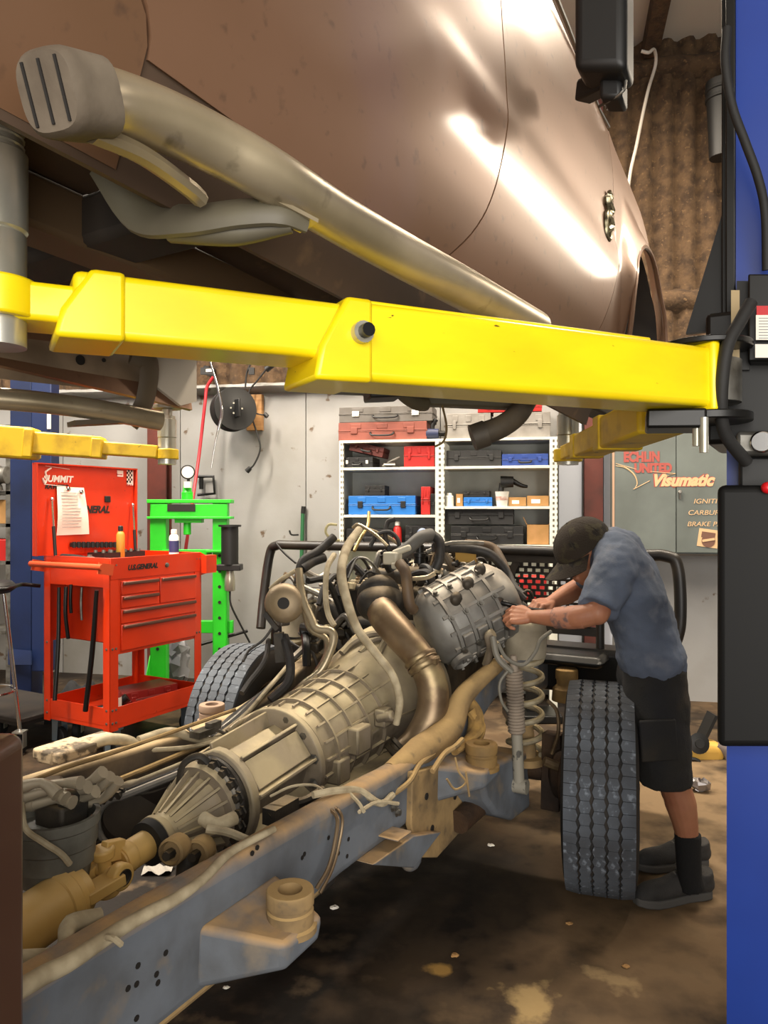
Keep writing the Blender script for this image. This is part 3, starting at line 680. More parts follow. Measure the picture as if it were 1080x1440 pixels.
b = MB(); b.ball(cx(578, 1208, .44), (.035, .05, .04), 12, 8); cb_(b, 'isolator', M_DSTEEL, rr)
# cab mounts: bushing on an outrigger
def cab_mount(side, y, zt, r=.056, h=.085, m=M_DTAN):
    b = MB(); x = side * .605
    poly = [(-.17, zt - .10), (.10, zt - .10), (.06, zt - .26), (-.20, zt - .30)]
    vs = []
    for (yy, zz), xx in (((y - .17, .63), .47), ((y + .12, .63), .47), ((y + .12, .49), .47), ((y - .18, .49), .47)): vs.append(V((side * xx, yy, zz)))
    for yy, zz, xx in ((y - .085, zt - .075, .655), (y + .06, zt - .075, .66), (y + .05, zt - .13, .655), (y - .075, zt - .14, .65)): vs.append(V((side * xx, yy, zz)))
    b.add(vs, [(0, 1, 2, 3), (4, 5, 6, 7), (0, 1, 5, 4), (1, 2, 6, 5), (2, 3, 7, 6), (3, 0, 4, 7)])
    mo = cb_(b, 'cab_mount', M_DSTEEL if side > 0 else M_DTAN, bevel=.016, seg=3)
    b = MB(); b.lathe((x, y, zt - h), (0, 0, 1), [(-.01, r * 1.12), (.004, r * 1.12), (.008, r * .98), (h * .45, r * .98), (h * .5, r * .9), (h * .58, r * .9), (h * .62, r), (h * .95, r), (h, r * .95), (h, r * .52), (h - .03, r * .5)], 28, cap=False)
    b.lathe((x, y, zt - .03), (0, 0, 1), [(0, r * .5), (.001, r * .5)], 16); cb_(b, 'bushing', m, mo)
p = cx(408, 1250, .605); cab_mount(1, p.y, p.z)
p = cx(677, 1045, .605); cab_mount(1, p.y, p.z, .060, .085, mat('yellow_brown_rubber', '#8d6f3e', .8, c2='#6d5632', scale=9))
p = cx(298, 990, -.605); cab_mount(-1, p.y, p.z, .056, .07, mat('tan_rubber', '#8a7360', .8))
p = cx(797, 940, .62); b = MB(); b.lathe((p.x, p.y, p.z - .16), (0, 0, 1), [(0, .075), (.06, .07), (.08, .05), (.1, .05), (.11, .056), (.155, .056), (.16, .05), (.16, .025)], 24); cb_(b, 'bushing', MATS['yellow_brown_rubber'])
# radius-arm bracket hanging below the rail
pts = [cx(640, 1075, .52), cx(712, 1050, .52), cx(716, 1130, .52), cx(690, 1148, .52), cx(665, 1140, .52), cx(650, 1120, .52)]
b = MB(); b.prism([(p.y, p.z) for p in pts], lambda y, z, q: V((q, y, z)), .46, .62); cb_(b, 'radius_arm_bracket', M_DSTEEL, bevel=.02, seg=3)
# brake lines and harness clipped along the right rail
def cz(px, py, z):
    """point at height z on the photograph's view line, chassis frame"""
    d_ = (EYE - z) * F / (py - 720); return cw(px, py, d_)
b = MB(); b.tube([cz(10, 1402, .765), cz(60, 1372, .76), cz(100, 1352, .755), cz(150, 1318, .755), cz(200, 1288, .752), cz(250, 1262, .752), cz(290, 1232, .75), cz(325, 1198, .745), cz(385, 1166, .735)], [.017, .017, .016, .015, .014, .013, .011, .010, .009], 10, 6); b.tube([cz(150, 1318, .765), cz(160, 1320, .77), cz(170, 1328, .75)], .006, 6, 3); cb_(b, 'harness', M_CREAM, rr)
b = MB(); b.tube([V((.468, y, z + .014)) for y, z in densify(BOTR, 3) if y < -1.4], .012, 8); cb_(b, 'bottom_lip', M_DTAN, rr)
b = MB(); b.tube([cw(25, 1352, 1.40), cw(80, 1345, 1.44), cw(90, 1325, 1.45), cw(100, 1300, 1.50), cw(140, 1292, 1.54)], [.02, .018, .012, .02, .022], 10, 5); cb_(b, 'torn_harness_sleeve', M_CREAM, rr)
b = MB(); b.tube([cw(440, 1118, 2.16), cw(470, 1112, 2.2), cw(505, 1112, 2.28), cw(535, 1130, 2.34), cw(552, 1118, 2.42)], .011, 8, 6); b.tube([cw(490, 1114, 2.25), cw(505, 1130, 2.2), cw(512, 1142, 2.2)], .006, 6, 4); b.tube([cw(505, 1142, 2.2), cw(530, 1128, 2.3), cw(560, 1130, 2.38)], .006, 6, 4); cb_(b, 'harness', M_CREAM, rr)
b = MB(); b.tube([cw(434, 1140, 2.14), cw(460, 1138, 2.14), cw(474, 1150, 2.10), cw(472, 1180, 2.06), cw(462, 1220, 2.02), cw(445, 1250, 1.99)], .006, 8, 6); b.tube([cw(438, 1136, 2.16), cw(466, 1134, 2.16), cw(481, 1150, 2.12), cw(476, 1190, 2.08), cw(466, 1225, 2.04), cw(450, 1256, 2.0)], .005, 8, 6); cb_(b, 'brake_line', M_RUST, rr)
b = MB(); b.tube([cw(545, 1122, 2.46), cw(575, 1100, 2.5), cw(590, 1075, 2.6), cw(610, 1060, 2.7)], .009, 8, 5); b.tube([cw(608, 1085, 2.58), cw(625, 1060, 2.66), cw(640, 1050, 2.7), cw(650, 1040, 2.76)], .010, 8, 5); cb_(b, 'harness', M_DTAN, rr)
b = MB(); b.tube([cw(640, 1065, 2.62), cw(645, 1085, 2.6), cw(655, 1100, 2.6), cw(640, 1110, 2.58), cw(628, 1095, 2.58)], .004, 6, 5); b.tube([cw(655, 1085, 2.6), cw(660, 1120, 2.6)], .004); cb_(b, 'hanging_wire', M_DTAN, rr)
# torn yellowish padding wrapped round the rail bend
b = MB(); b.tube([cw(655, 980, 3.0), cw(668, 1005, 2.96), cw(668, 1030, 2.92), cw(655, 1045, 2.86), cw(640, 1058, 2.8)], [.025, .04, .045, .03, .02], 10, 6, flat=.6); b.tube([cw(662, 1000, 2.95), cw(676, 1020, 2.93), cw(672, 1040, 2.9)], .02, 8, 5); cb_(b, 'torn_wrap', mat('yellowed_foam_wrap', '#a68449', .9, c2='#7a6038', scale=18, bump=.4), rr)
b = MB()
b.tube([cw(548, 1085, 2.52), cw(590, 1056, 2.70), cw(630, 1026, 2.86), cw(648, 985, 2.95), cw(670, 960, 3.02), cw(700, 935, 3.1)], [.03, .052, .052, .042, .036, .03], 14, 6); cb_(b, 'rail_kick_cover', M_DTAN, rr)
# left rail brackets and lines
b = MB(); b.tube([cx(22, 1108, -.37), cx(90, 1080, -.37), cx(160, 1058, -.37), cx(240, 1030, -.37), cx(330, 998, -.37)], .008, 8, 4); b.tube([cx(60, 1090, -.36) + V((0, 0, -.1)), cx(180, 1050, -.36) + V((0, 0, -.1)), cx(300, 1012, -.36) + V((0, 0, -.08))], .01, 8, 4); cb_(b, 'brake_line', M_DTAN, rl)
b = MB(); b.tube([cw(115, 1055, 2.6), cw(150, 1040, 2.65), cw(185, 1045, 2.7), cw(198, 1068, 2.7), cw(196, 1085, 2.68)], [.016, .02, .022, .016, .012], 10, 6); cb_(b, 'harness', M_CREAM, rl)
b = MB(); b.tube([cw(195, 1042, 2.72), cw(240, 1030, 2.82), cw(280, 1040, 2.86), cw(310, 1040, 2.9)], [.018, .02, .014, .012], 10, 6); b.tube([cw(210, 1055, 2.7), cw(270, 1050, 2.8), cw(330, 1035, 2.95)], .009, 8, 5); cb_(b, 'harness', M_CREAM, rl)
b = MB(); b.box(cw(92, 1055, 2.58), (.14, .16, .04)); b.box(cw(125, 1045, 2.68), (.1, .2, .03)); b.box(cw(80, 1060, 2.55), (.08, .1, .05)); cb_(b, 'flaking_bracket', mat('flaking_tan_paint', '#b8a282', .8, c2='#5d5243', scale=22, lo=.5, hi=.6, bump=.3), rl, bevel=.01)
b = MB(); b.tube([cw(262, 1022, 2.85), cw(275, 1030, 2.85), cw(300, 1026, 2.9), cw(322, 1035, 2.95), cw(318, 1045, 2.95)], .007, 8, 5); b.box(cw(285, 1030, 2.86), (.05, .09, .025)); b.box(cw(300, 1020, 2.9), (.03, .06, .03)); cb_(b, 'fuel_line_valve', M_STEEL, rl)
for i in range(4):
    o = i * 6
    b = MB(); b.tube([cw(300 - o, 1040 + i * 2, 2.9), cw(345 - o, 1005 + i, 3.1), cw(380 - o * .5, 965 + i * 3, 3.3), cw(410, 930 + i * 5, 3.45)], .010 + .003 * (i % 2), 8, 6); cb_(b, ('brake_line', 'hose')[i % 2], (M_CREAM, M_HOSE, M_STEEL, M_HOSE)[i])

# ---- driveline: axis of the transmission
def ax(y): return V((0, y, .593 + .10 * (y + 1.587)))
AXD = V((0, 1, .1)).normalized()
def al(b, prof, n=40, cap=True, dx=0): return b.lathe(ax(0) + V((dx, 0, 0)), AXD, [(y * 1.005, r) for y, r in prof], n, cap)
b = al(MB(), [(-.95, .15), (-.93, .172), (-.80, .182), (-.62, .192), (-.50, .20), (-.42, .225), (-.30, .262), (-.16, .285), (-.14, .295), (-.10, .295)], 48)
tr = cb_(b, 'transmission', M_CAST)
for y in (-.86, -.755, -.65, -.545): 
    r = .180 + (y + .9) * .06
    b = al(MB(), [(y - .006, r - .01), (y - .005, r + .009), (y + .005, r + .009), (y + .006, r - .01)], 48, False); cb_(b, 'casting_rib', M_CAST, tr)
b = MB()
for k in range(13):
    a = R(-38 + 20 * k)
    def P(y, r): return ax(y) + V((math.cos(a) * r, 0, math.sin(a) * r))
    b.bar(P(-.92, .176), P(-.50, .205), .008, .016, up=V((math.cos(a), 0, math.sin(a))))
    if k % 2 == 0: b.bar(P(-.50, .203), P(-.18, .285), .010, .014, up=V((math.cos(a), 0, math.sin(a))))
cb_(b, 'casting_rib', M_CAST, tr)
b = MB(); b.box(ax(-.66) + V((.08, 0, -.17)), (.30, .46, .10)); cb_(b, 'oil_pan', M_CAST, tr, bevel=.02)
b = MB(); b.box(ax(-.74) + V((.20, 0, .02)), (.05, .10, .10)); b.box(ax(-.58) + V((.215, 0, .05)), (.05, .07, .07)); b.cyl(ax(-.60) + V((.2, 0, .05)), ax(-.60) + V((.27, 0, .07)), .022); b.box(ax(-.84) + V((.17, 0, -.06)), (.06, .08, .09)); cb_(b, 'side_boss', M_CAST, tr, bevel=.008)
b = MB(); b.tube([ax(-.42) + V((-.08, 0, .23)), ax(-.36) + V((-.06, 0, .265)), ax(-.30) + V((.0, 0, .29)), ax(-.30) + V((.07, 0, .285)), ax(-.40) + V((.09, 0, .235))], .016, 8, 6); b.tube([ax(-.40) + V((.0, 0, .235)), ax(-.33) + V((.02, 0, .27)), ax(-.30) + V((.05, 0, .275))], .012, 8, 6); cb_(b, 'casting_loop', M_CAST, tr)
b = MB(); b.lathe(ax(-.38) + V((.03, 0, .205)), V((0, -.4, 1)), [(0, .05), (.02, .045)], 20); cb_(b, 'dark_recess', M_CASTD, tr)
# extension adapter between two bolted flanges
b = al(MB(), [(-.985, .18), (-.98, .192), (-.955, .192), (-.95, .18)], 44); fl = cb_(b, 'flange', M_CAST, tr, bevel=.003)
b = MB()
for k in range(12):
    a = R(30 * k + 12); b.bolt(ax(-.985) + V((math.cos(a) * .168, 0, math.sin(a) * .168)), -AXD, .013, .016)
cb_(b, 'flange_bolt', M_STEEL, tr)
b = MB(); al(b, [(-1.30, .135), (-.98, .135)], 8); ext = cb_(b, 'adapter_housing', M_CAST)
b = MB()
for k in range(8):
    a = R(45 * k + 12); n_ = V((math.cos(a), 0, math.sin(a)))
    b.bar(ax(-1.29) + n_ * .150, ax(-.98) + n_ * .155, .012, .055, up=n_)
for k in range(4):
    a = R(90 * k + 35); n_ = V((math.cos(a), 0, math.sin(a))); b.bar(ax(-1.28) + n_ * .145, ax(-1.0) + n_ * .15, .10, .02, up=n_)
cb_(b, 'adapter_rib', M_CAST, ext, bevel=.003)
# transfer case: racetrack flange, dark half shell, bolts, rear cone
def race(t, grow=0., n=20):
    """outline from the output shaft (x=0) to the front output on the left"""
    c1, r1, c2, r2 = V((.0, 0)), .168 + grow, V((-.265, -.075)), .118 + grow
    o = []
    for i in range(n + 1): a = R(-95 + 185 * i / n); o.append((c1.x + r1 * math.cos(a), c1.y + r1 * math.sin(a)))
    for i in range(n + 1): a = R(95 + 175 * i / n); o.append((c2.x + r2 * math.cos(a), c2.y + r2 * math.sin(a)))
    return o
base = ax(-1.30)
def rfn(u, v, q): return base + V((u, q + min(0, u) * .32, v + q * .1))
b = MB(); b.prism(race(0), rfn, -.02, .015); tc_ = cb_(b, 'transfer_case', M_CAST, bevel=.006)
b = MB(); b.prism(race(0, -.012), rfn, -.055, -.02); cb_(b, 'chain_cover', mat('black_stained_cast', '#26231f', .45, .5, c2='#5a5349', scale=4, lo=.5, hi=.7), tc_, bevel=.012)
b = MB()
o_ = race(0, -.045)
rim = [rfn(u, v, -.062) for u, v in race(0, -.03)] 
b.tube(rim + [rim[0]], .012, 8); cb_(b, 'cover_lip', M_GREY, tc_)
b = MB(); b.prism([(u * .9 - .02, v * .78) for u, v in race(0, -.03) if u < .05], rfn, -.064, -.05); cb_(b, 'recess', mat('dark_grey_cast', '#38342e', .6, .3, c2='#4d463b', scale=5), tc_, bevel=.01)
b = MB()
oo = race(0, -.020, 11)
for i in range(0, len(oo), 1): b.bolt(rfn(oo[i][0], oo[i][1], -.055), V((0, -1, -.1)), .014, .022)
cb_(b, 'cover_bolt', M_CASTD, tc_)
b = al(MB(), [(-1.575, .056), (-1.57, .068), (-1.555, .068), (-1.54, .058), (-1.50, .070), (-1.405, .104), (-1.40, .108), (-1.385, .110), (-1.383, .140), (-1.36, .144), (-1.33, .144)], 36); tail = cb_(b, 'tail_housing', M_CAST)
b = MB()
for k in range(18):
    a = R(20 * k + 5); n_ = V((math.cos(a), 0, math.sin(a)))
    b.add([ax(-1.53) + n_ * .058, ax(-1.385) + n_ * .105, ax(-1.388) + n_ * .134, ax(-1.44) + n_ * .112, ax(-1.535) + n_ * .066], [(0, 1, 2, 3, 4)])
cb_(b, 'cooling_fin', M_CAST, tail, solid=.008, smooth=False)
b = MB(); b.tube([ax(-1.42) + V((-.05, 0, .09)), ax(-1.41) + V((-.04, 0, .15)), ax(-1.38) + V((.0, 0, .17)), ax(-1.35) + V((.035, 0, .12))], .012, 8, 5, flat=.6); cb_(b, 'lifting_eye', M_CASTD, tail)
b = al(MB(), [(-1.60, .05), (-1.598, .064), (-1.565, .066), (-1.56, .05)], 28); cb_(b, 'oil_seal', M_RUB, tail)
b = al(MB(), [(-1.70, .036), (-1.69, .042), (-1.585, .042)], 24); cb_(b, 'slip_yoke', M_SHAFT)
# universal joint and tubular driveshaft
uj = ax(-1.745); SD = V((.0, -1, -.14)).normalized()
sd_x = V((1, 0, 0)); sd_z = sd_x.cross(SD).normalized()
b = MB()
for s in (1, -1):      # ears of the driveshaft yoke, with round bosses
    b.bar(uj + SD * .105 + sd_x * s * .040, uj + sd_x * s * .055, .030, .062, up=sd_x * s); b.lathe(uj + sd_x * s * .040, sd_x * s, [(0, .034), (.030, .036), (.034, .032)], 24)
b.lathe(uj, SD, [(.075, .03), (.08, .062), (.105, .066), (.11, .05)], 28)
uo = cb_(b, 'driveshaft_yoke', M_SHAFT, bevel=.006)
b = MB()
for s in (1, -1):
    b.bar(uj - SD * .06 + sd_z * s * .032, uj + sd_z * s * .055, .026, .054, up=sd_z * s); b.lathe(uj + sd_z * s * .040, sd_z * s, [(0, .030), (.024, .032), (.028, .028)], 24)
b.lathe(uj, -SD, [(.05, .044), (.075, .046), (.09, .04)], 24); b.lathe(uj - sd_x * .05, sd_x, [(0, .018), (.10, .018)], 14); b.lathe(uj - sd_z * .05, sd_z, [(0, .018), (.10, .018)], 14)
cb_(b, 'joint_yoke', M_SHAFT, bevel=.005)
for s in (1, -1):
    b = MB(); b.lathe(uj + sd_x * s * .074, sd_x * s, [(0, .022), (.003, .022), (.003, .018), (.0005, .016)], 20); cb_(b, 'bearing_cap', M_CASTD, uo)
b = MB(); b.lathe(uj, SD, [(.10, .05), (.105, .070), (.120, .070), (.124, .074), (.150, .074), (.154, .070), (1.02, .071)], 36); cb_(b, 'driveshaft', M_SHAFT)
# transmission mount and crossmember
for yy, zz, w_, h_ in ((-1.30, .45, .12, .05), (-.1, .52, .14, .1), (-2.45, .56, .1, .12)):
    b = MB(); b.bar(V((-.42, yy, zz)), V((.42, yy, zz)), w_, h_); cb_(b, 'crossmember', M_DARK, bevel=.012)
for px, py in ((268, 1188), (302, 1190)):
    q = cw(px, py, 2.02 if px < 290 else 2.06); b = MB(); b.lathe(q + V((-.02, -.02, 0)), V((.3, -1, .1)), [(0, .036), (.05, .036), (.055, .03), (.04, .026)], 20); mo = cb_(b, 'mount_bushing', M_DTAN)
    b = MB(); b.lathe(q + V((-.01, -.06, 0)), V((.3, -1, .1)), [(0, .014), (.03, .012)], 8); cb_(b, 'bolt', M_CASTD, mo)
    b = MB(); b.tube([q + V((0, 0, -.02)), q + V((0, -.02, -.08)), q + V((.0, .0, -.14))], [.03, .026, .02], 10, 3); cb_(b, 'bracket_leg', M_CASTD, mo)
b = MB(); b.tube([cw(290, 1165, 2.05), cw(320, 1170, 2.06), cw(350, 1182, 2.06)], .012, 8, 4); b.tube([cw(285, 1150, 2.1), cw(305, 1160, 2.08), cw(330, 1150, 2.12)], .02, 10, 4); cb_(b, 'hose', M_CREAM)
b = MB(); b.tube([cw(380, 1120, 2.3), cw(410, 1106, 2.3), cw(440, 1104, 2.3), cw(455, 1112, 2.26)], .004, 6, 6); cb_(b, 'wire', M_CREAM)
b = MB(); b.tube([cw(455, 1110, 2.45), cw(430, 1125, 2.4), cw(400, 1135, 2.3), cw(378, 1150, 2.25)], .014, 8, 5); b.box(cw(395, 1140, 2.3), (.05, .12, .05)); cb_(b, 'shift_linkage', M_CASTD)
# left rear group: grey filter canister with fittings
q = cw(78, 1165, 1.98)
b = MB(); b.lathe(q + V((0, 0, -.13)), (0, 0, 1), [(0, .07), (.0, .085), (.04, .09), (.045, .10), (.09, .10), (.095, .106), (.14, .106), (.145, .112), (.17, .112), (.17, .10), (.14, .10)], 36); can = cb_(b, 'filter_canister', mat('grey_ribbed_plastic', '#74736a', .55, c2='#48453d', scale=6))
b = MB(); b.lathe(q + V((.02, 0, -.20)), (0, 0, 1), [(0, .05), (.05, .06), (.08, .07)], 20); cb_(b, 'canister_base', M_CASTD, can)
b = MB(); b.box(q + V((.0, .02, .03)), (.11, .09, .08)); b.cyl(q + V((-.04, .02, .05)), q + V((-.04, .02, .12)), .03); b.box(q + V((.05, .0, .09)), (.04, .05, .04)); cb_(b, 'pump_head', M_CASTD, can, bevel=.01)
b = MB()
for i in range(9):
    p0 = cw(26 + i * 11, 1108 + (i % 3) * 11, 1.90 + .02 * i); b.tube([p0, p0 + V((.05, .03, .012)), p0 + V((.10, .04, -.012 + .01 * i))], [.017, .012, .018], 10, 3); b.lathe(p0, V((1, .5, 0)), [(-.02, .014), (-.018, .02), (0, .02), (.004, .015)], 12)
cb_(b, 'hose_fitting', mat('grey_brass_fitting', '#a69b86', .5, .4), can)
b = MB(); b.tube([cw(30, 1130, 1.9), cw(36, 1165, 1.86), cw(62, 1185, 1.85), cw(85, 1200, 1.86), cw(98, 1215, 1.88)], .008, 8, 6); cb_(b, 'hose', M_CREAM, can)

# ---- front axle, springs, shocks
b = MB(); b.tube([V((-.74, .02, .44)), V((-.45, .02, .43)), V((.45, .02, .43)), V((.74, .02, .44))], .05, 16, 4); b.ball(V((-.28, .0, .42)), (.17, .15, .17), 18, 12)
for s in (-1, 1): b.lathe((s * .72, .02, .44), (s, -.1, 0), [(0, .06), (.03, .11), (.07, .12), (.08, .16), (.1, .16)], 24); b.bar(V((s * .72, .0, .28)), V((s * .72, .02, .60)), .08, .08)
axo = cb_(b, 'front_axle', mat('brown_rusty_iron', '#43301f', .75, .3, c2='#2b2018', scale=8, bump=.3), bevel=.004)
b = MB(); b.tube([V((.52, -.55, .38)), V((.56, -.2, .42)), V((.56, .0, .46))], .045, 10, 4); cb_(b, 'radius_arm', MATS['brown_rusty_iron'])
for s in (1, -1):
    b = MB(); n = 150; zt, zb = 1.01, .50; cx_, cy_ = s * .60, .0
    b.tube([V((cx_ + .072 * math.cos(i / n * 2 * PI * 6.2), cy_ + .072 * math.sin(i / n * 2 * PI * 6.2), zb + (zt - zb) * i / n)) for i in range(n + 1)], .0135, 8); sp = cb_(b, 'coil_spring', mat('dusty_spring_steel', '#a2977d', .65, .1, c2='#5e523f', scale=12, dust='#a8966f'))
    b = MB(); b.lathe((cx_, cy_, zt - .03), (0, 0, 1), [(-.06, .088), (-.05, .09), (.05, .095), (.085, .088), (.10, .07), (.10, .02)], 28); cb_(b, 'spring_tower', mat('pale_dusty_steel', '#a59b86', .75, c2='#857b67', scale=7, dust='#c4b89c'), sp)
    b = MB(); b.lathe((cx_, cy_, zb - .04), (0, 0, 1), [(0, .09), (.03, .09), (.03, .05), (.16, .035), (.17, .02)], 20); cb_(b, 'spring_seat', M_DTAN, sp)
p0 = cw(722, 925, 3.02); p1 = cw(730, 1105, 3.06)
b = MB(); b.cyl(p0.lerp(p1, .45), p1, .023, n=18); b.lathe(p1 + V((-.035, 0, 0)), (1, 0, 0), [(0, .03), (.07, .03)], 16); sh = cb_(b, 'shock_absorber', mat('chipped_grey_paint', '#8a8578', .5, c2='#4d4a44', scale=25, lo=.55, hi=.6))
b = MB(); L_ = (p1 - p0).length; b.lathe(p0, p1 - p0, [(L_ * (.10 + .48 * i / 40), .030 + (.006 if i % 2 else 0)) for i in range(41)], 20); b.lathe(p0, p1 - p0, [(-.01, .012), (.0, .014), (L_ * .1, .02)], 12); cb_(b, 'bellows', mat('grey_pink_rubber', '#8d8071', .7, c2='#6f6458', scale=9), sh)
# lines around the tower
b = MB(); b.tube([cw(700, 905, 3.0), cw(712, 925, 3.0), cw(735, 935, 3.0), cw(752, 918, 3.0), cw(760, 900, 3.02), cw(775, 888, 3.05)], .008, 8, 6); b.tube([cw(693, 895, 3.0), cw(700, 925, 2.98), cw(720, 945, 2.98)], .013, 8, 5); b.tube([cw(717, 940, 2.98), cw(703, 960, 2.97), cw(705, 985, 2.97), cw(714, 1000, 2.98)], .006, 8, 5); cb_(b, 'brake_hose', mat('grey_hose', '#6e6a5f', .6))
b = MB(); b.tube([cw(683, 935, 3.08), cw(690, 912, 3.05), cw(688, 895, 3.04), cw(694, 890, 3.03)], [.016, .018, .022, .02], 10, 5); b.tube([cw(690, 900, 3.05), cw(700, 908, 3.02)], .015, 8); cb_(b, 'tie_rod_end', M_CAST)
b = MB(); b.tube([cw(770, 985, 3.1), cw(783, 1000, 3.1), cw(785, 1030, 3.1), cw(776, 1060, 3.12)], .008, 8, 6); b.tube([cw(765, 1070, 3.1), cw(790, 1080, 3.1)], .02, 8); cb_(b, 'brake_hose', M_RUST)

# ---- wheels
M_TIRE = mat('worn_tyre_rubber', '#3a3d42', .8, c2='#4d535b', scale=5, c3='#747c86', scale3=40, lo3=.6, hi3=.72, bump=.2)
M_TIRES = mat('tyre_sidewall', '#161514', .8, c2='#2b241e', scale=6)
def wheel(c, steer, hub=1):
    """tyre standing at c (hub centre, chassis frame), axle turned by steer; five tread ribs of separate blocks"""
    Mw = Mx.Translation(c) @ Mx.Rotation(steer, 4, 'Z'); r0 = .42
    b = MB(); b.M = Mw
    prof = [(-.118, .235), (-.138, .27), (-.143, .32), (-.136, .375), (-.125, .40), (-.112, .409), (-.06, .411), (0, .412), (.06, .411), (.112, .409), (.125, .40), (.136, .375), (.143, .32), (.138, .27), (.118, .235)]
    b.lathe((0, 0, 0), (1, 0, 0), prof, 72, cap=False); wh = cb_(b, 'wheel', M_TIRES)
    edges = [-.128, -.074, -.026, .026, .074, .128]; n = 60
    for k in range(5):
        b = MB(); b.M = Mw; zig = .0035; g = .0052
        xa, xb = edges[k] + (g if k else 0), edges[k+1] - (g if k < 4 else 0)
        for i in range(n):
            a0 = 2 * PI * (i + .25 * (k % 2)) / n; a1 = a0 + 2 * PI / n * (.965 if k in (1, 2, 3) else .955); am = (a0 + a1) / 2
            def q(x, a, r): return V((x, r * math.cos(a), r * math.sin(a)))
            rr_ = [(r0 - .007 if abs(x) > .1 else r0) for x in (xa, xb)]
            za = zig if k > 0 else 0; zb_ = zig if k < 4 else 0; sk = .006 if k in (0, 4) else .004
            lo = .404
            top = [q(xa + za, a0, rr_[0]), q(xa - za, am, rr_[0]), q(xa + za, a1, rr_[0]), q(xb - zb_, a1, rr_[1]), q(xb + zb_, am, rr_[1]), q(xb - zb_, a0, rr_[1])]
            bot = [V((v.x, v.y * lo / r0, v.z * lo / r0)) for v in top]
            b.add(bot + top, [(6, 7, 8, 9, 10, 11)] + [(j, (j + 1) % 6, 6 + (j + 1) % 6, 6 + j) for j in range(6)])
        o = cb_(b, 'tread_rib', M_TIRE, wh, smooth=False); o['kind'] = 'stuff'
    b = MB(); b.M = Mw; b.lathe((hub * .02, 0, 0), (hub, 0, 0), [(.10, .238), (.105, .225), (.06, .21), (.02, .19), (.02, .09), (.07, .085), (.085, .06), (.13, .055), (.135, .0)], 40, cap=False); b.lathe((0, 0, 0), (hub, 0, 0), [(-.12, .236), (-.11, .22), (.1, .22)], 40, cap=False); rim = cb_(b, 'rim', mat('dull_wheel_steel', '#8a7a62', .5, .6), wh)
    b = MB(); b.M = Mw
    for i in range(8): a = 2 * PI * i / 8; b.bolt(V((hub * .06, .06 * math.cos(a) * 1.15, .06 * math.sin(a) * 1.15)), V((hub, 0, 0)), .011, .025)
    cb_(b, 'wheel_nut', M_STEEL, wh)
wheel(V((.925, 0, .42)), R(12)); wheel(V((-.925, 0, .42)), R(8), -1)

# ---- engine
b = MB(); b.box(V((0, .28, .80)), (.50, .72, .50)); b.box(V((0, .25, 1.10)), (.34, .6, .18)); eng = cb_(b, 'engine_block', M_CASTD, bevel=.04, seg=3)
b = MB(); b.box(V((-.20, .18, 1.10)), (.34, .46, .20)); b.box(V((-.12, .22, 1.22)), (.26, .3, .10)); b.tube([V((-.40, -.06, 1.02)), V((-.36, .3, 1.06)), V((-.36, .5, 1.05))], .09, 16, 4); b.box(V((.10, .2, 1.22)), (.16, .24, .08)); cb_(b, 'intake_manifold', M_CASTD, eng, bevel=.03, seg=3)
b = MB(); b.lathe(V((-.40, .02, .92)), V((.2, -1, 0)), [(-.10, .06), (-.09, .085), (.03, .085), (.05, .06), (.07, .03)], 28); b.lathe(V((-.40, .02, .92)), V((.2, -1, 0)), [(.07, .07), (.075, .075), (.10, .075), (.105, .07)], 28); cb_(b, 'alternator', M_CAST, eng)
b = MB(); b.box(V((0, .30, .55)), (.34, .6, .14)); cb_(b, 'sump', M_DARK, eng, bevel=.03)
# right cylinder head cover: rounded ribbed housing
h0 = cw(612, 885, 3.20); h1 = cw(706, 836, 3.30); HD = (h1 - h0); HL = HD.length; HD.normalize()
hx = V((0, 0, 1)).cross(HD).normalized(); hz = HD.cross(hx)
def hp(t, a, r): return h0 + HD * t + (hx * math.cos(a) + hz * math.sin(a)) * r
b = MB(); b.lathe(h0, HD, [(-.06, .03), (-.05, .10), (-.03, .145), (.0, .165), (.06, .178), (HL - .08, .178), (HL - .02, .16), (HL + .02, .12), (HL + .03, .05)], 36); hc = cb_(b, 'head_cover', M_GREY, eng)
b = MB()
for t in (.03, .10, .17, .24):
    b.lathe(h0 + HD * t, HD, [(-.008, .172), (-.007, .188), (.007, .188), (.008, .172)], 36, cap=False)
for k in range(9):
    a = R(80 + 25 * k); b.bar(hp(-.0, a, .172), hp(HL - .05, a, .183), .014, .014, up=hx * math.cos(a) + hz * math.sin(a))
cb_(b, 'casting_rib', M_GREY, hc)
for k in range(3):
    a = R(150 - 8 * k); b = MB(); b.ball(hp(.09 + .085 * k, R(140 - 12 * k), .185), (.024, .034, .030), 12, 8); cb_(b, 'intake_runner', M_CASTD, hc)
for i in range(7):
    b = MB(); t = (.03, .1, .17, .03, .1, .17, .24)[i]; a = R((240, 240, 240, 195, 195, 195, 218)[i]); n_ = hx * math.cos(a) + hz * math.sin(a)
    m_ = Mx((hx.cross(n_) if False else HD, n_.cross(HD), n_)).transposed(); b.box(hp(t + .035, a, .182), (.05, .055, .02), m_); cb_(b, 'cover_panel', M_GREY, hc, bevel=.006)
b = MB()
for t in (.03, .10, .17, .24):
    for a in (255, 205, 160, 120): a = R(a); b.bolt(hp(t, a, .185), hx * math.cos(a) + hz * math.sin(a), .010, .02)
cb_(b, 'cover_bolt', M_STEEL, hc)
b = MB(); b.lathe(hp(.02, R(228), .17), hx * math.cos(R(228)) + hz * math.sin(R(228)), [(0, .05), (.02, .05), (.025, .04), (.012, .03), (.012, .0)], 24); cb_(b, 'round_boss', M_GREY, hc)
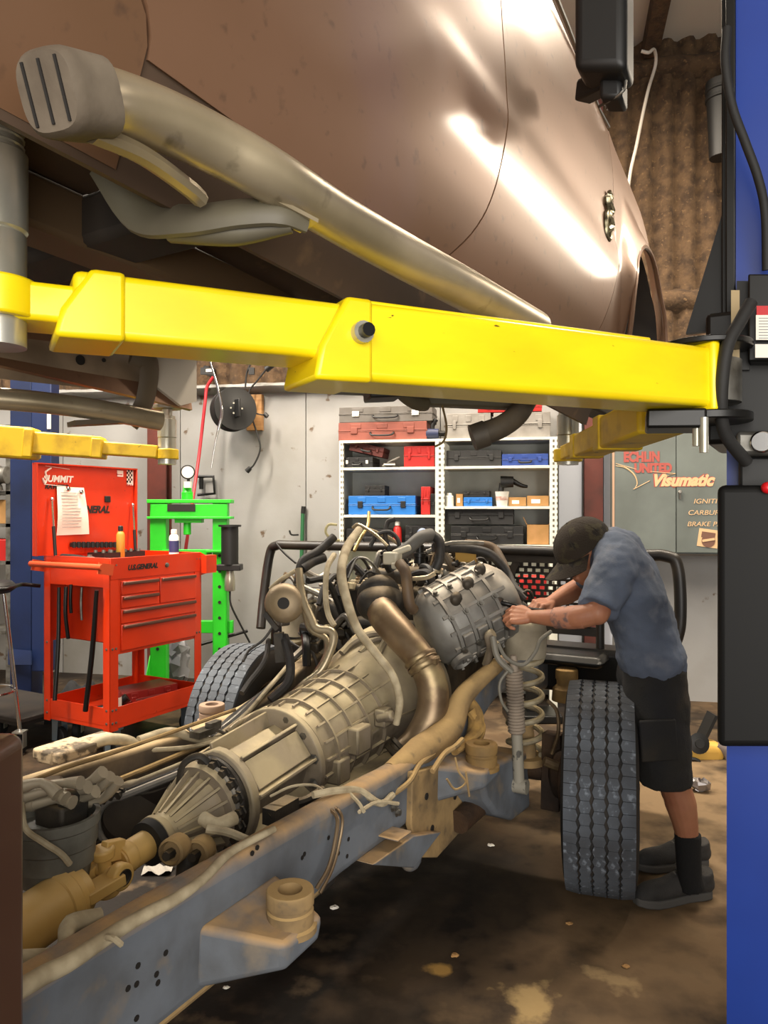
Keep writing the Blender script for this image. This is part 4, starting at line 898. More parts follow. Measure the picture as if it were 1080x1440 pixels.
# exhaust downpipe with clamp band
dp = [cw(528, 838, 3.22), cw(540, 865, 3.12), cw(565, 895, 3.02), cw(592, 928, 2.95), cw(608, 965, 2.92), cw(606, 1005, 2.90), cw(588, 1040, 2.88), cw(566, 1062, 2.86)]
b = MB(); b.tube(dp, [.05, .068, .066, .060, .062, .062, .060, .058], 24, 8); ex = cb_(b, 'exhaust_downpipe', M_RUST, eng)
b = MB()
for t in (3.0, 3.25):
    P = smooth_path(dp, 8); i = int(t * 8); b.lathe(P[i], P[i+1] - P[i], [(-.012, .06), (-.012, .068), (-.004, .070), (.006, .066), (.012, .068), (.012, .06)], 28, cap=False)
P = smooth_path(dp, 8); b.box(P[26] + V((.055, -.02, .03)), (.02, .03, .02)); cb_(b, 'clamp_band', M_RUST, ex)
b = MB(); P = smooth_path(dp, 8); b.lathe(P[-1] + (P[-2] - P[-1]).normalized() * .02, P[-1] - P[-2], [(0, .058), (0, .074), (.014, .074), (.018, .064), (.03, .064), (.034, .072), (.05, .07)], 28); cb_(b, 'pipe_flange', M_CASTD, ex)
b = MB(); b.ball(cw(535, 848, 3.22), (.10, .12, .085), 18, 12); b.lathe(dp[0] + V((0, .03, 0)), dp[1] - dp[0], [(-.03, .07), (-.03, .09), (0, .095), (.02, .085), (.03, .075)], 28); cb_(b, 'turbo_housing', M_CASTD, eng)
def hose(name, pts, r, m, n=8, parent=None, sub=6):
    b = MB(); b.tube([cw(*p) for p in pts], r, n, sub); return cb_(b, name, m, parent or eng)
# traced lines
hose('conduit', [(505, 745, 3.35), (488, 770, 3.2), (480, 805, 3.05), (488, 845, 2.98), (503, 885, 2.93), (528, 918, 2.9), (552, 950, 2.88), (562, 985, 2.88), (557, 1018, 2.9)], [.018, .020, .020, .018, .017, .016, .016, .014], M_CREAM, 10)
hose('coolant_pipe', [(420, 800, 3.35), (425, 838, 3.3), (438, 870, 3.26), (446, 884, 3.24), (466, 888, 3.22), (468, 905, 3.2), (452, 942, 3.16), (428, 962, 3.15), (405, 985, 3.15)], .018, M_STAIN, 10)
hose('coolant_pipe', [(415, 826, 3.36), (428, 860, 3.32), (437, 885, 3.28), (460, 900, 3.25), (455, 930, 3.2), (420, 972, 3.18), (345, 1012, 3.0), (320, 1030, 2.95)], .014, M_STAIN, 10)
hose('rubber_hose', [(470, 755, 3.5), (448, 775, 3.45), (425, 790, 3.4), (419, 820, 3.36)], .020, M_HOSE, 10)
hose('rubber_hose', [(456, 784, 3.46), (440, 790, 3.42), (425, 800, 3.38)], .022, M_HOSE, 10)
hose('conduit', [(470, 780, 3.4), (460, 800, 3.3), (458, 840, 3.24), (462, 865, 3.22), (470, 880, 3.2)], .013, M_CREAM, 8)
hose('corrugated_duct', [(558, 782, 3.35), (575, 770, 3.33), (592, 756, 3.35), (606, 752, 3.4)], .030, mat('grey_corrugated_duct', '#55534f', .6), 12)
hose('rubber_hose', [(608, 752, 3.4), (618, 762, 3.38), (618, 785, 3.36), (612, 800, 3.36)], .022, M_HOSE, 10)
hose('pipe_elbow', [(562, 792, 3.2), (570, 805, 3.16), (573, 830, 3.14), (576, 850, 3.14), (582, 858, 3.16)], .024, mat('brown_dusty_rubber', '#4c3c2c', .6, c2='#6a553c', scale=9), 12)
hose('metal_tube', [(500, 738, 3.5), (520, 745, 3.5), (545, 755, 3.5), (560, 765, 3.5)], .008, M_STAIN)
hose('metal_tube', [(496, 742, 3.48), (505, 738, 3.46), (528, 752, 3.4), (545, 768, 3.38)], .008, M_STAIN)
hose('dipstick_tube', [(519, 720, 3.6), (517, 740, 3.55), (508, 755, 3.5), (498, 775, 3.45)], .008, mat('pale_brass', '#b79f68', .4, .7))
hose('rubber_hose', [(610, 770, 3.4), (660, 772, 3.5), (690, 780, 3.5), (712, 805, 3.5), (722, 825, 3.45), (735, 838, 3.4)], .022, M_HOSE, 10)
hose('rubber_hose', [(655, 765, 3.6), (690, 770, 3.65), (705, 790, 3.6), (715, 815, 3.55)], .026, mat('brown_dusty_rubber', '#4c3c2c'), 10)
hose('rubber_hose', [(676, 808, 3.4), (705, 815, 3.4), (725, 830, 3.36), (738, 843, 3.34)], .015, M_HOSE, 8)
hose('metal_tube', [(600, 776, 3.42), (625, 766, 3.42), (645, 763, 3.42), (680, 764, 3.44)], .010, M_STEEL)
hose('metal_tube', [(580, 814, 3.2), (600, 812, 3.2), (612, 806, 3.2)], .010, M_STAIN)
hose('wire_loop', [(478, 760, 3.5), (466, 758, 3.5), (458, 748, 3.5), (462, 738, 3.5), (474, 738, 3.5)], .006, mat('pale_yellow_wire', '#c8bd8d', .6))
hose('rubber_hose', [(556, 730, 3.45), (545, 735, 3.45), (542, 755, 3.42), (548, 775, 3.4)], .011, M_HOSE)
hose('rubber_hose', [(520, 770, 3.4), (530, 752, 3.42), (548, 748, 3.42), (560, 760, 3.4), (562, 780, 3.38)], .010, M_HOSE)
hose('wire', [(388, 764, 3.6), (400, 778, 3.55), (416, 792, 3.5)], .005, M_BLK)
hose('metal_tube', [(380, 828, 3.5), (395, 815, 3.48), (415, 803, 3.45)], .010, M_CREAM)
hose('rubber_hose', [(378, 900, 3.3), (372, 930, 3.2), (350, 960, 3.1), (340, 975, 3.05)], .012, M_HOSE)
hose('rubber_hose', [(400, 895, 3.3), (408, 930, 3.2), (405, 960, 3.15), (380, 985, 3.1)], .020, M_HOSE)
hose('rubber_hose', [(385, 880, 3.3), (370, 900, 3.28), (350, 915, 3.25), (342, 930, 3.2)], .006, M_HOSE)
# round silver canister with a black port
q = cw(400, 848, 3.3); D_ = CI.to_3x3() @ V((.05, -1, .1))
b = MB(); b.lathe(q - D_ * -.0, D_, [(-.12, .06), (-.11, .085), (.0, .088), (.03, .08), (.045, .06), (.05, .02)], 32); cn = cb_(b, 'round_canister', mat('tan_silver_casting', '#a3937c', .5, .5, c2='#857458', scale=5), eng)
b = MB(); b.lathe(q + D_ * .045, D_, [(0, .026), (.01, .026)], 20); cb_(b, 'port', M_INK, cn)
b = MB(); b.bar(cw(372, 862, 3.25), cw(390, 885, 3.25), .02, .02); b.bar(cw(392, 890, 3.3), cw(395, 930, 3.3), .05, .04); cb_(b, 'canister_bracket', M_CASTD, cn)
# chrome bracket plate on the right
b = MB(); b.prism([(p.y, p.z) for p in (cx(648, 792, .30), cx(662, 800, .30), cx(704, 826, .30), cx(697, 830, .30), cx(660, 812, .30))], lambda y, z, q: V((.30 + q, y, z)), 0, .03); cb_(b, 'bright_bracket', M_ZINC, eng, bevel=.003)
b = MB(); b.tube([cw(640, 798, 3.4), cw(655, 800, 3.38), cw(668, 818, 3.36), cw(690, 826, 3.36)], .007, 8, 5); cb_(b, 'metal_tube', M_CHROME, eng)
b = MB(); b.box(cw(655, 780, 3.6), (.1, .02, .07)); cb_(b, 'tan_plate', mat('ochre_plate', '#a5823c', .6), eng)
q = cw(552, 785, 3.28); b = MB(); b.box(q, (.07, .06, .055)); b.box(q + V((.03, -.03, -.03)), (.03, .03, .03)); b.cyl(q + V((0, 0, .02)), q + V((.08, .02, .05)), .014); cb_(b, 'sensor', mat('cream_plastic', '#b9b3a0', .5), eng, bevel=.008)
b = MB(); b.ball(cw(594, 750, 3.38), (.024, .024, .024), 14, 10); cb_(b, 'blue_cap', mat('pale_blue_cap', '#9fb4d8', .4), eng)
# dense small hardware across the top of the engine: brackets, blocks, short hoses
mats_ = [M_CASTD, M_BLK, M_HOSE, M_STEEL, M_CAST, M_GREY, M_RUST, M_BLKM, M_CASTD, M_HOSE]
rnd = random.Random(5)
def surf(x, y):
    return 1.24 + .14 * math.exp(-((x - .02) / .25) ** 2 - ((y - .15) / .3) ** 2)
for i in range(120):
    x = rnd.uniform(-.42, .30); y = rnd.uniform(-.05, .6); z = surf(x, y) - rnd.uniform(-.02, .16); q = V((x, y, z)); b = MB(); k = i % 4; m = mats_[rnd.randrange(len(mats_))]
    rot = Mx.Rotation(rnd.uniform(0, 3), 3, 'Z') @ Mx.Rotation(rnd.uniform(-.5, .5), 3, 'X')
    if k == 0:
        s = rnd.uniform(.03, .075); b.box(q, (s, s * rnd.uniform(.6, 1.5), s * .6), rot); b.box(q + V((.01, 0, s * .4)), (s * .5, s * .5, s * .4), rot); cb_(b, 'bracket', m, eng, bevel=.006)
    elif k == 1:
        ax_ = rot @ V((0, .3, 1)); r = rnd.uniform(.015, .035); b.lathe(q, ax_, [(-.05, r), (-.02, r), (-.018, r * 1.25), (.0, r * 1.25), (.003, r * .8), (.04, r * .8), (.042, r * .5), (.055, r * .45)], 14); cb_(b, 'fitting', m, eng)
    else:
        L_ = rnd.uniform(.10, .26); dv = rot @ V((1, 0, 0)); b.tube([q - dv * L_ / 2 + V((0, 0, -.07)), q - dv * L_ / 4 + V((0, 0, .02)), q + dv * L_ / 5 + V((rnd.uniform(-.05, .05), rnd.uniform(-.05, .05), rnd.uniform(0, .06))), q + dv * L_ / 2 + V((0, 0, -.06))], rnd.choice([.006, .008, .011, .016]), 8, 5); cb_(b, rnd.choice(['hose', 'wire', 'metal_tube']), m, eng)
# side of the engine, left and rear
for i in range(64):
    x = rnd.uniform(-.58, -.22); y = rnd.uniform(-.25, .45); z = rnd.uniform(.74, 1.22); q = V((x, y, z)); b = MB(); m = mats_[rnd.randrange(len(mats_))]
    rot = Mx.Rotation(rnd.uniform(0, 3), 3, 'Z') @ Mx.Rotation(rnd.uniform(-1, 1), 3, 'Y')
    if i % 3 == 0: s = rnd.uniform(.05, .10); b.box(q, (s, s, s * .7), rot); b.box(q + rot @ V((0, 0, s * .4)), (s * .6, s * .5, s * .3), rot); cb_(b, 'bracket', m, eng, bevel=.01)
    else:
        L_ = rnd.uniform(.15, .35); dv = rot @ V((.6, -.7, 0)); b.tube([q - dv * L_ / 2, q + V((0, 0, rnd.uniform(-.03, .06))), q + dv * L_ / 3 + V((0, 0, rnd.uniform(-.05, .05))), q + dv * L_ / 2 + V((0, 0, -.08))], rnd.choice([.008, .011, .016, .02]), 8, 5); cb_(b, rnd.choice(['hose', 'metal_tube']), m, eng)
for i in range(16):
    x = rnd.uniform(.30, .46); y = rnd.uniform(.15, .6); z = rnd.uniform(.95, 1.15); q = V((x, y, z)); b = MB(); m = mats_[rnd.randrange(len(mats_))]
    b.tube([q, q + V((rnd.uniform(-.1, .1), rnd.uniform(-.1, .1), .05)), q + V((rnd.uniform(-.05, .1), rnd.uniform(-.1, .1), -.08)), q + V((.05, -.05, -.16))], rnd.choice([.008, .012, .016]), 8, 5); cb_(b, 'hose', m, eng)

# ---- front bumper guard of bent black tube with perforated centre
gy = .80; gz = 1.33
M_GUARD = mat('black_powder_coat', '#191614', .4, c2='#2c261f', scale=5)
gl, gr_ = -1.42, 1.12
b = MB()
b.tube([V((gl + .03, gy - .12, .80)), V((gl, gy - .05, 1.0)), V((gl + .01, gy, gz - .06)), V((gl + .07, gy, gz)), V((gl + .25, gy, gz + .005)), V((0, gy, gz + .01)), V((gr_ - .25, gy, gz)), V((gr_ - .06, gy, gz)), V((gr_, gy, gz - .06)), V((gr_ + .01, gy, 1.0)), V((gr_ - .03, gy, .85))], .030, 14, 7)
gd = cb_(b, 'bumper_guard', M_GUARD)
b = MB(); b.tube([V((gl + .04, gy, 1.05)), V((gl + .5, gy, 1.05))], .022, 10); b.tube([V((-.42, gy, gz)), V((-.42, gy, .8))], .022, 10); b.tube([V((.74, gy, gz)), V((.74, gy, .8))], .022, 10); b.bar(V((-.42, gy, 1.30)), V((.74, gy, 1.30)), .03, .05); b.bar(V((-.42, gy, .92)), V((.74, gy, .92)), .03, .04); b.bar(V((.30, gy, 1.30)), V((.12, gy, .92)), .025, .04); b.tube([V((.74, gy, 1.02)), V((gr_, gy, 1.02))], .022, 10); cb_(b, 'guard_rail', M_GUARD, gd)
b = MB(); b.box(V((-.12, gy + .05, .72)), (2.5, .22, .24)); b.box(V((.55, gy - .1, .80)), (.5, .25, .06)); cb_(b, 'bumper', M_BLKM, gd, bevel=.03)
b = MB(); st = .046
x0, x1, z0, z1 = -.42, .74, .94, 1.28
nz = int((z1 - z0) / (st * .62)); nx = int((x1 - x0) / st)
for j in range(nz + 1):
    z = z0 + (z1 - z0) * j / nz; b.bar(V((x0, gy, z)), V((x1, gy, z)), .008, .013)
for j in range(nz):
    za, zb_ = z0 + (z1 - z0) * j / nz, z0 + (z1 - z0) * (j + 1) / nz
    for i in range(nx + 1):
        x = x0 + st * (i + .5 * (j % 2))
        if x < x1: b.bar(V((x, gy, za)), V((x, gy, zb_)), .018, .008, up=(0, 1, 0))
me_ = cb_(b, 'perforated_panel', M_GUARD, gd, smooth=False); me_['kind'] = 'stuff'

# ================================================================== orange tool cart
CN = V((-1.687, 4.6, 0)); CW_, CL_ = .62, .80
cart = thing('tool_cart', 'orange-red steel tool cart with raised lid, drawers and open lower tray', 'tool cart', CN, LZ)
TM = WM[cart.name]
def ct(b, name, m, parent=None, **k): return b.build(name, m, parent or cart, world=False, **k)
def cpx(px, py, x): return ray_plane(TM, px, py, x)
def bb(b, x0, x1, y0, y1, z0, z1): return b.box(((x0+x1)/2, (y0+y1)/2, (z0+z1)/2), (x1-x0, y1-y0, z1-z0))
for x, y in ((-.03, .03), (-CW_ + .03, .03), (-.03, CL_ - .03), (-CW_ + .03, CL_ - .03)):
    b = MB(); sx_ = 1 if x > -.3 else -1; sy_ = 1 if y > .4 else -1
    b.box((x + sx_ * .028, y, .72), (.004, .066, 1.06)); b.box((x, y + sy_ * .031, .72), (.06, .004, 1.06)); po = ct(b, 'corner_post', M_ORANGE)
    b = MB()
    for z in (.24, .32, .70, 1.22):
        b.bolt((x + sx_ * .03, y - .012, z), (sx_, 0, 0), .006, .004); b.bolt((x + sx_ * .03, y + .016, z), (sx_, 0, 0), .006, .004); b.bolt((x, y + sy_ * .033, z), (0, sy_, 0), .006, .004)
    ct(b, 'rivet', M_STEEL, po)
b = MB(); bb(b, -CW_, 0, 0, CL_, .22, .228); bb(b, -.004, 0, .06, CL_ - .06, .20, .335); bb(b, -CW_, -CW_ + .004, 0, CL_, .20, .335); bb(b, -CW_ + .06, -.06, 0, .004, .20, .335); bb(b, -CW_, 0, CL_ - .004, CL_, .20, .335); ct(b, 'lower_tray', M_ORANGE, bevel=.002)
b = MB(); bb(b, -CW_ + .01, -.006, .16, CL_ - .01, .70, .708); bb(b, -CW_ + .01, -.006, .16, .166, .70, 1.2); bb(b, -.010, -.005, .06, CL_ - .03, .66, 1.26); bb(b, -CW_, -CW_ + .006, 0, CL_, .70, 1.265); bb(b, -CW_, 0, CL_ - .006, CL_, .66, 1.265); bb(b, -CW_, 0, .0, .006, 1.08, 1.265); bb(b, -CW_, 0, 0, CL_, 1.21, 1.216); bb(b, -.004, 0.002, 0, CL_, 1.13, 1.265); body = ct(b, 'cabinet_body', M_ORANGE, bevel=.003)
for (y0, y1, z0, z1) in ((.085, .40, 1.03, 1.115), (.085, .40, .945, 1.022), (.41, .745, .945, 1.115), (.085, .745, .85, .937), (.085, .745, .68, .842)):
    b = MB(); bb(b, -.02, .006, y0, y1, z0, z1); dr = ct(b, 'drawer', M_ORANGE, bevel=.003)
    b = MB(); bb(b, .004, .022, y0 + .01, y1 - .01, z1 - .024, z1 - .004); ct(b, 'drawer_pull', mat('dull_pull_trim', '#6d4c42', .4, .6), dr, bevel=.004)
b = MB(); b.tube([V((.03, -.085, 1.215)), V((-CW_ - .02, -.085, 1.215))], .019, 14); b.bar(V((.0, -.09, 1.21)), V((.0, .02, 1.19)), .012, .07); b.bar(V((-CW_, -.09, 1.21)), V((-CW_, .02, 1.19)), .012, .07); ct(b, 'push_handle', mat('worn_orange_enamel', '#c04a26', .4))
b = MB(); bb(b, -.002, .05, CL_, CL_ + .10, 1.12, 1.24); b.add([V((0, CL_ - .01, 1.265)), V((0, CL_ + .14, 1.20)), V((0, CL_ + .14, 1.13)), V((0, CL_ - .01, 1.10))], [(0, 1, 2, 3)]); ct(b, 'side_bracket', M_ORANGE, solid=.01)
q = cpx(155, 800, .004); 
lettering('U.S.GENERAL', TM @ basis(V((.004, .135, 1.183)), (0, 1, 0), (0, 0, 1)), .045, M_INK, cart, shear=.25, sx=.95, bold=.002)
b = MB(); b.lathe((.002, .47, 1.195), (1, 0, 0), [(0, .016), (.006, .016), (.008, .008)], 18); ct(b, 'lock', M_STEEL)
# lid
LXp = -.60
b = MB(); p0, p1 = cpx(53, 660, LXp), cpx(196, 665, LXp); y0, y1 = -.09, .745; z0, z1 = 1.265, 1.868
bb(b, LXp - .02, LXp, y0, y1, z0, z1); bb(b, LXp, LXp + .03, y0, y0 + .008, z0, z1); bb(b, LXp, LXp + .03, y1 - .008, y1, z0, z1); bb(b, LXp, LXp + .03, y0, y1, z1 - .008, z1); lid = ct(b, 'lid', M_ORANGE, bevel=.003)
def lt(txt, px0, py1, size, m, **k):
    p = cpx(px0, py1, LXp + .002); return lettering(txt, TM @ basis(p, (0, 1, 0), (0, 0, 1)), size, m, lid, **k)
M_WDEC = mat('white_decal', '#e8ddd4', .6)
lt('GENERAL', 105, 721, .068, M_INK, shear=.3, bold=.003, sx=1.0)
lt('SUMMIT', 61, 677, .062, M_WDEC, shear=.2, bold=.002, sx=1.0)
b = MB()
def lp(px, py): return cpx(px, py, LXp + .003)
b.tube([lp(72, 658), lp(64, 664), lp(66, 672), lp(63, 680), lp(60, 672)], .006, 6, 3); b.bar(lp(62, 681), lp(92, 684), .004, .006, up=(1, 0, 0)); b.bar(lp(64, 655), lp(98, 660), .003, .004, up=(1, 0, 0)); ct(b, 'decal_line', M_WDEC, lid)
lt('RAWTEC', 63, 687, .042, M_INK, shear=.25, bold=.002, sx=1.0)
b = MB(); rnd = random.Random(3)
for i in range(4):
    for j in range(6):
        if (i + j) % 2: 
            a = lp(179, 662); b.box(a + V((.001, .013 * i, -.016 * j)), (.002, .013, .016))
ct(b, 'checker_decal', M_INK, lid, smooth=False)
b = MB(); a = lp(182, 672); b.box(a + V((-.0, .005, 0)), (.002, .06, .11)); a = lp(169, 666); b.box(a, (.002, .055, .045)); ct(b, 'decal_ground', M_WDEC, lid)
lt('Summit', 164, 668, .016, mat('red_print', '#b02020', .6), ext=.004)
lt('RACE', 178, 683, .020, mat('red_print', '#b02020', .6), ext=.004)
b = MB(); a0 = lp(98, 766); a1 = lp(168, 766)
b.bar(a0 + V((.012, 0, 0)), a1 + V((.012, 0, 0)), .02, .03)
for i in range(11):
    a = a0.lerp(a1, (i + .5) / 11); b.cyl(a + V((.02, 0, -.02)), a + V((.02, 0, .02)), .012, n=10)
ct(b, 'socket_rail', M_BLK, lid)
b = MB(); a = lp(151, 702); b.box(a, (.02, .045, .045)); a = lp(161, 777); b.box(a, (.02, .03, .03)); ct(b, 'latch', M_BLK, lid, bevel=.004)
for (ax0, ay0, ax1, ay1) in ((70, 702, 78, 782), (184, 710, 191, 784)):
    a = lp(ax0, ay0) + V((.02, 0, 0)); c2 = cpx(ax1, ay1, LXp + .08); b = MB(); b.cyl(a, a.lerp(c2, .5), .007, n=10); b.ball(a, .014, 10, 6); so = ct(b, 'lid_strut', M_CHROME)
    b = MB(); b.cyl(a.lerp(c2, .48), c2, .011, n=10); ct(b, 'strut_barrel', M_BLK, so)
# casters
def caster(b2, bp, x, y, z0=.2):
    b2.box((x, y, z0 - .008), (.10, .08, .012)); b2.add([V((x - .03, y - .035, z0 - .01)), V((x + .03, y - .035, z0 - .01)), V((x + .025, y - .04, .05)), V((x - .02, y - .04, .05))], [(0, 1, 2, 3)]); b2.add([V((x - .03, y + .035, z0 - .01)), V((x + .03, y + .035, z0 - .01)), V((x + .025, y + .04, .05)), V((x - .02, y + .04, .05))], [(0, 1, 2, 3)])
    bp.lathe((x, y - .022, .066), (0, 1, 0), [(0, .03), (0, .06), (.006, .066), (.038, .066), (.044, .06), (.044, .03)], 24)
for x, y in ((-.06, .07), (-CW_ + .06, .07), (-.06, CL_ - .07), (-CW_ + .06, CL_ - .07)):
    b = MB(); p_ = MB(); caster(b, p_, x, y); co = ct(b, 'caster', mat('zinc_blue_steel', '#8496a4', .35, .8), solid=.004); ct(p_, 'caster_wheel', M_RUB, co)
# things on and in the cart
def tworld(x, y, z): return TM @ V((x, y, z))
s_ = thing('paper_sheet', 'white checklist sheet pinned to the raised orange lid', 'paper', tworld(LXp + .01, .1, 1.4), LZ)
a, c2, e, f = (TM @ cpx(px, py, LXp + .012) for px, py in ((80, 684), (118, 686), (124, 751), (81, 753)))
b = MB(); b.grid(lambda u, v: a.lerp(c2, u).lerp(f.lerp(e, u), v) + W * (.012 * math.sin(PI * v * 1.3) * v + .02 * v * u), 6, 8); pp = b.build('sheet', M_PAPER, s_, solid=.001)
b = MB()
for j in range(12):
    v = .12 + .065 * j; g0 = a.lerp(c2, .12).lerp(f.lerp(e, .12), v); g1 = a.lerp(c2, .62 + .2 * rnd.random()).lerp(f.lerp(e, .62 + .2 * rnd.random()), v); off = W * (.004 + .012 * math.sin(PI * v * 1.3) * v + .012 * v)
    b.bar(g0 + off, g1 + off, .0025, .003, up=W)
b.build('printed_line', mat('grey_print', '#77797c'), s_)
for px, py in ((95, 688), (113, 692)):
    b = MB(); q = TM @ cpx(px, py, LXp + .022); b.lathe(q, W, [(0, .017), (.012, .017), (.016, .012)], 16); b.build('magnet', M_CHROME, s_)
def bottle(name, label, cat, base, r, h, m, mcap, rzv=0., lab=None):
    t = thing(name, label, cat, base, rzv); b = MB(); b.lathe(base, (0, 0, 1), [(0, r * .9), (.004, r), (h * .74, r), (h * .80, r * .8), (h * .84, r * .5), (h * .85, r * .5)], 24); bo = b.build('can_body', m, t)
    b = MB(); b.lathe(base + V((0, 0, h * .85)), (0, 0, 1), [(0, r * .62), (h * .13, r * .6), (h * .15, r * .4)], 20); b.build('cap', mcap, t)
    if lab: b = MB(); b.lathe(base + V((0, 0, h * .22)), (0, 0, 1), [(0, r * 1.015), (h * .4, r * 1.015)], 24, cap=False); b.build('label_band', lab, bo)
    return t
bottle('spray_can', 'white and blue spray can on the back edge of the orange cart', 'can', tworld(-.20, .74, 1.216), .034, .21, M_WHITE, M_WHITE, 0, mat('navy_label', '#27335f', .5))
bottle('glue_bottle', 'ochre squeeze bottle standing among tools on the orange cart', 'bottle', tworld(-.36, .40, 1.216), .028, .24, mat('ochre_bottle', '#a8842c', .5), M_BLK)
t = thing('parts_tray', 'long black parts tray lying on top of the orange cart', 'tray', tworld(-.3, .5, 1.216), LZ)
b = MB(); c_ = tworld(-.42, .42, 1.216); rz3 = Mx.Rotation(LZ, 3, 'Z'); b.box(c_ + V((0, 0, .004)), (.16, .36, .008), rz3)
for s in (-1, 1): b.box(c_ + W * s * .078 + V((0, 0, .03)), (.006, .36, .06), rz3); b.box(c_ + U * s * .177 + V((0, 0, .03)), (.16, .006, .06), rz3)
b.build('tray_shell', M_BLK, t); b = MB()
for i in range(9): b.cyl(c_ + U * (-.16 + .04 * i) + W * .03 * ((i % 3) - 1) + V((0, 0, .03)), c_ + U * (-.15 + .04 * i) + W * .03 * ((i % 3) - 1) + V((.0, 0, .075)), .012, n=10)
b.build('socket', M_STEEL, t)
t = thing('air_ratchet', 'black air ratchet resting on the front left corner of the orange cart', 'ratchet', tworld(-.38, .06, 1.216), LZ)
b = MB(); b.tube([tworld(-.52, .06, 1.247), tworld(-.42, .07, 1.247), tworld(-.30, .07, 1.245)], [.03, .028, .02], 12, 4); b.build('grip', M_BLK, t); b = MB(); b.lathe(tworld(-.27, .07, 1.22), (0, 0, 1), [(0, .03), (.04, .03), (.045, .014), (.055, .014)], 18); b.build('head', M_STEEL, t)
def rod(name, label, cat, pts, r, m, tip=None):
    o = MB().tube(pts, r, 10, 5).build(name, m); return tag(o, label, cat)
for i, (pa, pb, r, lab) in enumerate(((cpx(83, 826, -.40), cpx(77, 985, -.35), .013, 'long dark pry bar standing in the left end of the orange cart'), (cpx(136, 830, -.06), cpx(120, 1000, -.18), .016, 'black breaker bar leaning inside the near corner post of the cart'))):
    o = MB().tube([TM @ pa, TM @ (pa.lerp(pb, .5) + V((0, .01, 0))), TM @ pb], [r * .8, r, r], 10, 4).build('pry_bar', M_BLKM); tag(o, lab, 'pry bar')
for i, (px, y0, y1, lab) in enumerate(((93, 825, 898, 'curved dark hook tool hanging inside the cart end, leftmost of the hanging tools'), (100, 822, 862, 'short dark wrench hanging in the cart end beside the curved hook'), (115, 826, 872, 'thin steel rod hanging in the cart end, rightmost of the hanging tools'))):
    o = MB().tube([TM @ cpx(px, y0, -.30), TM @ cpx(px - 1, (y0 + y1) / 2, -.30), TM @ cpx(px + (3 if i == 0 else 0), y1, -.30)], [.012, .010, .008][i], 10, 4).build(('hook_tool', 'hanging_wrench', 'steel_rod')[i], (M_BLKM, M_BLKM, M_STEEL)[i]); tag(o, lab, 'tool')
# ------------------------------------------------------------------ moulded cases
def case(label, base, wd, dp_, h, m, rzv, group=None, handle='front', latch=None, name='tool_case', tilt=0., cat='case'):
    """moulded carrying case: two shells with a seam, latches and a handle on the front"""
    t = thing(name, label, cat, base, rzv, group)
    if tilt: t.rotation_euler = (0, tilt, rzv)
    def cc(b, n, mm, par=None, **k): return b.build(n, mm, par or t, world=False, **k)
    b = MB(); b.box((0, 0, h * .26), (wd, dp_, h * .50)); b.box((0, 0, h * .49), (wd * 1.012, dp_ * 1.02, h * .04)); cc(b, 'lower_shell', m, bevel=min(.014, h * .12), seg=3)
    b = MB(); b.box((0, 0, h * .76), (wd, dp_, h * .46)); b.box((0, 0, h * .55), (wd * 1.012, dp_ * 1.02, h * .04))
    for k in (-.3, 0, .3): b.box((wd * k, -dp_ * .5, h * .78), (wd * .12, .008, h * .26))
    cc(b, 'lid', m, bevel=min(.014, h * .12), seg=3)
    lm = latch or m
    for k in (-.32, .32): b = MB(); b.box((wd * k, -dp_ * .51, h * .54), (wd * .075, .014, h * .34)); cc(b, 'latch', lm, bevel=.003)
    if handle:
        b = MB(); g = wd * .13; b.tube([(-g, -dp_ * .5, h * .42), (-g, -dp_ * .5 - .022, h * .36), (-g * .7, -dp_ * .5 - .03, h * .26), (g * .7, -dp_ * .5 - .03, h * .26), (g, -dp_ * .5 - .022, h * .36), (g, -dp_ * .5, h * .42)], .008, 8, 3); cc(b, 'handle', M_BLK if m is not M_BLK else M_BLKM)
    return t
case('dark red tool case lying in the lower tray of the orange cart', tworld(-.26, .50, .228), .42, .22, .12, mat('dark_red_plastic', '#7d1712', .5), R(61 - 29 + 29 - 90 + 29) if False else R(50))
bottle('oil_bottle', 'red bottle with a white label behind the cart\'s near post', 'bottle', tworld(-.14, .14, .228), .055, .22, mat('dark_red_plastic', '#7d1712'), M_BLK, 0, M_WHITE)
o = MB().tube([tworld(-.30, .16, .25), tworld(-.22, .22, .27), tworld(-.16, .28, .33)], .03, 12, 4).build('flashlight', M_BLKM); tag(o, 'short black flashlight in the cart tray beside the red bottle', 'flashlight')
# ------------------------------------------------------------------ low black dolly beside the cart
dl = thing('floor_dolly', 'low black platform dolly on casters left of the orange cart', 'dolly', at(40, 1040, 5.0) * V((1, 1, 0)) if False else (at(22, 720, 5.25).x, 5.25, 0), LZ)
dc = V(dl.location)
b = MB(); b.box(dc + V((-.02, .0, .20)), (.9, .52, .03), rz3); b.box(dc + V((-.02, 0, .17)), (.86, .48, .03), rz3); b.build('platform', M_DARK, dl, bevel=.006)
for k, (px, dd) in enumerate(((28, 4.76), (2, 5.2), (110, 5.1))):
    q = at(px, 720, dd); b = MB(); b.box((q.x, q.y, .15), (.07, .07, .01)); b.box((q.x - .03, q.y, .10), (.004, .05, .10)); b.box((q.x + .03, q.y, .10), (.004, .05, .10)); fo = b.build('caster_fork', M_ZINC, dl)
    b = MB(); b.lathe((q.x - .022, q.y, .065), (1, 0, 0), [(0, .02), (0, .058), (.006, .064), (.038, .064), (.044, .058), (.044, .02)], 24); b.build('caster_wheel', M_RUB, fo)
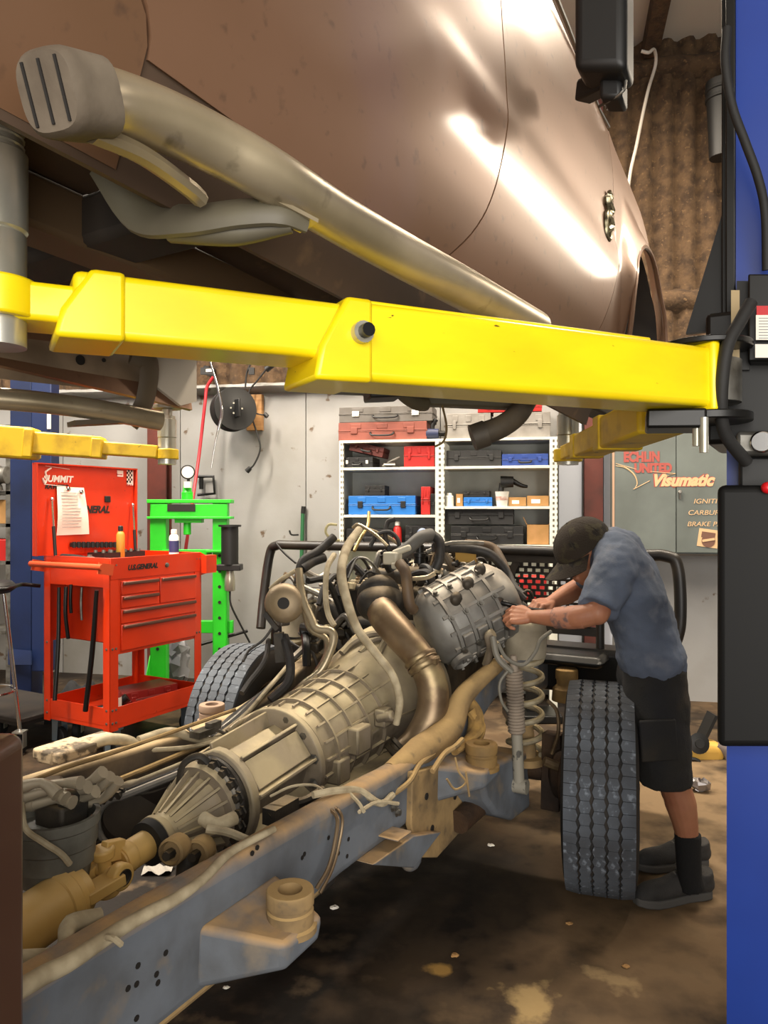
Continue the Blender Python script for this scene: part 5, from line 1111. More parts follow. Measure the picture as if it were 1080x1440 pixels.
# ------------------------------------------------------------------ chrome-legged work stool at the left edge
st = thing('work_stool', 'chrome-legged work stool cut off by the left edge of the picture', 'stool', (at(-25, 720, 4.7).x, 4.7, 0))
sc = V(st.location)
b = MB(); b.lathe(sc + V((0, 0, 1.04)), (0, 0, 1), [(0, .16), (.02, .19), (.05, .19), (.07, .17)], 28); b.build('seat', M_BLK, st)
for i in range(4):
    a = R(20 + 90 * i); b = MB(); b.tube([sc + V((math.cos(a) * .12, math.sin(a) * .12, 1.04)), sc + V((math.cos(a) * .17, math.sin(a) * .17, .6)), sc + V((math.cos(a) * .23, math.sin(a) * .23, .0))], .013, 10, 4); b.build('leg', M_CHROME, st)
b = MB(); b.tube([sc + V((math.cos(R(15 * k)) * .19, math.sin(R(15 * k)) * .19, .42)) for k in range(25)], .009, 8); b.build('foot_ring', M_CHROME, st)
b = MB(); b.tube([at(-40, 830, 4.55), at(8, 828, 4.6), at(30, 822, 4.8), at(56, 824, 4.9)], .013, 10, 4); tag(b.build('steel_bar', M_BLKM), 'dark steel bar reaching across in front of the dark blue post', 'bar')
# ------------------------------------------------------------------ dark blue post of the neighbouring lift
bp = thing('vehicle_lift', 'dark blue post of the neighbouring lift behind the orange cart', 'vehicle lift', (at(45, 720, 5.95).x, 5.95, 0), 0)
def pxbox(b, px0, px1, z0, z1, d0, d1): 
    a, c2 = at(px0, 720, d0).x, at(px1, 720, d0).x; return b.box(((a + c2) / 2, (d0 + d1) / 2, (z0 + z1) / 2), (c2 - a, d1 - d0, z1 - z0))
b = MB(); pxbox(b, 14, 44, 0, 3.4, 5.9, 6.1); pxbox(b, 44, 50, 0, 3.4, 6.0, 6.1); b.build('post', M_NAVY, bp, bevel=.005)
b = MB(); pxbox(b, 44, 72, .3, 2.72, 5.85, 6.0); b.build('carriage', mat('mid_blue_lift_paint', '#15254c', .45), bp, bevel=.006)
b = MB(); pxbox(b, 66, 71, 2.2, 2.32, 5.84, 5.85); pxbox(b, 60, 66, 1.6, 1.75, 5.84, 5.85); b.build('white_label', M_PAPER, bp)
b = MB(); b.add([at(12, 935, 5.85), at(44, 935, 5.75), at(44, 915, 5.8), at(12, 912, 5.9)], [(0, 1, 2, 3)]); pxbox(b, 5, 75, 0, .02, 5.6, 6.1); b.build('base_plate', M_NAVY, bp, solid=.01)
# shelf of boxes at the far left
rk = thing('parts_rack', 'grey parts rack behind the dark blue post at the left edge', 'rack', (at(-30, 720, 6.6).x, 6.6, 0))
b = MB()
for z in (.5, 1.1, 1.42, 1.7, 2.25): pxbox(b, -110, 16, z, z + .03, 6.4, 6.8)
for p in (-110, 8): pxbox(b, p, p + 8, 0, 2.3, 6.4, 6.45)
b.build('frame', M_STEEL, rk)
for px0, px1, z0, h, m, lab, nm in ((-20, 13, 1.45, .2, M_CARD, 'tan cardboard box on the far-left rack, next to the blue post', 'cardboard_box'), (-60, -25, 1.45, .15, M_CARD, 'flat cardboard box at the outer end of the far-left rack', 'cardboard_box'), (-40, 10, 1.13, .18, M_REDP, 'red parts bin on the middle board of the far-left rack', 'parts_bin')):
    t = thing(nm, lab, 'box', (at((px0 + px1) / 2, 720, 6.5).x, 6.55, z0)); b = MB(); pxbox(b, px0, px1, z0, z0 + h, 6.42, 6.7); bo = b.build('body', m, t, bevel=.004); b = MB(); pxbox(b, px0 + 1, px1 - 1, z0 + h, z0 + h + .006, 6.43, 6.56); pxbox(b, px0 + 1, px1 - 1, z0 + h, z0 + h + .006, 6.565, 6.69); b.build('flap', m, t)
b = MB(); q = at(2, 668, 6.35); b.lathe(q + V((-.15, 0, 0)), (1, 0, 0), [(0, .08), (.12, .09), (.16, .07), (.2, .075), (.21, .03)], 24); b.lathe(q + V((-.05, 0, -.13)), (0, 0, 1), [(0, .06), (.05, .05)], 16); tag(b.build('bench_motor', M_STEEL), 'small grey motor on the far-left rack above the boxes', 'motor')

# ================================================================== green hydraulic press
PD = 6.0
pr = thing('hydraulic_press', 'bright green hydraulic shop press standing against the wall', 'press', (at(265, 720, PD).x, PD, 0))
def prx(px): return at(px, 720, PD).x
def prz(py): return EYE - (py - 720) / F * PD
b = MB(); 
for px0, px1 in ((212, 232), (300, 318)):
    b = MB(); xa, xb = prx(px0), prx(px1); b.box(((xa + xb) / 2, PD, .82), (xb - xa, .012, 1.64)); b.box((xa, PD + .05, .82), (.012, .1, 1.64)); b.box((xb, PD + .05, .82), (.012, .1, 1.64)); up = b.build('upright', M_GREEN, pr, bevel=.003)
    b = MB()
    for k in range(7): q = V(((xa + xb) / 2, PD - .007, .45 + .125 * k)); b.lathe(q, (0, -1, 0), [(0, .013), (.002, .013)], 14)
    b.build('pin_hole', M_INK, up)
b = MB(); xa, xb = prx(208), prx(326)
b.box(((xa + xb) / 2, PD - .02, (prz(709) + prz(728)) / 2), (xb - xa - .06, .02, prz(709) - prz(728))); b.box(((xa + xb) / 2, PD + .03, prz(705)), (xb - xa, .13, .03)); b.box(((xa + xb) / 2, PD + .03, prz(728)), (xb - xa, .13, .02)); b.build('top_beam', M_GREEN, pr, bevel=.004)
b = MB(); b.box(((prx(237) + prx(276)) / 2, PD - .033, prz(714)), (prx(276) - prx(237), .004, .055)); pl = b.build('label_plate', M_INK, pr)
b = MB(); b.box(((xa + xb) / 2, PD + .06, .62), (xb - xa, .05, .10)); b.box((prx(263), PD, prz(777)), (prx(300) - prx(232), .06, .05)); b.box((prx(305), PD, prz(775)), (.16, .1, .02)); b.build('bed_beam', M_GREEN, pr, bevel=.004)
b = MB(); b.lathe((prx(262), PD + .03, prz(703)), (0, 0, 1), [(0, .045), (.06, .045), (.07, .035), (.12, .03)], 20); jk = b.build('ram_top', M_GREEN, pr)
b = MB(); b.box((prx(265), PD + .03, prz(730)), (prx(282) - prx(244), .09, .06)); b.cyl((prx(262), PD + .03, prz(733)), (prx(262), PD + .03, prz(752)), .03, n=18); b.build('ram', M_GREEN, pr, bevel=.004)
b = MB(); b.lathe((prx(264), PD, prz(664)), (.3, -1, 0), [(-.03, .055), (.0, .058), (.01, .058), (.012, .05), (.006, .048)], 28); b.cyl((prx(264), PD + .02, prz(690)), (prx(264), PD + .02, prz(672)), .012, n=10); ga = b.build('gauge', M_BLK, pr)
b = MB(); b.lathe((prx(264) + .003, PD - .012, prz(664)), (.3, -1, 0), [(0, .047), (.002, .047)], 24); b.build('gauge_face', M_PAPER, ga)
b = MB(); b.lathe((prx(264), PD + .0, prz(686)), (0, 0, 1), [(0, .03), (.05, .03)], 18, ); b.build('white_label', M_PAPER, pr)
for s in (212, 318):
    b = MB(); b.box((prx(s), PD, .03), (.07, .55, .06)); b.add([V((prx(s), PD - .02, .4)), V((prx(s), PD - .25, .06)), V((prx(s), PD - .02, .06))], [(0, 1, 2)]); b.build('foot', M_GREEN, pr, solid=.006)
b = MB(); q = V((prx(325), PD - .05, 0)); b.lathe(q + V((0, 0, prz(793))), (0, 0, 1), [(0, .06), (0, .068), (.30, .068), (.30, .09), (.315, .09)], 28); ac = b.build('air_cylinder', M_BLK, pr)
b = MB(); b.box(q + V((0, 0, prz(797))), (.19, .12, .05)); b.build('cylinder_flange', M_BLK, ac, bevel=.006); b = MB(); b.lathe(q + V((0, 0, prz(830))), (0, 0, 1), [(0, .035), (.01, .042), (.10, .042), (.16, .03)], 20); b.build('chrome_bottom', M_ZINC, ac)
b = MB(); b.tube([q + V((.0, 0, prz(830))), q + V((.01, 0, prz(850))), q + V((.08, .05, prz(880))), q + V((.14, .1, prz(905)))], .008, 8, 5); b.build('air_line', M_RUB, ac)
b = MB(); b.cyl((prx(282), PD - .02, prz(906)), (prx(345), PD + .1, prz(890)), .012, n=10); b.build('crank_bar', M_BLKM, pr)
# C-shaped clamp hanging on the wall by the press
b = MB(); b.tube([on_wall(275, 670, .05), on_wall(300, 670, .05), on_wall(302, 694, .05), on_wall(278, 696, .05)], .014, 8, 1); b.cyl(on_wall(283, 672, .05), on_wall(283, 688, .05), .02); tag(b.build('wall_bracket', M_BLKM), 'black C-shaped bracket hanging on the wall above the green press', 'bracket')
# items under and behind the cart and press
t = thing('plastic_bag', 'crumpled grey plastic bag on the floor behind the orange cart', 'bag', (at(240, 720, 6.45).x, 6.45, 0))
b = MB(); q = V((at(240, 720, 6.45).x, 6.45, .26)); rnd = random.Random(4)
b.ball(q, (.15, .13, .25), 22, 16); b.v = [v + V((rnd.uniform(-.03, .03), rnd.uniform(-.03, .03), rnd.uniform(-.03, .03))) * (1 if v.z > .05 else .2) for v in b.v]; b.build('bag_body', mat('grey_plastic_film', '#8b8b90', .35), t, angle=20)
b = MB(); b.tube([q + V((0, 0, .2)), q + V((.02, 0, .28)), q + V((-.02, .0, .33))], [.05, .02, .05], 10, 3); b.build('knot', MATS['grey_plastic_film'], t)
t = thing('cloth_cover', 'dark grey cloth heap on the floor beneath the orange cart', 'cloth', (at(115, 720, 5.6).x, 5.6, 0))
b = MB(); b.grid(lambda u, v: V((at(75 + 80 * u, 720, 5.6).x, 5.45 + .35 * v, .26 * math.sin(PI * v) ** .5 * math.sin(PI * min(1, u * .9 + .1)) ** .4 * (1 + .12 * math.sin(u * 17 + v * 6)))), 24, 14); b.build('drape', mat('charcoal_cloth', '#1f1f20', .9), t, solid=.01)

# ================================================================== hose reel on the wall
hr = thing('hose_reel', 'black wall-mounted hose reel with red hose, above the press', 'hose reel', on_wall(325, 577, .2), WALL_A)
c_ = on_wall(328, 576, .30); axd = (WX * .62 + WN * .78).normalized()
for s, nm in ((-.07, 'rear_flange'), (.07, 'front_flange')):
    b = MB(); q = c_ + axd * s; b.lathe(q, axd, [(-.008, .06), (-.008, .185), (0, .19), (.008, .185), (.008, .06), (.012, .05)], 40); b.build(nm, M_BLK, hr)
b = MB(); b.lathe(c_, axd, [(-.065, .11), (.065, .11)], 28); b.build('drum', M_BLK, hr)
b = MB(); P_ = []; x_, y_ = perp(axd)
for i in range(97): a = 2 * PI * i / 24; P_.append(c_ + axd * (-.04 + .02 * i / 24) + (x_ * math.cos(a) + y_ * math.sin(a)) * .135)
b.tube(P_, .012, 8); b.build('coiled_hose', mat('red_hose', '#a8202a', .45), hr)
b = MB(); q = c_ + axd * .085; b.box(q + V((0, 0, 0)), (.13, .02, .16), Mx.Rotation(WALL_A - R(38), 3, 'Z')); hp_ = b.build('hub_plate', M_BLK, hr, bevel=.006)
b = MB(); 
for i in range(6): a = R(60 * i); b.lathe(q + axd * .012 + (x_ * math.cos(a) + y_ * math.sin(a)) * .05, axd, [(0, .008), (.004, .008)], 8)
b.build('hub_bolt', M_ZINC, hp_)
b = MB(); b.bar(on_wall(300, 525, .05), on_wall(290, 520, .32), .05, .07); b.box(on_wall(292, 522, .32), (.12, .03, .06)); b.bar(on_wall(345, 590, .02), on_wall(338, 585, .25), .05, .12); b.build('mount_arm', M_BLK, hr)
b = MB(); b.box(on_wall(291, 521, .335), (.09, .004, .025), Mx.Rotation(WALL_A, 3, 'Z')); b.build('white_label', M_PAPER, hr)
b = MB(); wall_quad(b, wall_c(350, .0), wall_c(371, .0), wall_z(360, 606), wall_z(360, 556), 0, .06); tag(b.build('wood_block', mat('pale_plywood', '#a87f50', .7, c2='#94693d', scale=5, stretch=(1, 1, 9)), bevel=.003), 'pale plywood block screwed to the wall behind the hose reel', 'block')
o = MB().tube([on_wall(300, 530, .34), on_wall(291, 545, .34), on_wall(288, 570, .36), on_wall(280, 640, .42), on_wall(270, 710, .6), on_wall(260, 780, .75)], .014, 10, 8).build('air_hose', mat('red_hose', '#a8202a')); tag(o, 'straight red air hose stretched down from the reel past the green press', 'hose')
o = MB().tube([on_wall(291, 470, .6), on_wall(295, 505, .6), on_wall(305, 540, .6), on_wall(312, 575, .6), on_wall(308, 600, .6), on_wall(303, 622, .6), on_wall(297, 658, .6)], [.008, .009, .012, .012, .012, .007, .006], 10, 6).build('blow_gun_wand', M_CHROME); tag(o, 'chrome air wand hanging in front of the hose reel', 'air wand')
t = thing('power_cord', 'black cord with plug hanging beside the hose reel', 'cord', on_wall(352, 600, .1), WALL_A)
b = MB(); b.tube([on_wall(378, 515, .2), on_wall(362, 535, .2), on_wall(350, 552, .2), on_wall(352, 580, .2), on_wall(360, 605, .2), on_wall(366, 630, .2), on_wall(358, 652, .2), on_wall(350, 660, .2)], .008, 8, 6); b.tube([on_wall(352, 578, .2), on_wall(362, 582, .2), on_wall(373, 584, .2)], .006, 8, 3); b.tube([on_wall(345, 545, .22), on_wall(347, 525, .22), on_wall(353, 510, .22)], .008, 8, 3); b.build('cable', M_RUB, t)
b = MB(); b.cyl(on_wall(352, 658, .2), on_wall(347, 663, .2), .02, .024); b.cyl(on_wall(372, 582, .2), on_wall(376, 586, .2), .02); b.cyl(on_wall(374, 520, .2), on_wall(384, 512, .2), .028); b.box(on_wall(354, 522, .22), (.05, .04, .06)); b.build('plug', M_BLK, t)
# green pole with hook leaning on the wall
t = thing('green_pole', 'slim green pole with a dark hook leaning on the white wall', 'pole', on_wall(424, 900, .05) * V((1, 1, 0)), 0)
b = MB(); b.cyl(on_wall(426, 716, .04), V((on_wall(419, 800, .12).x, on_wall(419, 800, .12).y, 0)), .017, n=12); b.build('shaft', mat('dark_green_paint', '#1f5a34', .5), t); b = MB(); b.cyl(on_wall(427, 712, .04), on_wall(426, 722, .04), .02); b.build('end_cap', M_BLK, t)
b = MB(); b.tube([on_wall(420, 752, .07), on_wall(410, 752, .09), on_wall(407, 746, .09)], .008, 8, 3); b.build('hook', M_BLKM, t)

# ================================================================== white shelving with tool cases
SO = .42
M_SHELF = mat('cream_white_shelf_enamel', '#d6d6ca', .5, c2='#c3c2b4', scale=4)
sh_base = wp((wall_c(481, SO) + wall_c(785, SO)) / 2, 0, .2)
shf = thing('steel_shelving', 'white two-bay steel shelving unit against the back wall', 'shelf', sh_base, WALL_A)
def sbox(b, px0, px1, z0, z1, o0, o1, ref=SO): return wall_quad(b, wall_c(px0, ref), wall_c(px1, ref), z0, z1, o0, o1)
zs = lambda py, px=630: wall_z(px, py, SO)
ztop_ = zs(618, 560)
for pa, pb in ((477, 483), (612, 625), (773, 784)):
    b = MB(); sbox(b, pa, pb, 0, ztop_, SO - .02, SO); sbox(b, pa, (pa * 2 + pb) / 3, 0, ztop_, 0.02, SO - .02); po = b.build('upright', M_SHELF, shf)
    b = MB(); c_ = (wall_c(pa, SO) + wall_c(pb, SO)) / 2; wd = wall_c(pb, SO) - wall_c(pa, SO); z = .8
    while z < ztop_ - .03:
        wall_quad(b, c_ + wd * .5 - .006, c_ + wd * .5 + .001, z, z + .02, SO - .001, SO + .001); wall_quad(b, c_ - wd * .12, c_ + wd * .12, z, z + .02, SO - .001, SO + .001); z += .045
    b.build('slot', mat('slot_shadow', '#5b564a', .8), po)
b = MB(); sbox(b, 477, 784, 0, ztop_, .005, .012); b.build('back_panel', mat('grey_white_back_panel', '#cfd1c9', .55, c2='#bcbeb5', scale=3), shf)
b = MB(); sbox(b, 478, 480, 0, ztop_, .01, SO - .02); sbox(b, 780, 783, 0, ztop_, .01, SO - .02); b.build('side_panel', M_SHELF, shf)
def board(px0, px1, z, ):
    b = MB(); sbox(b, px0, px1, z - .022, z, .01, SO - .004); return b.build('shelf_board', M_SHELF, shf, bevel=.002)
ZL = [ztop_, zs(657, 545), zs(724, 545), zs(771, 545), .8, .3]; ZR = [ztop_ + .0, zs(655, 700), zs(712, 700), zs(766, 700), .8, .3]
for z in ZL: board(482, 613, z)
for z in ZR: board(624, 775, z)
for px, z in ((545, ZL[1]), (700, ZR[1]), (670, ZR[2])):
    b = MB(); sbox(b, px - 4, px + 14, z - .018, z - .005, SO - .004, SO - .002); b.build('label_strip', M_PAPER, shf)
# things on the shelves: (kind, px range, board z, height px, front out, depth, ...)
def shelf_case(label, px0, px1, z, hpx, m, dp_=.3, out=.38, handle='front', latch=None, name='tool_case', **k):
    ca, cb2 = wall_c(px0, out), wall_c(px1, out); h = hpx / F * on_wall((px0 + px1) / 2, 720, out).y
    return case(label, wp((ca + cb2) / 2, z, out - dp_ / 2), cb2 - ca, dp_, h, m, WALL_A, 'tool cases on the white shelves', handle, latch, name, **k)
GREYC = mat('grey_dusty_plastic', '#66625e', .6, c2='#555049', scale=6); BROWNC = mat('dusty_red_brown_plastic', '#8a4a3c', .6, c2='#7a4034', scale=6); GREYL = mat('light_grey_plastic', '#8d8983', .6, c2='#77726b', scale=6)
shelf_case('dusty red-brown case on top of the shelving, under a grey case', 476, 600, ztop_, 26, BROWNC)
z_ = ztop_ + 26 / F * 6.1
shelf_case('grey case with white latches, topmost at the left of the shelving', 477, 608, z_ + .002, 22, GREYC, latch=M_WHITE)
shelf_case('wide light grey organizer case on top of the right-hand bay', 628, 690, ztop_, 36, GREYL, handle=None)
shelf_case('light grey organizer case at the right end of the shelving top', 694, 774, ztop_, 36, GREYL, handle=None)
z2 = ztop_ + 36 / F * 6.05
shelf_case('flat bright red case lying on the grey organizers on top', 672, 762, z2 + .002, 13, M_REDP, handle=None)
t = thing('cordless_drill', 'small blue and black cordless drill on the shelving top between cases', 'drill', wp(wall_c(610, .36), ztop_, .34), WALL_A)
b = MB(); q = wp(wall_c(608, .36), ztop_ + .05, .34); b.tube([q - WX * .05, q + WX * .05], [.045, .04], 14); b.build('motor_body', mat('navy_plastic', '#28304f', .5), t); b = MB(); b.cyl(q + WX * .05, q + WX * .10, .022); b.cyl(q + WX * .10, q + WX * .13, .008); b.build('chuck', M_BLKM, t); b = MB(); b.tube([q + V((0, 0, .02)), q + WX * .0 + V((0, 0, .07)), q + WX * .03 + V((0, 0, .12))], .02, 10, 3); b.build('grip', M_BLK, t)
shelf_case('thin black case lying under a dark red one, first board left', 480, 524, ZL[1], 15, M_BLK, latch=M_WHITE)
shelf_case('dark red-brown case tilted across a black one, first board left', 490, 538, ZL[1] + .118, 14, mat('dark_brick_plastic', '#5c241d', .5), out=.36, dp_=.26, tilt=R(13))
shelf_case('square red plastic box at the right end of the first left board', 568, 611, ZL[1], 30, M_REDP, handle=None)
t = thing('metal_clamp', 'bright metal clamp lying on the first left board beside the red box', 'clamp', wp(wall_c(550, .3), ZL[1], .3), WALL_A)
b = MB(); b.tube([wp(wall_c(538, .36), ZL[1] + .012, .36), wp(wall_c(548, .34), ZL[1] + .05, .34), wp(wall_c(562, .32), ZL[1] + .09, .32)], .010, 8, 3); b.build('jaw', M_STEEL, t); b = MB(); b.tube([wp(wall_c(540, .36), ZL[1] + .03, .36), wp(wall_c(556, .36), ZL[1] + .03, .36)], .012, 8); b.build('screw', M_CHROME, t)
shelf_case('bright blue case with black latches on the second left board', 490, 584, ZL[2], 27, M_BLUEP, latch=M_BLK)
shelf_case('small black pouch case on top of the bright blue case', 513, 541, ZL[2] + 28 / F * 6.1, 14, M_BLK, dp_=.2, handle=None)
shelf_case('narrow red case standing upright at the end of the second left board', 592, 605, ZL[2], 40, M_REDP, handle=None)
shelf_case('narrow black box standing beside the upright red case', 605.5, 612, ZL[2], 30, M_BLK, handle=None)
shelf_case('wide black case on the lowest visible left board', 486, 552, ZL[3], 27, M_BLK)
shelf_case('smaller black case on the lowest left board, right of the spray bottle', 570, 611, ZL[3], 32, M_BLK)
bottle('spray_bottle', 'red spray can on the lowest visible left board between black cases', 'can', wp(wall_c(559, .36), ZL[3], .36), .035, .22, M_REDP, M_WHITE)
shelf_case('black case on the first right board', 628, 705, ZR[1], 23, mat('matte_charcoal_plastic', '#232323', .6), handle=None)
shelf_case('dark blue case at the right end of the first right board', 706, 771, ZR[1], 17, mat('deep_blue_plastic', '#243f86', .45))
shelf_case('small blue socket case on the second right board under a black one', 652, 692, ZR[2], 13, M_BLUEP, handle=None)
shelf_case('flat black case lying on the small blue socket case', 652, 688, ZR[2] + 13.4 / F * 6.05, 9, M_BLK, handle=None)
def carton(label, px0, px1, z, hpx, out=.38, dp_=.22, opened=False):
    ca, cb2 = wall_c(px0, out), wall_c(px1, out); h = hpx / F * on_wall(700, 720, out).y; wd = cb2 - ca
    t = thing('cardboard_box', label, 'box', wp((ca + cb2) / 2, z, out - dp_ / 2), WALL_A, 'cardboard boxes on the white shelves')
    b = MB(); b.box((0, 0, .003), (wd, dp_, .006))
    for s in (-1, 1): b.box((s * (wd / 2 - .002), 0, h / 2), (.004, dp_, h)); b.box((0, s * (dp_ / 2 - .002), h / 2), (wd, .004, h))
    b.build('body', M_CARD, t, world=False)
    for s in (-1, 1):
        b = MB()
        if opened: b.bar(V((s * wd / 2, 0, h)), V((s * (wd / 2 + .03), 0, h + .06)), dp_, .004, up=(1, 0, 1))
        else: b.box((0, s * dp_ / 4, h + .002), (wd, dp_ / 2 - .001, .004))
        b.build('flap', M_CARD, t, world=False)
    if not opened: b = MB(); b.box((-.1 * wd, -dp_ / 2 - .001, h * .5), (wd * .4, .001, h * .4)); b.build('white_label', M_PAPER, t, world=False)
carton('small cardboard box with a slanted top on the second right board beside the cup', 715, 740, ZR[2], 12)
carton('cardboard box at the right end of the second right board', 741, 772, ZR[2], 14)
carton('thin cardboard carton behind the white bottle on the second right board', 641, 651, ZR[2], 17)
carton('open cardboard box at the right end of the lowest right board', 741, 772, ZR[3], 28, opened=True)
bottle('white_bottle', 'white bottle at the left end of the second right board', 'bottle', wp(wall_c(632, .36), ZR[2], .36), .035, .11, M_WHITE, M_WHITE)
t = thing('paper_cup', 'white patterned cup on the second right board beside cardboard boxes', 'cup', wp(wall_c(706, .37), ZR[2], .37), WALL_A)
b = MB(); b.lathe((0, 0, 0), (0, 0, 1), [(0, .042), (.115, .056), (.12, .058), (.12, .052), (.01, .04)], 24, cap=False); b.lathe((0, 0, .004), (0, 0, 1), [(0, .042), (.001, .042)], 20); b.build('cup_wall', M_WHITE, t, world=False); b = MB(); b.lathe((0, 0, .05), (0, 0, 1), [(0, .0492), (.03, .0526)], 24, cap=False); b.build('print_band', mat('pinkish_print', '#b08a7e', .6, c2='#d8cfc6', scale=30), t, world=False)
t = thing('impact_gun', 'black air impact gun lying on boxes of the second right board', 'air gun', wp(wall_c(715, .3), ZR[2] + .14, .3), WALL_A)
zz = ZR[2] + .2; b = MB(); b.tube([wp(wall_c(704, .3), zz, .3), wp(wall_c(722, .3), zz + .0, .3)], [.05, .045], 14); b.build('gun_body', M_BLK, t); b = MB(); b.tube([wp(wall_c(720, .3), zz + .01, .3), wp(wall_c(733, .3), zz - .03, .3), wp(wall_c(742, .3), zz - .04, .3)], [.024, .018, .012], 10, 3); b.build('nose', M_BLKM, t); b = MB(); b.tube([wp(wall_c(706, .3), zz - .01, .3), wp(wall_c(703, .3), zz - .14, .3)], .022, 10); b.build('grip', M_BLK, t)
shelf_case('black case with a thick handle, upper of the two on the lowest right board', 626, 722, ZR[3] + .16, 25, mat('matte_charcoal_plastic', '#232323'))
shelf_case('wide black case with a white sticker under another black case', 634, 736, ZR[3], 26, M_BLK, latch=None)

# ================================================================== wall cabinet with painted advertising
CO_ = .32
zc0, zc1 = wall_z(930, 779, CO_), wall_z(930, 560, CO_)
cab = thing('wall_cabinet', 'grey-green steel wall cabinet with painted red and cream lettering', 'cabinet', wp(wall_c(970, .16), zc0, .16), WALL_A)
M_CAB = mat('grey_green_cabinet_paint', '#636a66', .55, c2='#565c58', scale=2.5, c3='#3f4440', scale3=6, lo3=.64, hi3=.76)
ca0, cam_, ca1 = wall_c(863, CO_), wall_c(951, CO_), wall_c(1040, CO_)
b = MB(); wall_quad(b, ca0, ca1, zc0, zc1, .02, CO_ - .02); b.build('carcass', M_CAB, cab, bevel=.004)
for a, c2 in ((ca0 + .004, cam_ - .003), (cam_ + .003, ca1 - .004)):
    b = MB(); wall_quad(b, a, c2, zc0 + .012, zc1 - .008, CO_ - .018, CO_); b.build('door', M_CAB, cab, bevel=.003)
b = MB(); wall_quad(b, ca0 - .01, ca0 + .006, zc0, zc1, CO_ - .02, CO_ + .004); b.build('edge_trim', mat('tan_edge_paint', '#a98a72', .6), cab)
b = MB(); q = on_wall(956, 692, CO_ + .01); b.lathe(q, WN, [(0, .014), (.012, .014), (.016, .01)], 16); b.box(q + V((0, 0, -.03)), (.012, .012, .05)); b.build('latch_handle', M_STEEL, cab)
b = MB(); wall_quad(b, ca0, ca1, zc0 - .012, zc0 + .004, .02, CO_ + .002); b.build('bottom_edge', M_DARK, cab)
M_LRED = mat('faded_red_lettering', '#9c4a42', .7); M_LCRM = mat('cream_lettering', '#c9a77e', .7)
def wl(txt, px, py, size, m, **k):
    p = on_wall(px, py, CO_ + .003); return lettering(txt, basis(p, WX, (0, 0, 1)), size, m, cab, **k)
wl('ECHLIN', 877, 649, .105, M_LRED, bold=.006, sx=.75); wl('UNITED', 892, 664, .095, M_LRED, bold=.006, sx=.82)
wl('Visumatic', 916, 683, .125, M_LCRM, shear=.35, bold=.006, sx=.93, name='lettering'); 
p = on_wall(915, 683, CO_ + .0015); lettering('Visumatic', basis(p, WX, (0, 0, 1)), .125, M_LRED, cab, shear=.35, bold=.010, sx=.93, ext=.0004)
wl('IGNITION', 975, 708, .052, M_LCRM, shear=.2, bold=.0, sx=1.15); wl('CARBURETOR', 967, 724, .052, M_LCRM, shear=.2, bold=.0, sx=1.15); wl('BRAKE PARTS', 966, 740, .052, M_LCRM, shear=.2, bold=.0, sx=1.1)
b = MB(); cpl = lambda px, py: on_wall(px, py, CO_ + .002)
b.tube([cpl(866, 655), cpl(880, 658), cpl(892, 668), cpl(896, 680), cpl(892, 688)], [.003, .006, .006, .004, .002], 6, 5); b.tube([cpl(866, 652), cpl(895, 660)], .003, 6); b.tube([cpl(891, 688), cpl(914, 676)], .003, 6); b.tube([cpl(914, 663), cpl(950, 666), cpl(932, 671)], .003, 6); b.build('painted_swoosh', M_LCRM, cab)
b = MB(); q = cpl(996, 757); r_ = Mx.Rotation(WALL_A, 3, 'Z') @ Mx.Rotation(R(8), 3, 'Y'); b.box(q, (.15, .003, .14), r_); em = b.build('square_emblem', M_LCRM, cab)
b = MB(); n_ = WN * .003
b.lathe(q + n_ + V((0, 0, -.02)), WN, [(0, .05), (.001, .05)], 24); b.box(q + n_ + V((0, 0, .025)), (.10, .003, .045), r_); b.build('emblem_figure', mat('brown_print', '#6b4a3c', .7), em)
b = MB(); b.bar(q + n_ * 2 + WX * -.045 + V((0, 0, -.02)), q + n_ * 2 + WX * .045 + V((0, 0, -.005)), .003, .018); b.build('emblem_band', M_LCRM, em)

# ================================================================== odds and ends along the right wall and floor
t = thing('shop_vacuum_head', 'yellow floor tool with a black knob on the floor by the right wall', 'machine', (at(985, 720, 4.9).x, 4.9, 0))
q = at(985, 1055, 4.75)
b = MB(); b.box(q + V((-.05, .0, -.01)), (.36, .16, .14)); b.build('yellow_body', mat('pale_yellow_paint', '#d0a54c', .5), t, bevel=.05, seg=4)
b = MB(); b.lathe(q + V((-.05, -.08, .07)), (0, -1, .2), [(0, .06), (.02, .065), (.025, .03), (.035, .028)], 20); b.build('knob', M_BLK, t)
b = MB(); b.box(q + V((-.02, 0, -.14)), (.32, .14, .12)); b.build('black_base', M_BLK, t, bevel=.03)
b = MB(); b.tube([q + V((-.15, -.09, -.02)), q + V((-.06, -.11, -.03)), q + V((-.05, -.11, -.1)), q + V((-.10, -.10, -.14))], .012, 8, 4); b.build('strap', M_BLK, t)
b = MB(); b.bar(q + V((.02, .05, .05)), q + V((.10, .05, .22)), .12, .02); b.build('black_flap', M_BLK, t)
o = MB().tube([q + V((.10, -.02, .05)), q + V((.17, -.05, .0)), q + V((.19, -.08, -.12)), q + V((.24, -.15, -.27))], .055, 14, 5).build('vacuum_hose', mat('grey_hose_skin', '#7a6f6a', .6)); tag(o, 'thick grey hose trailing from the yellow floor tool', 'hose')
q = at(983, 1112, 4.15); q.z = 0
t = thing('foil_scrap', 'crumpled bright scrap on the floor right of the man\'s leg', 'scrap', q); b = MB(); rnd = random.Random(9)
b.ball(q + V((0, 0, .03)), (.06, .05, .03), 10, 7); b.v = [v + V((rnd.uniform(-.012, .012), rnd.uniform(-.012, .012), rnd.uniform(-.004, .02))) for v in b.v]; b.build('wad', mat('grey_foil', '#9a9594', .35, .7), t, angle=10)
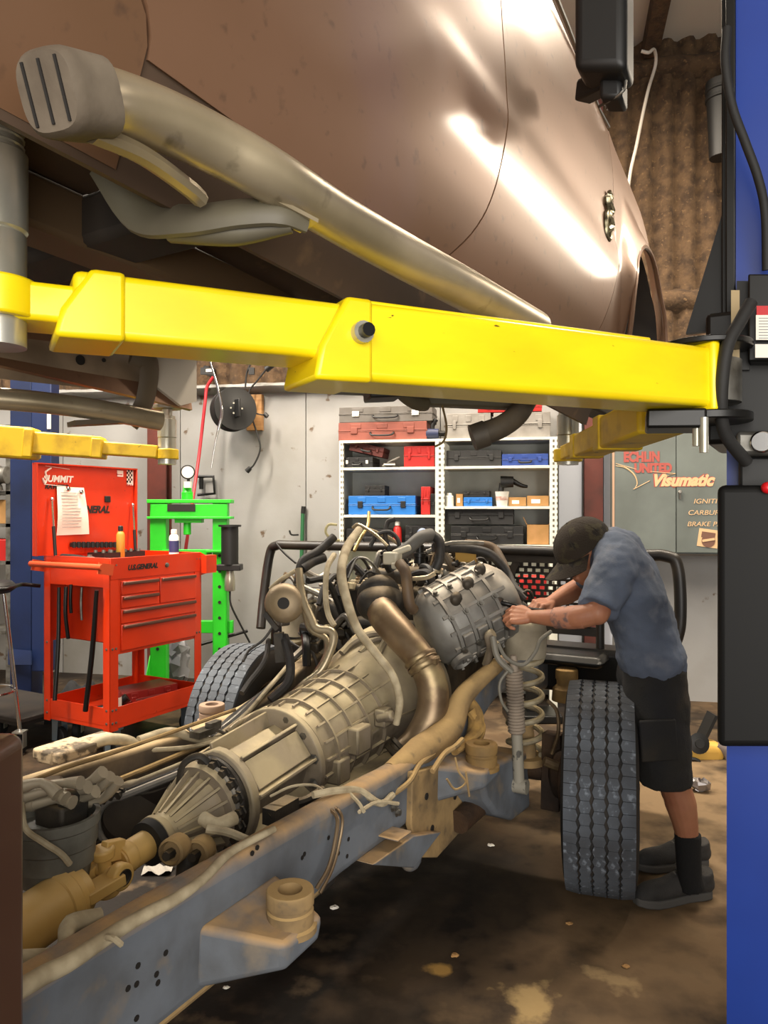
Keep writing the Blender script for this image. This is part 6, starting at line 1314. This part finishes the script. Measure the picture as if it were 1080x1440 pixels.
# small debris on the floor
for px, py, s, m, lab in ((690, 1190, .012, M_PAPER, 'white scrap on the dark floor beneath the radius arm bracket'), (470, 1278, .014, M_PAPER, 'pale crumb on the floor just right of the rear cab mount'), (800, 1300, .010, M_CARD, 'tan pebble of dirt on the floor in front of the tyre'), (640, 1345, .012, M_CARD, 'tan chip on the floor among the yellowish stains'), (880, 1360, .01, M_CARD, 'small tan chip on the floor left of the blue post'), (318, 1390, .008, M_PAPER, 'tiny white speck on the floor beside the frame rail')):
    d_ = EYE * F / (py - 720); q = at(px, py, d_); q.z = 0; b = MB(); b.ball(q + V((0, 0, s * .35)), (s * 1.4, s, s * .4), 8, 6); rnd = random.Random(px); b.v = [v + V((rnd.uniform(-1, 1), rnd.uniform(-1, 1), rnd.uniform(0, .5))) * s * .35 for v in b.v]
    tag(b.build('debris_chip', m, angle=15), lab, 'debris')
q = at(222, 1226, EYE * F / 506); q.z = 0; b = MB(); b.grid(lambda u, v: q + V((-.06 + .12 * u, -.04 + .08 * v, .004 + .02 * math.sin(u * 5 + v * 3) ** 2)), 8, 6); tag(b.build('paper_towel', mat('soiled_paper', '#8f8a82', .9), solid=.001), 'crumpled white paper towel on the floor under the driveshaft joint', 'paper towel')
# red jack glimpsed through the perforated guard
t = thing('floor_jack', 'red floor jack glimpsed through the perforated black guard', 'jack', (at(750, 720, 5.6).x, 5.6, 0)); q = at(748, 826, 5.6)
b = MB(); b.box(V((q.x, 5.6, .45)), (.08, .08, .8)); b.build('column', M_BLKM, t); b = MB(); b.box(V((q.x, 5.6, q.z)), (.20, .14, .18)); b.build('jack_body', M_REDP, t, bevel=.02); b = MB(); b.box(V((q.x, 5.6, .03)), (.4, .3, .06)); b.build('base', M_BLKM, t, bevel=.01)
# things high on the back wall
o = MB(); q = wp(wall_c(1014, .34), 0, .34); b = MB(); 
t = thing('black_bucket', 'black ribbed bucket hanging high on the brown wall beside the blue post', 'bucket', on_wall(1014, 170, .34), WALL_A); zb_, zt_ = wall_z(1014, 222, .34), wall_z(1014, 116, .34); hh = zt_ - zb_
b.lathe(V((q.x, q.y, zb_)), (0, 0, 1), [(0, .085), (hh * .75, .105), (hh * .76, .115), (hh * .79, .115), (hh * .80, .107), (hh * .86, .109), (hh * .87, .117), (hh * .9, .117), (hh * .91, .110), (hh, .113), (hh, .10), (hh * .9, .10)], 28, cap=False); b.build('bucket_wall', M_BLK, t); b = MB(); b.lathe(V((q.x, q.y, zb_)), (0, 0, 1), [(0, .085), (.01, .085)], 24); b.build('bucket_bottom', M_BLK, t)
o = MB().tube([on_wall(902, 72, .35), on_wall(912, 74, .35), on_wall(920, 70, .3), on_wall(922, 90, .2), on_wall(912, 125, .2), on_wall(903, 165, .2), on_wall(895, 205, .2), on_wall(886, 245, .2), on_wall(880, 300, .2)], .013, 8, 6).build('white_cable', mat('white_cable_sheath', '#c9c0b4', .5)); tag(o, 'white cable looping down the brown wall from the ceiling edge', 'cable')
o = MB(); b = MB(); e0 = wp(wall_c(912, 0), 5.33, .1); b.bar(e0, e0 + V((-.55, -2.4, 0)), .12, .16); struct(b.build('trim_5', M_FOAM))
# brown vehicle flank at the lower left edge
vf = thing('parked_vehicle_corner', 'dark brown painted vehicle corner at the lower left edge', 'vehicle', (-.95, .75, 0)); xe = at(23, 1200, .92).x; zt_ = at(23, 1036, .92).z
b = MB(); b.box((xe - .45, .80, (zt_ + .3) / 2 + .0), (.9, .30, zt_ - .3)); b.build('corner_panel', mat('dark_brown_paint', '#5a3d30', .35, .3, coat=.4), vf, bevel=.018, seg=4)
b = MB(); b.box((xe - .47, .74, .22), (.86, .26, .24)); b.build('lower_sill', M_BLK, vf, bevel=.02)
b = MB(); b.lathe((xe - .5, .62, .21), (0, 1, 0), [(0, .15), (0, .2), (.02, .21), (.2, .21), (.22, .2), (.22, .15)], 32); b.build('tire', M_RUB, vf)
for s in (1, -1):
    q = CM @ V((s * .43, -2.5, 0)); t = thing('jack_stand', 'jack stand under the rear end of the %s frame rail' % ('near' if s > 0 else 'far'), 'jack stand', q, LZ)
    b = MB(); b.lathe(q, (0, 0, 1), [(.02, .14), (.30, .05), (.44, .03), (.458, .03)], 4); b.build('tripod_base', M_REDP, t); b = MB(); b.box(q + V((0, 0, .452)), (.10, .06, .012)); b.build('saddle', M_STEEL, t)

# ================================================================== the mechanic
M_SKIN = mat('tanned_skin', '#a87355', .55, c2='#965f45', scale=9, bump=.05)
M_SKIN.node_tree.nodes['Principled BSDF'].inputs['Subsurface Weight'].default_value = .08
M_SHIRT = mat('faded_blue_grey_cotton', '#5c6678', .9, c2='#4d5563', scale=4, c3='#7b7f88', scale3=9, lo3=.55, hi3=.75, bump=.15, bscale=150)
M_SHORT = mat('black_work_shorts', '#1d1d1f', .9, c2='#26241f', scale=5, c3='#3a3025', scale3=4, lo3=.58, hi3=.75, bump=.2, bscale=120)
M_SOCK = mat('black_sock', '#101011', .95, bump=.3, bscale=200)
M_SHOE = mat('dark_grey_shoe', '#252423', .8, c2='#343230', scale=9, bump=.3, bscale=180)
M_SOLE = mat('grey_shoe_sole', '#4a4845', .8)
M_CAP = mat('olive_brown_camouflage', '#2a2116', .9, c2='#3a3320', scale=14, lo=.5, hi=.55, c3='#171009', scale3=11, lo3=.56, hi3=.6, bump=.3, bscale=160)
M_HAIR = mat('dark_brown_hair', '#2a1a10', .7)
man = thing('person', 'man in olive cap, blue-grey T-shirt and black shorts leaning over the front tyre', 'person', (at(945, 720, 3.05).x, 3.05, 0))
def fuse(b, name, m, parent, vox=.007, it=8, fac=.5, disp=None):
    """closed shapes of b fused into one continuous surface"""
    o = b.build(name, m, parent, angle=180)
    r = o.modifiers.new('fuse', 'REMESH'); r.mode = 'VOXEL'; r.voxel_size = vox; r.use_smooth_shade = True
    s = o.modifiers.new('smooth', 'SMOOTH'); s.factor = fac; s.iterations = it
    if disp:
        tx = bpy.data.textures.new(name + '_folds', 'CLOUDS'); tx.noise_scale = disp[1]; tx.noise_depth = 3
        d_ = o.modifiers.new('folds', 'DISPLACE'); d_.texture = tx; d_.strength = disp[0]; d_.mid_level = .5; d_.texture_coords = 'LOCAL'
    dg = bpy.context.evaluated_depsgraph_get(); bpy.context.view_layer.update()
    me = bpy.data.meshes.new_from_object(o.evaluated_get(dg)); me.name = name
    o.modifiers.clear(); o.data = me; me.polygons.foreach_set('use_smooth', [True] * len(me.polygons))
    if not me.materials: me.materials.append(m)
    return o
def limb(b, pts, rs, n=16, sub=6):
    P = [at(*p) for p in pts]; b.tube(P, rs, n, sub)
    b.ball(P[0], rs[0], 14, 10); b.ball(P[-1], rs[-1], 14, 10)
body = MB()
# torso, hips (inside the clothes)
for dd in (-.09, .09):
    limb(body, [(918, 948, 3.08 + dd), (905, 890, 3.08 + dd), (888, 835, 3.07 + dd), (868, 785, 3.06 + dd)], [.095, .095, .105, .085])
limb(body, [(866, 800, 2.91), (840, 862, 2.82)], [.058, .046]); limb(body, [(840, 862, 2.82), (812, 868, 2.85), (780, 869, 2.92), (748, 867, 3.0)], [.044, .044, .036, .026])
limb(body, [(858, 795, 3.24), (815, 826, 3.36)], [.056, .046]); limb(body, [(815, 826, 3.36), (797, 836, 3.33), (775, 847, 3.27)], [.045, .044, .028])
limb(body, [(922, 962, 2.99), (936, 1040, 2.95), (946, 1095, 2.93)], [.095, .075, .058]); limb(body, [(946, 1095, 2.93), (957, 1130, 2.94), (966, 1175, 2.95), (972, 1240, 2.95)], [.056, .060, .044, .036])
limb(body, [(910, 962, 3.17), (922, 1040, 3.2), (938, 1085, 3.22)], [.095, .075, .058]); limb(body, [(938, 1085, 3.22), (950, 1115, 3.24), (962, 1150, 3.26), (970, 1200, 3.27)], [.056, .060, .044, .036])
# neck and head
HC = at(824, 777, 3.06); hu = V((-.60, -.08, .79)).normalized(); hf = V((-.78, -.05, -.62)); hf = (hf - hu * hf.dot(hu)).normalized(); hs = hu.cross(hf).normalized()
HM = Mx((hf, hs, hu)).transposed().to_4x4()
def hpnt(f, s, u): return HC + hf * f + hs * s + hu * u
limb(body, [(866, 785, 3.06), (850, 778, 3.06)], [.075, .062]); body.tube([at(850, 778, 3.06), hpnt(-.02, 0, -.03)], [.062, .06], 16)
body.ball(hpnt(0, 0, .02), (.098, .076, .105), 24, 16, HM); body.ball(hpnt(.035, 0, -.055), (.06, .056, .065), 20, 14, HM); body.ball(hpnt(.07, 0, -.085), (.028, .03, .026), 14, 10, HM)
body.tube([hpnt(.095, 0, .02), hpnt(.118, 0, -.018), hpnt(.10, 0, -.03)], [.009, .016, .012], 10, 3)
for s in (-1, 1):
    body.ball(hpnt(-.01, s * .078, -.01), (.018, .010, .032), 12, 10, HM); body.ball(hpnt(.075, s * .035, -.015), (.02, .024, .018), 12, 8, HM); body.ball(hpnt(.088, s * .033, .03), (.016, .026, .010), 12, 8, HM)
body.tube([hpnt(.094, -.022, -.058), hpnt(.102, 0, -.056), hpnt(.094, .022, -.058)], .008, 8, 4); body.tube([hpnt(.092, -.018, -.067), hpnt(.099, 0, -.069), hpnt(.092, .018, -.067)], .008, 8, 4)
# hands: palm plus five fingers curled round the tool
def hand(b, wrist, fwd, back, side, curl=(.5, 1.0, .8)):
    """fwd: wrist to knuckles, back: out of the back of the hand, side: towards the index finger"""
    fwd = fwd.normalized(); back = (back - fwd * back.dot(fwd)).normalized(); side = fwd.cross(back) * (1 if fwd.cross(back).dot(side) > 0 else -1)
    for k, off in enumerate((.033, .0115, -.0105, -.032)):
        base = wrist + fwd * (.082 - .006 * abs(k - 1)) + side * off
        b.tube([wrist + fwd * .005 + side * off * .5, wrist + fwd * .045 + side * off * .85, base], [.0165, .0155, .0112], 10, 3); b.ball(base + back * .003, .0115, 10, 8)
        L = (.042, .048, .044, .034)[k]; p = base; pts = [p.copy()]; r = [.0098]
        cu = [c + (.0, .06, -.05, .1)[k] for c in curl]
        for j, l in enumerate((L, L * .62, L * .5)):
            an = sum(cu[:j+1]); p = p + (fwd * math.cos(an) - back * math.sin(an)) * l; pts.append(p.copy()); r.append(.0094 - .0010 * j)
        b.tube(pts, r, 10, 1); b.ball(pts[-1], r[-1], 10, 8)
        for q2, rr2 in zip(pts[1:-1], r[1:-1]): b.ball(q2, rr2 * 1.08, 10, 8)
    th = [wrist + fwd * .015 + side * .022, wrist + fwd * .045 + side * .046 - back * .012, wrist + fwd * .078 + side * .050 - back * .032, wrist + fwd * .102 + side * .038 - back * .044]
    b.tube(th, [.016, .0135, .0112, .009], 10, 3); b.ball(th[-1], .009, 10, 8); b.ball(th[0], .016, 10, 8)
w1 = at(746, 867, 3.0); hand(body, w1, at(712, 864, 3.04) - w1, V((.0, -.75, .6)), V((0, .5, .8)), (.75, 1.05, .6))
w2 = at(775, 847, 3.27); hand(body, w2, at(742, 852, 3.2) - w2, V((.1, -.2, 1)), V((0, -1, 0)), (.7, 1.1, .9))
bo = fuse(body, 'body', M_SKIN, man, .0042, 4)
# nails, eyes, brows
b = MB()
for s in (-1, 1): b.ball(hpnt(.094, s * .034, .008), (.008, .012, .007), 12, 8, HM)
b.build('eye', mat('eye_white', '#d8d2c8', .3), man)
b = MB()
for s in (-1, 1): b.ball(hpnt(.1005, s * .034, .008), (.003, .005, .005), 10, 8, HM)
b.build('iris', mat('dark_iris', '#2a1a10', .3), man)
b = MB()
for s in (-1, 1): b.tube([hpnt(.099, s * .016, .036), hpnt(.102, s * .034, .041), hpnt(.092, s * .052, .036)], [.004, .005, .003], 8, 3)
b.build('eyebrow', M_HAIR, man)
b = MB(); b.ball(hpnt(-.018, 0, .012), (.092, .0795, .095), 20, 14, HM)
b.v = [v for v in b.v]; fuse(b, 'hair', M_HAIR, man, .008, 2)
# tattoo band of darker patches on the near forearm
b = MB(); A_ = [at(822, 867, 2.84), at(800, 868.5, 2.875), at(782, 869, 2.915)]
b.tube(A_, [.0462, .0452, .0415], 20, 4, cap=False); b.build('tattoo', mat('tattooed_skin', '#a8735a', .6, c2='#6a5550', scale=22, lo=.47, hi=.56), man)
# T-shirt
sh_ = MB()
for dd in (-.10, .10):
    limb(sh_, [(917, 925, 3.08 + dd), (905, 885, 3.08 + dd), (888, 838, 3.07 + dd), (868, 787, 3.06 + dd * .9)], [.132, .122, .128, .108])
limb(sh_, [(917, 925, 3.08), (905, 885, 3.08), (880, 812, 3.07), (866, 777, 3.06)], [.130, .125, .135, .108])
sh_.tube([at(866, 778, 3.06), at(855, 776, 3.06)], [.10, .078], 18)
sh_.tube([at(878, 790, 2.95), at(863, 806, 2.90), at(846, 845, 2.845), at(841, 858, 2.825)], [.095, .088, .080, .080], 18, 5)
sh_.ball(at(872, 792, 2.94), .10, 16, 12)
sh_.tube([at(864, 785, 3.18), at(846, 802, 3.28), at(826, 820, 3.34)], [.095, .085, .075], 18, 5)
fuse(sh_, 't_shirt', M_SHIRT, man, .009, 7, .5, (.034, .095))
b = MB(); b.tube([at(855, 776, 3.06) + V((.012, 0, 0)) + (V((0, math.cos(2*PI*k/20), 0)) + (V((.35, 0, .94))) * math.sin(2*PI*k/20)) * .074 for k in range(21)], .008, 8); b.build('collar', M_SHIRT, man)
# shorts
so_ = MB()
for x0, d0, x1, d1 in ((920, 2.985, 935, 2.945), (908, 3.17, 926, 3.2)):
    P = [at(x0, 940, d0), at(x0 + 3, 985, d0 - .01), at(x1 - 3, 1050, d1), at(x1, 1101 if d0 < 3.1 else 1085, d1)]
    so_.tube(P, [.122, .122, .108, .104], 22, 5)
so_.ball(at(915, 950, 3.08), (.135, .18, .13), 20, 14); so_.tube([at(914, 910, 3.08 - .07), at(914, 910, 3.08 + .07)], .115, 18)
fuse(so_, 'shorts', M_SHORT, man, .009, 5, .5, (.02, .12))
b = MB(); q = at(905, 1035, 2.84); b.bar(at(924, 1012, 2.85), at(928, 1070, 2.845), .14, .02, up=(0, -1, 0)); b.build('cargo_pocket', M_SHORT, man, bevel=.006)
# socks and shoes
for k, (pts, rs) in enumerate(((((967, 1171, 2.95), (968, 1200, 2.95), (970, 1232, 2.95), (974, 1250, 2.95)), [.051, .049, .046, .05]), (((962, 1150, 3.26), (966, 1175, 3.26), (970, 1200, 3.27)), [.05, .048, .05]))):
    sk = MB(); sk.tube([at(*p) for p in pts], rs, 18, 5); fuse(sk, 'sock', M_SOCK, man, .008, 2)
def shoe(hx, hy, hd, tx, ty, td):
    heel = at(hx, hy, hd); toe = at(tx, ty, td); heel.z = toe.z = 0; f = (toe - heel); L_ = f.length; f.normalize(); s = V((-f.y, f.x, 0))
    def P(a, b_, z): return heel + f * a * L_ + s * b_ + V((0, 0, z))
    b = MB(); out = [(0, .028), (.03, .036), (.12, .04), (.35, .036), (.6, .046), (.78, .052), (.92, .042), (1.0, .018)]
    poly = [(a, w_) for a, w_ in out] + [(a, -w_) for a, w_ in reversed(out)]
    so = MB(); so.prism(poly, lambda a, w_, z: P(a, w_, z + (.012 * max(0, a - .7) / .3 if z > 0 or True else 0)), .0, .032)
    up = MB(); up.tube([P(.08, 0, .075), P(.10, 0, .105)], [.044, .044], 18); up.ball(P(.13, 0, .07), (.052, .042, .05), 16, 12, Mx((f, s, V((0, 0, 1)))).transposed())
    up.tube([P(.10, 0, .06), P(.35, 0, .065), P(.6, 0, .055), P(.82, 0, .048), P(.93, 0, .042)], [.042, .043, .043, .044, .034], 18, 4); up.tube([P(.16, 0, .10), P(.36, 0, .092), P(.6, 0, .07)], [.034, .034, .03], 16, 3); up.ball(P(.9, 0, .04), .036, 14, 10); up.ball(P(.06, 0, .055), .042, 14, 10)
    up.v = [V((v.x, v.y, max(v.z, .02))) for v in up.v]
    so_ = fuse(up, 'shoe', M_SHOE, man, .006, 4)
    so.build('sole', M_SOLE, so_, bevel=.006)
    lc = MB()
    for i in range(5): a = .34 + .06 * i; lc.tube([P(a, -.036, .112 - .016 * i), P(a + .02, 0, .142 - .014 * i), P(a, .036, .112 - .016 * i)], .0045, 6, 4)
    lc.tube([P(.33, 0, .135), P(.30, -.03, .15), P(.36, -.045, .12)], .003, 6, 4); lc.build('laces', mat('grey_laces', '#55524d', .8), so_)
shoe(996, 1262, 3.02, 893, 1280, 2.925)
shoe(992, 1222, 3.29, 893, 1228, 3.22)
# cap
cp = MB(); n = 28; vs = []; fs_ = []; m_ = 12
for i in range(m_ + 1):
    th = PI * .54 * i / m_
    for k in range(n):
        q = 2 * PI * k / n; vs.append(hpnt(-.008 + .122 * math.sin(th) * math.cos(q), .102 * math.sin(th) * math.sin(q), .036 + .106 * math.cos(th)))
for i in range(m_):
    for k in range(n): k2 = (k + 1) % n; fs_.append((i*n+k, (i+1)*n+k, (i+1)*n+k2, i*n+k2))
cp.add(vs, fs_); cap_ = cp.build('cap', M_CAP, man, solid=.005)
b = MB()
def brim(u, v):
    a = R(-78 + 156 * u); r = .098 + .088 * v * math.cos(a * .8); y_ = .102 * math.sin(a) * (1 + .16 * v)
    return hpnt(-.008 + .118 * math.cos(a) + .088 * v * math.cos(a * .7), y_, .030 - .034 * (math.sin(a) ** 2) * (.4 + .6 * v) - .02 * v)
b.grid(brim, 24, 8); b.build('cap_brim', M_CAP, cap_, solid=.005)
b = MB(); b.ball(hpnt(-.008, 0, .143), (.008, .008, .005), 10, 8, HM)
for k in range(6):
    a = PI / 3 * k; b.tube([hpnt(-.008 + .1235 * math.sin(t) * math.cos(a), .1035 * math.sin(t) * math.sin(a), .036 + .1075 * math.cos(t)) for t in (0, .3, .6, .9, 1.2, 1.5)], .0018, 6, 2)
b.build('cap_seam', M_CAP, cap_)
# ratchet in his hands
t = thing('ratchet_wrench', 'black ratchet wrench held in the man\'s two hands against the engine', 'wrench', at(722, 852, 3.08))
b = MB(); b.tube([at(700, 846, 3.12), at(720, 851, 3.10), at(742, 857, 3.13), at(764, 860, 3.18)], [.014, .011, .011, .013], 12, 4); b.build('handle', M_BLKM, t)
b = MB(); b.lathe(at(700, 846, 3.12), V((-.4, .8, .1)), [(-.02, .014), (-.018, .022), (.015, .022), (.017, .013), (.06, .013)], 18); b.build('ratchet_head', M_STEEL, t)
bpy.context.view_layer.update()
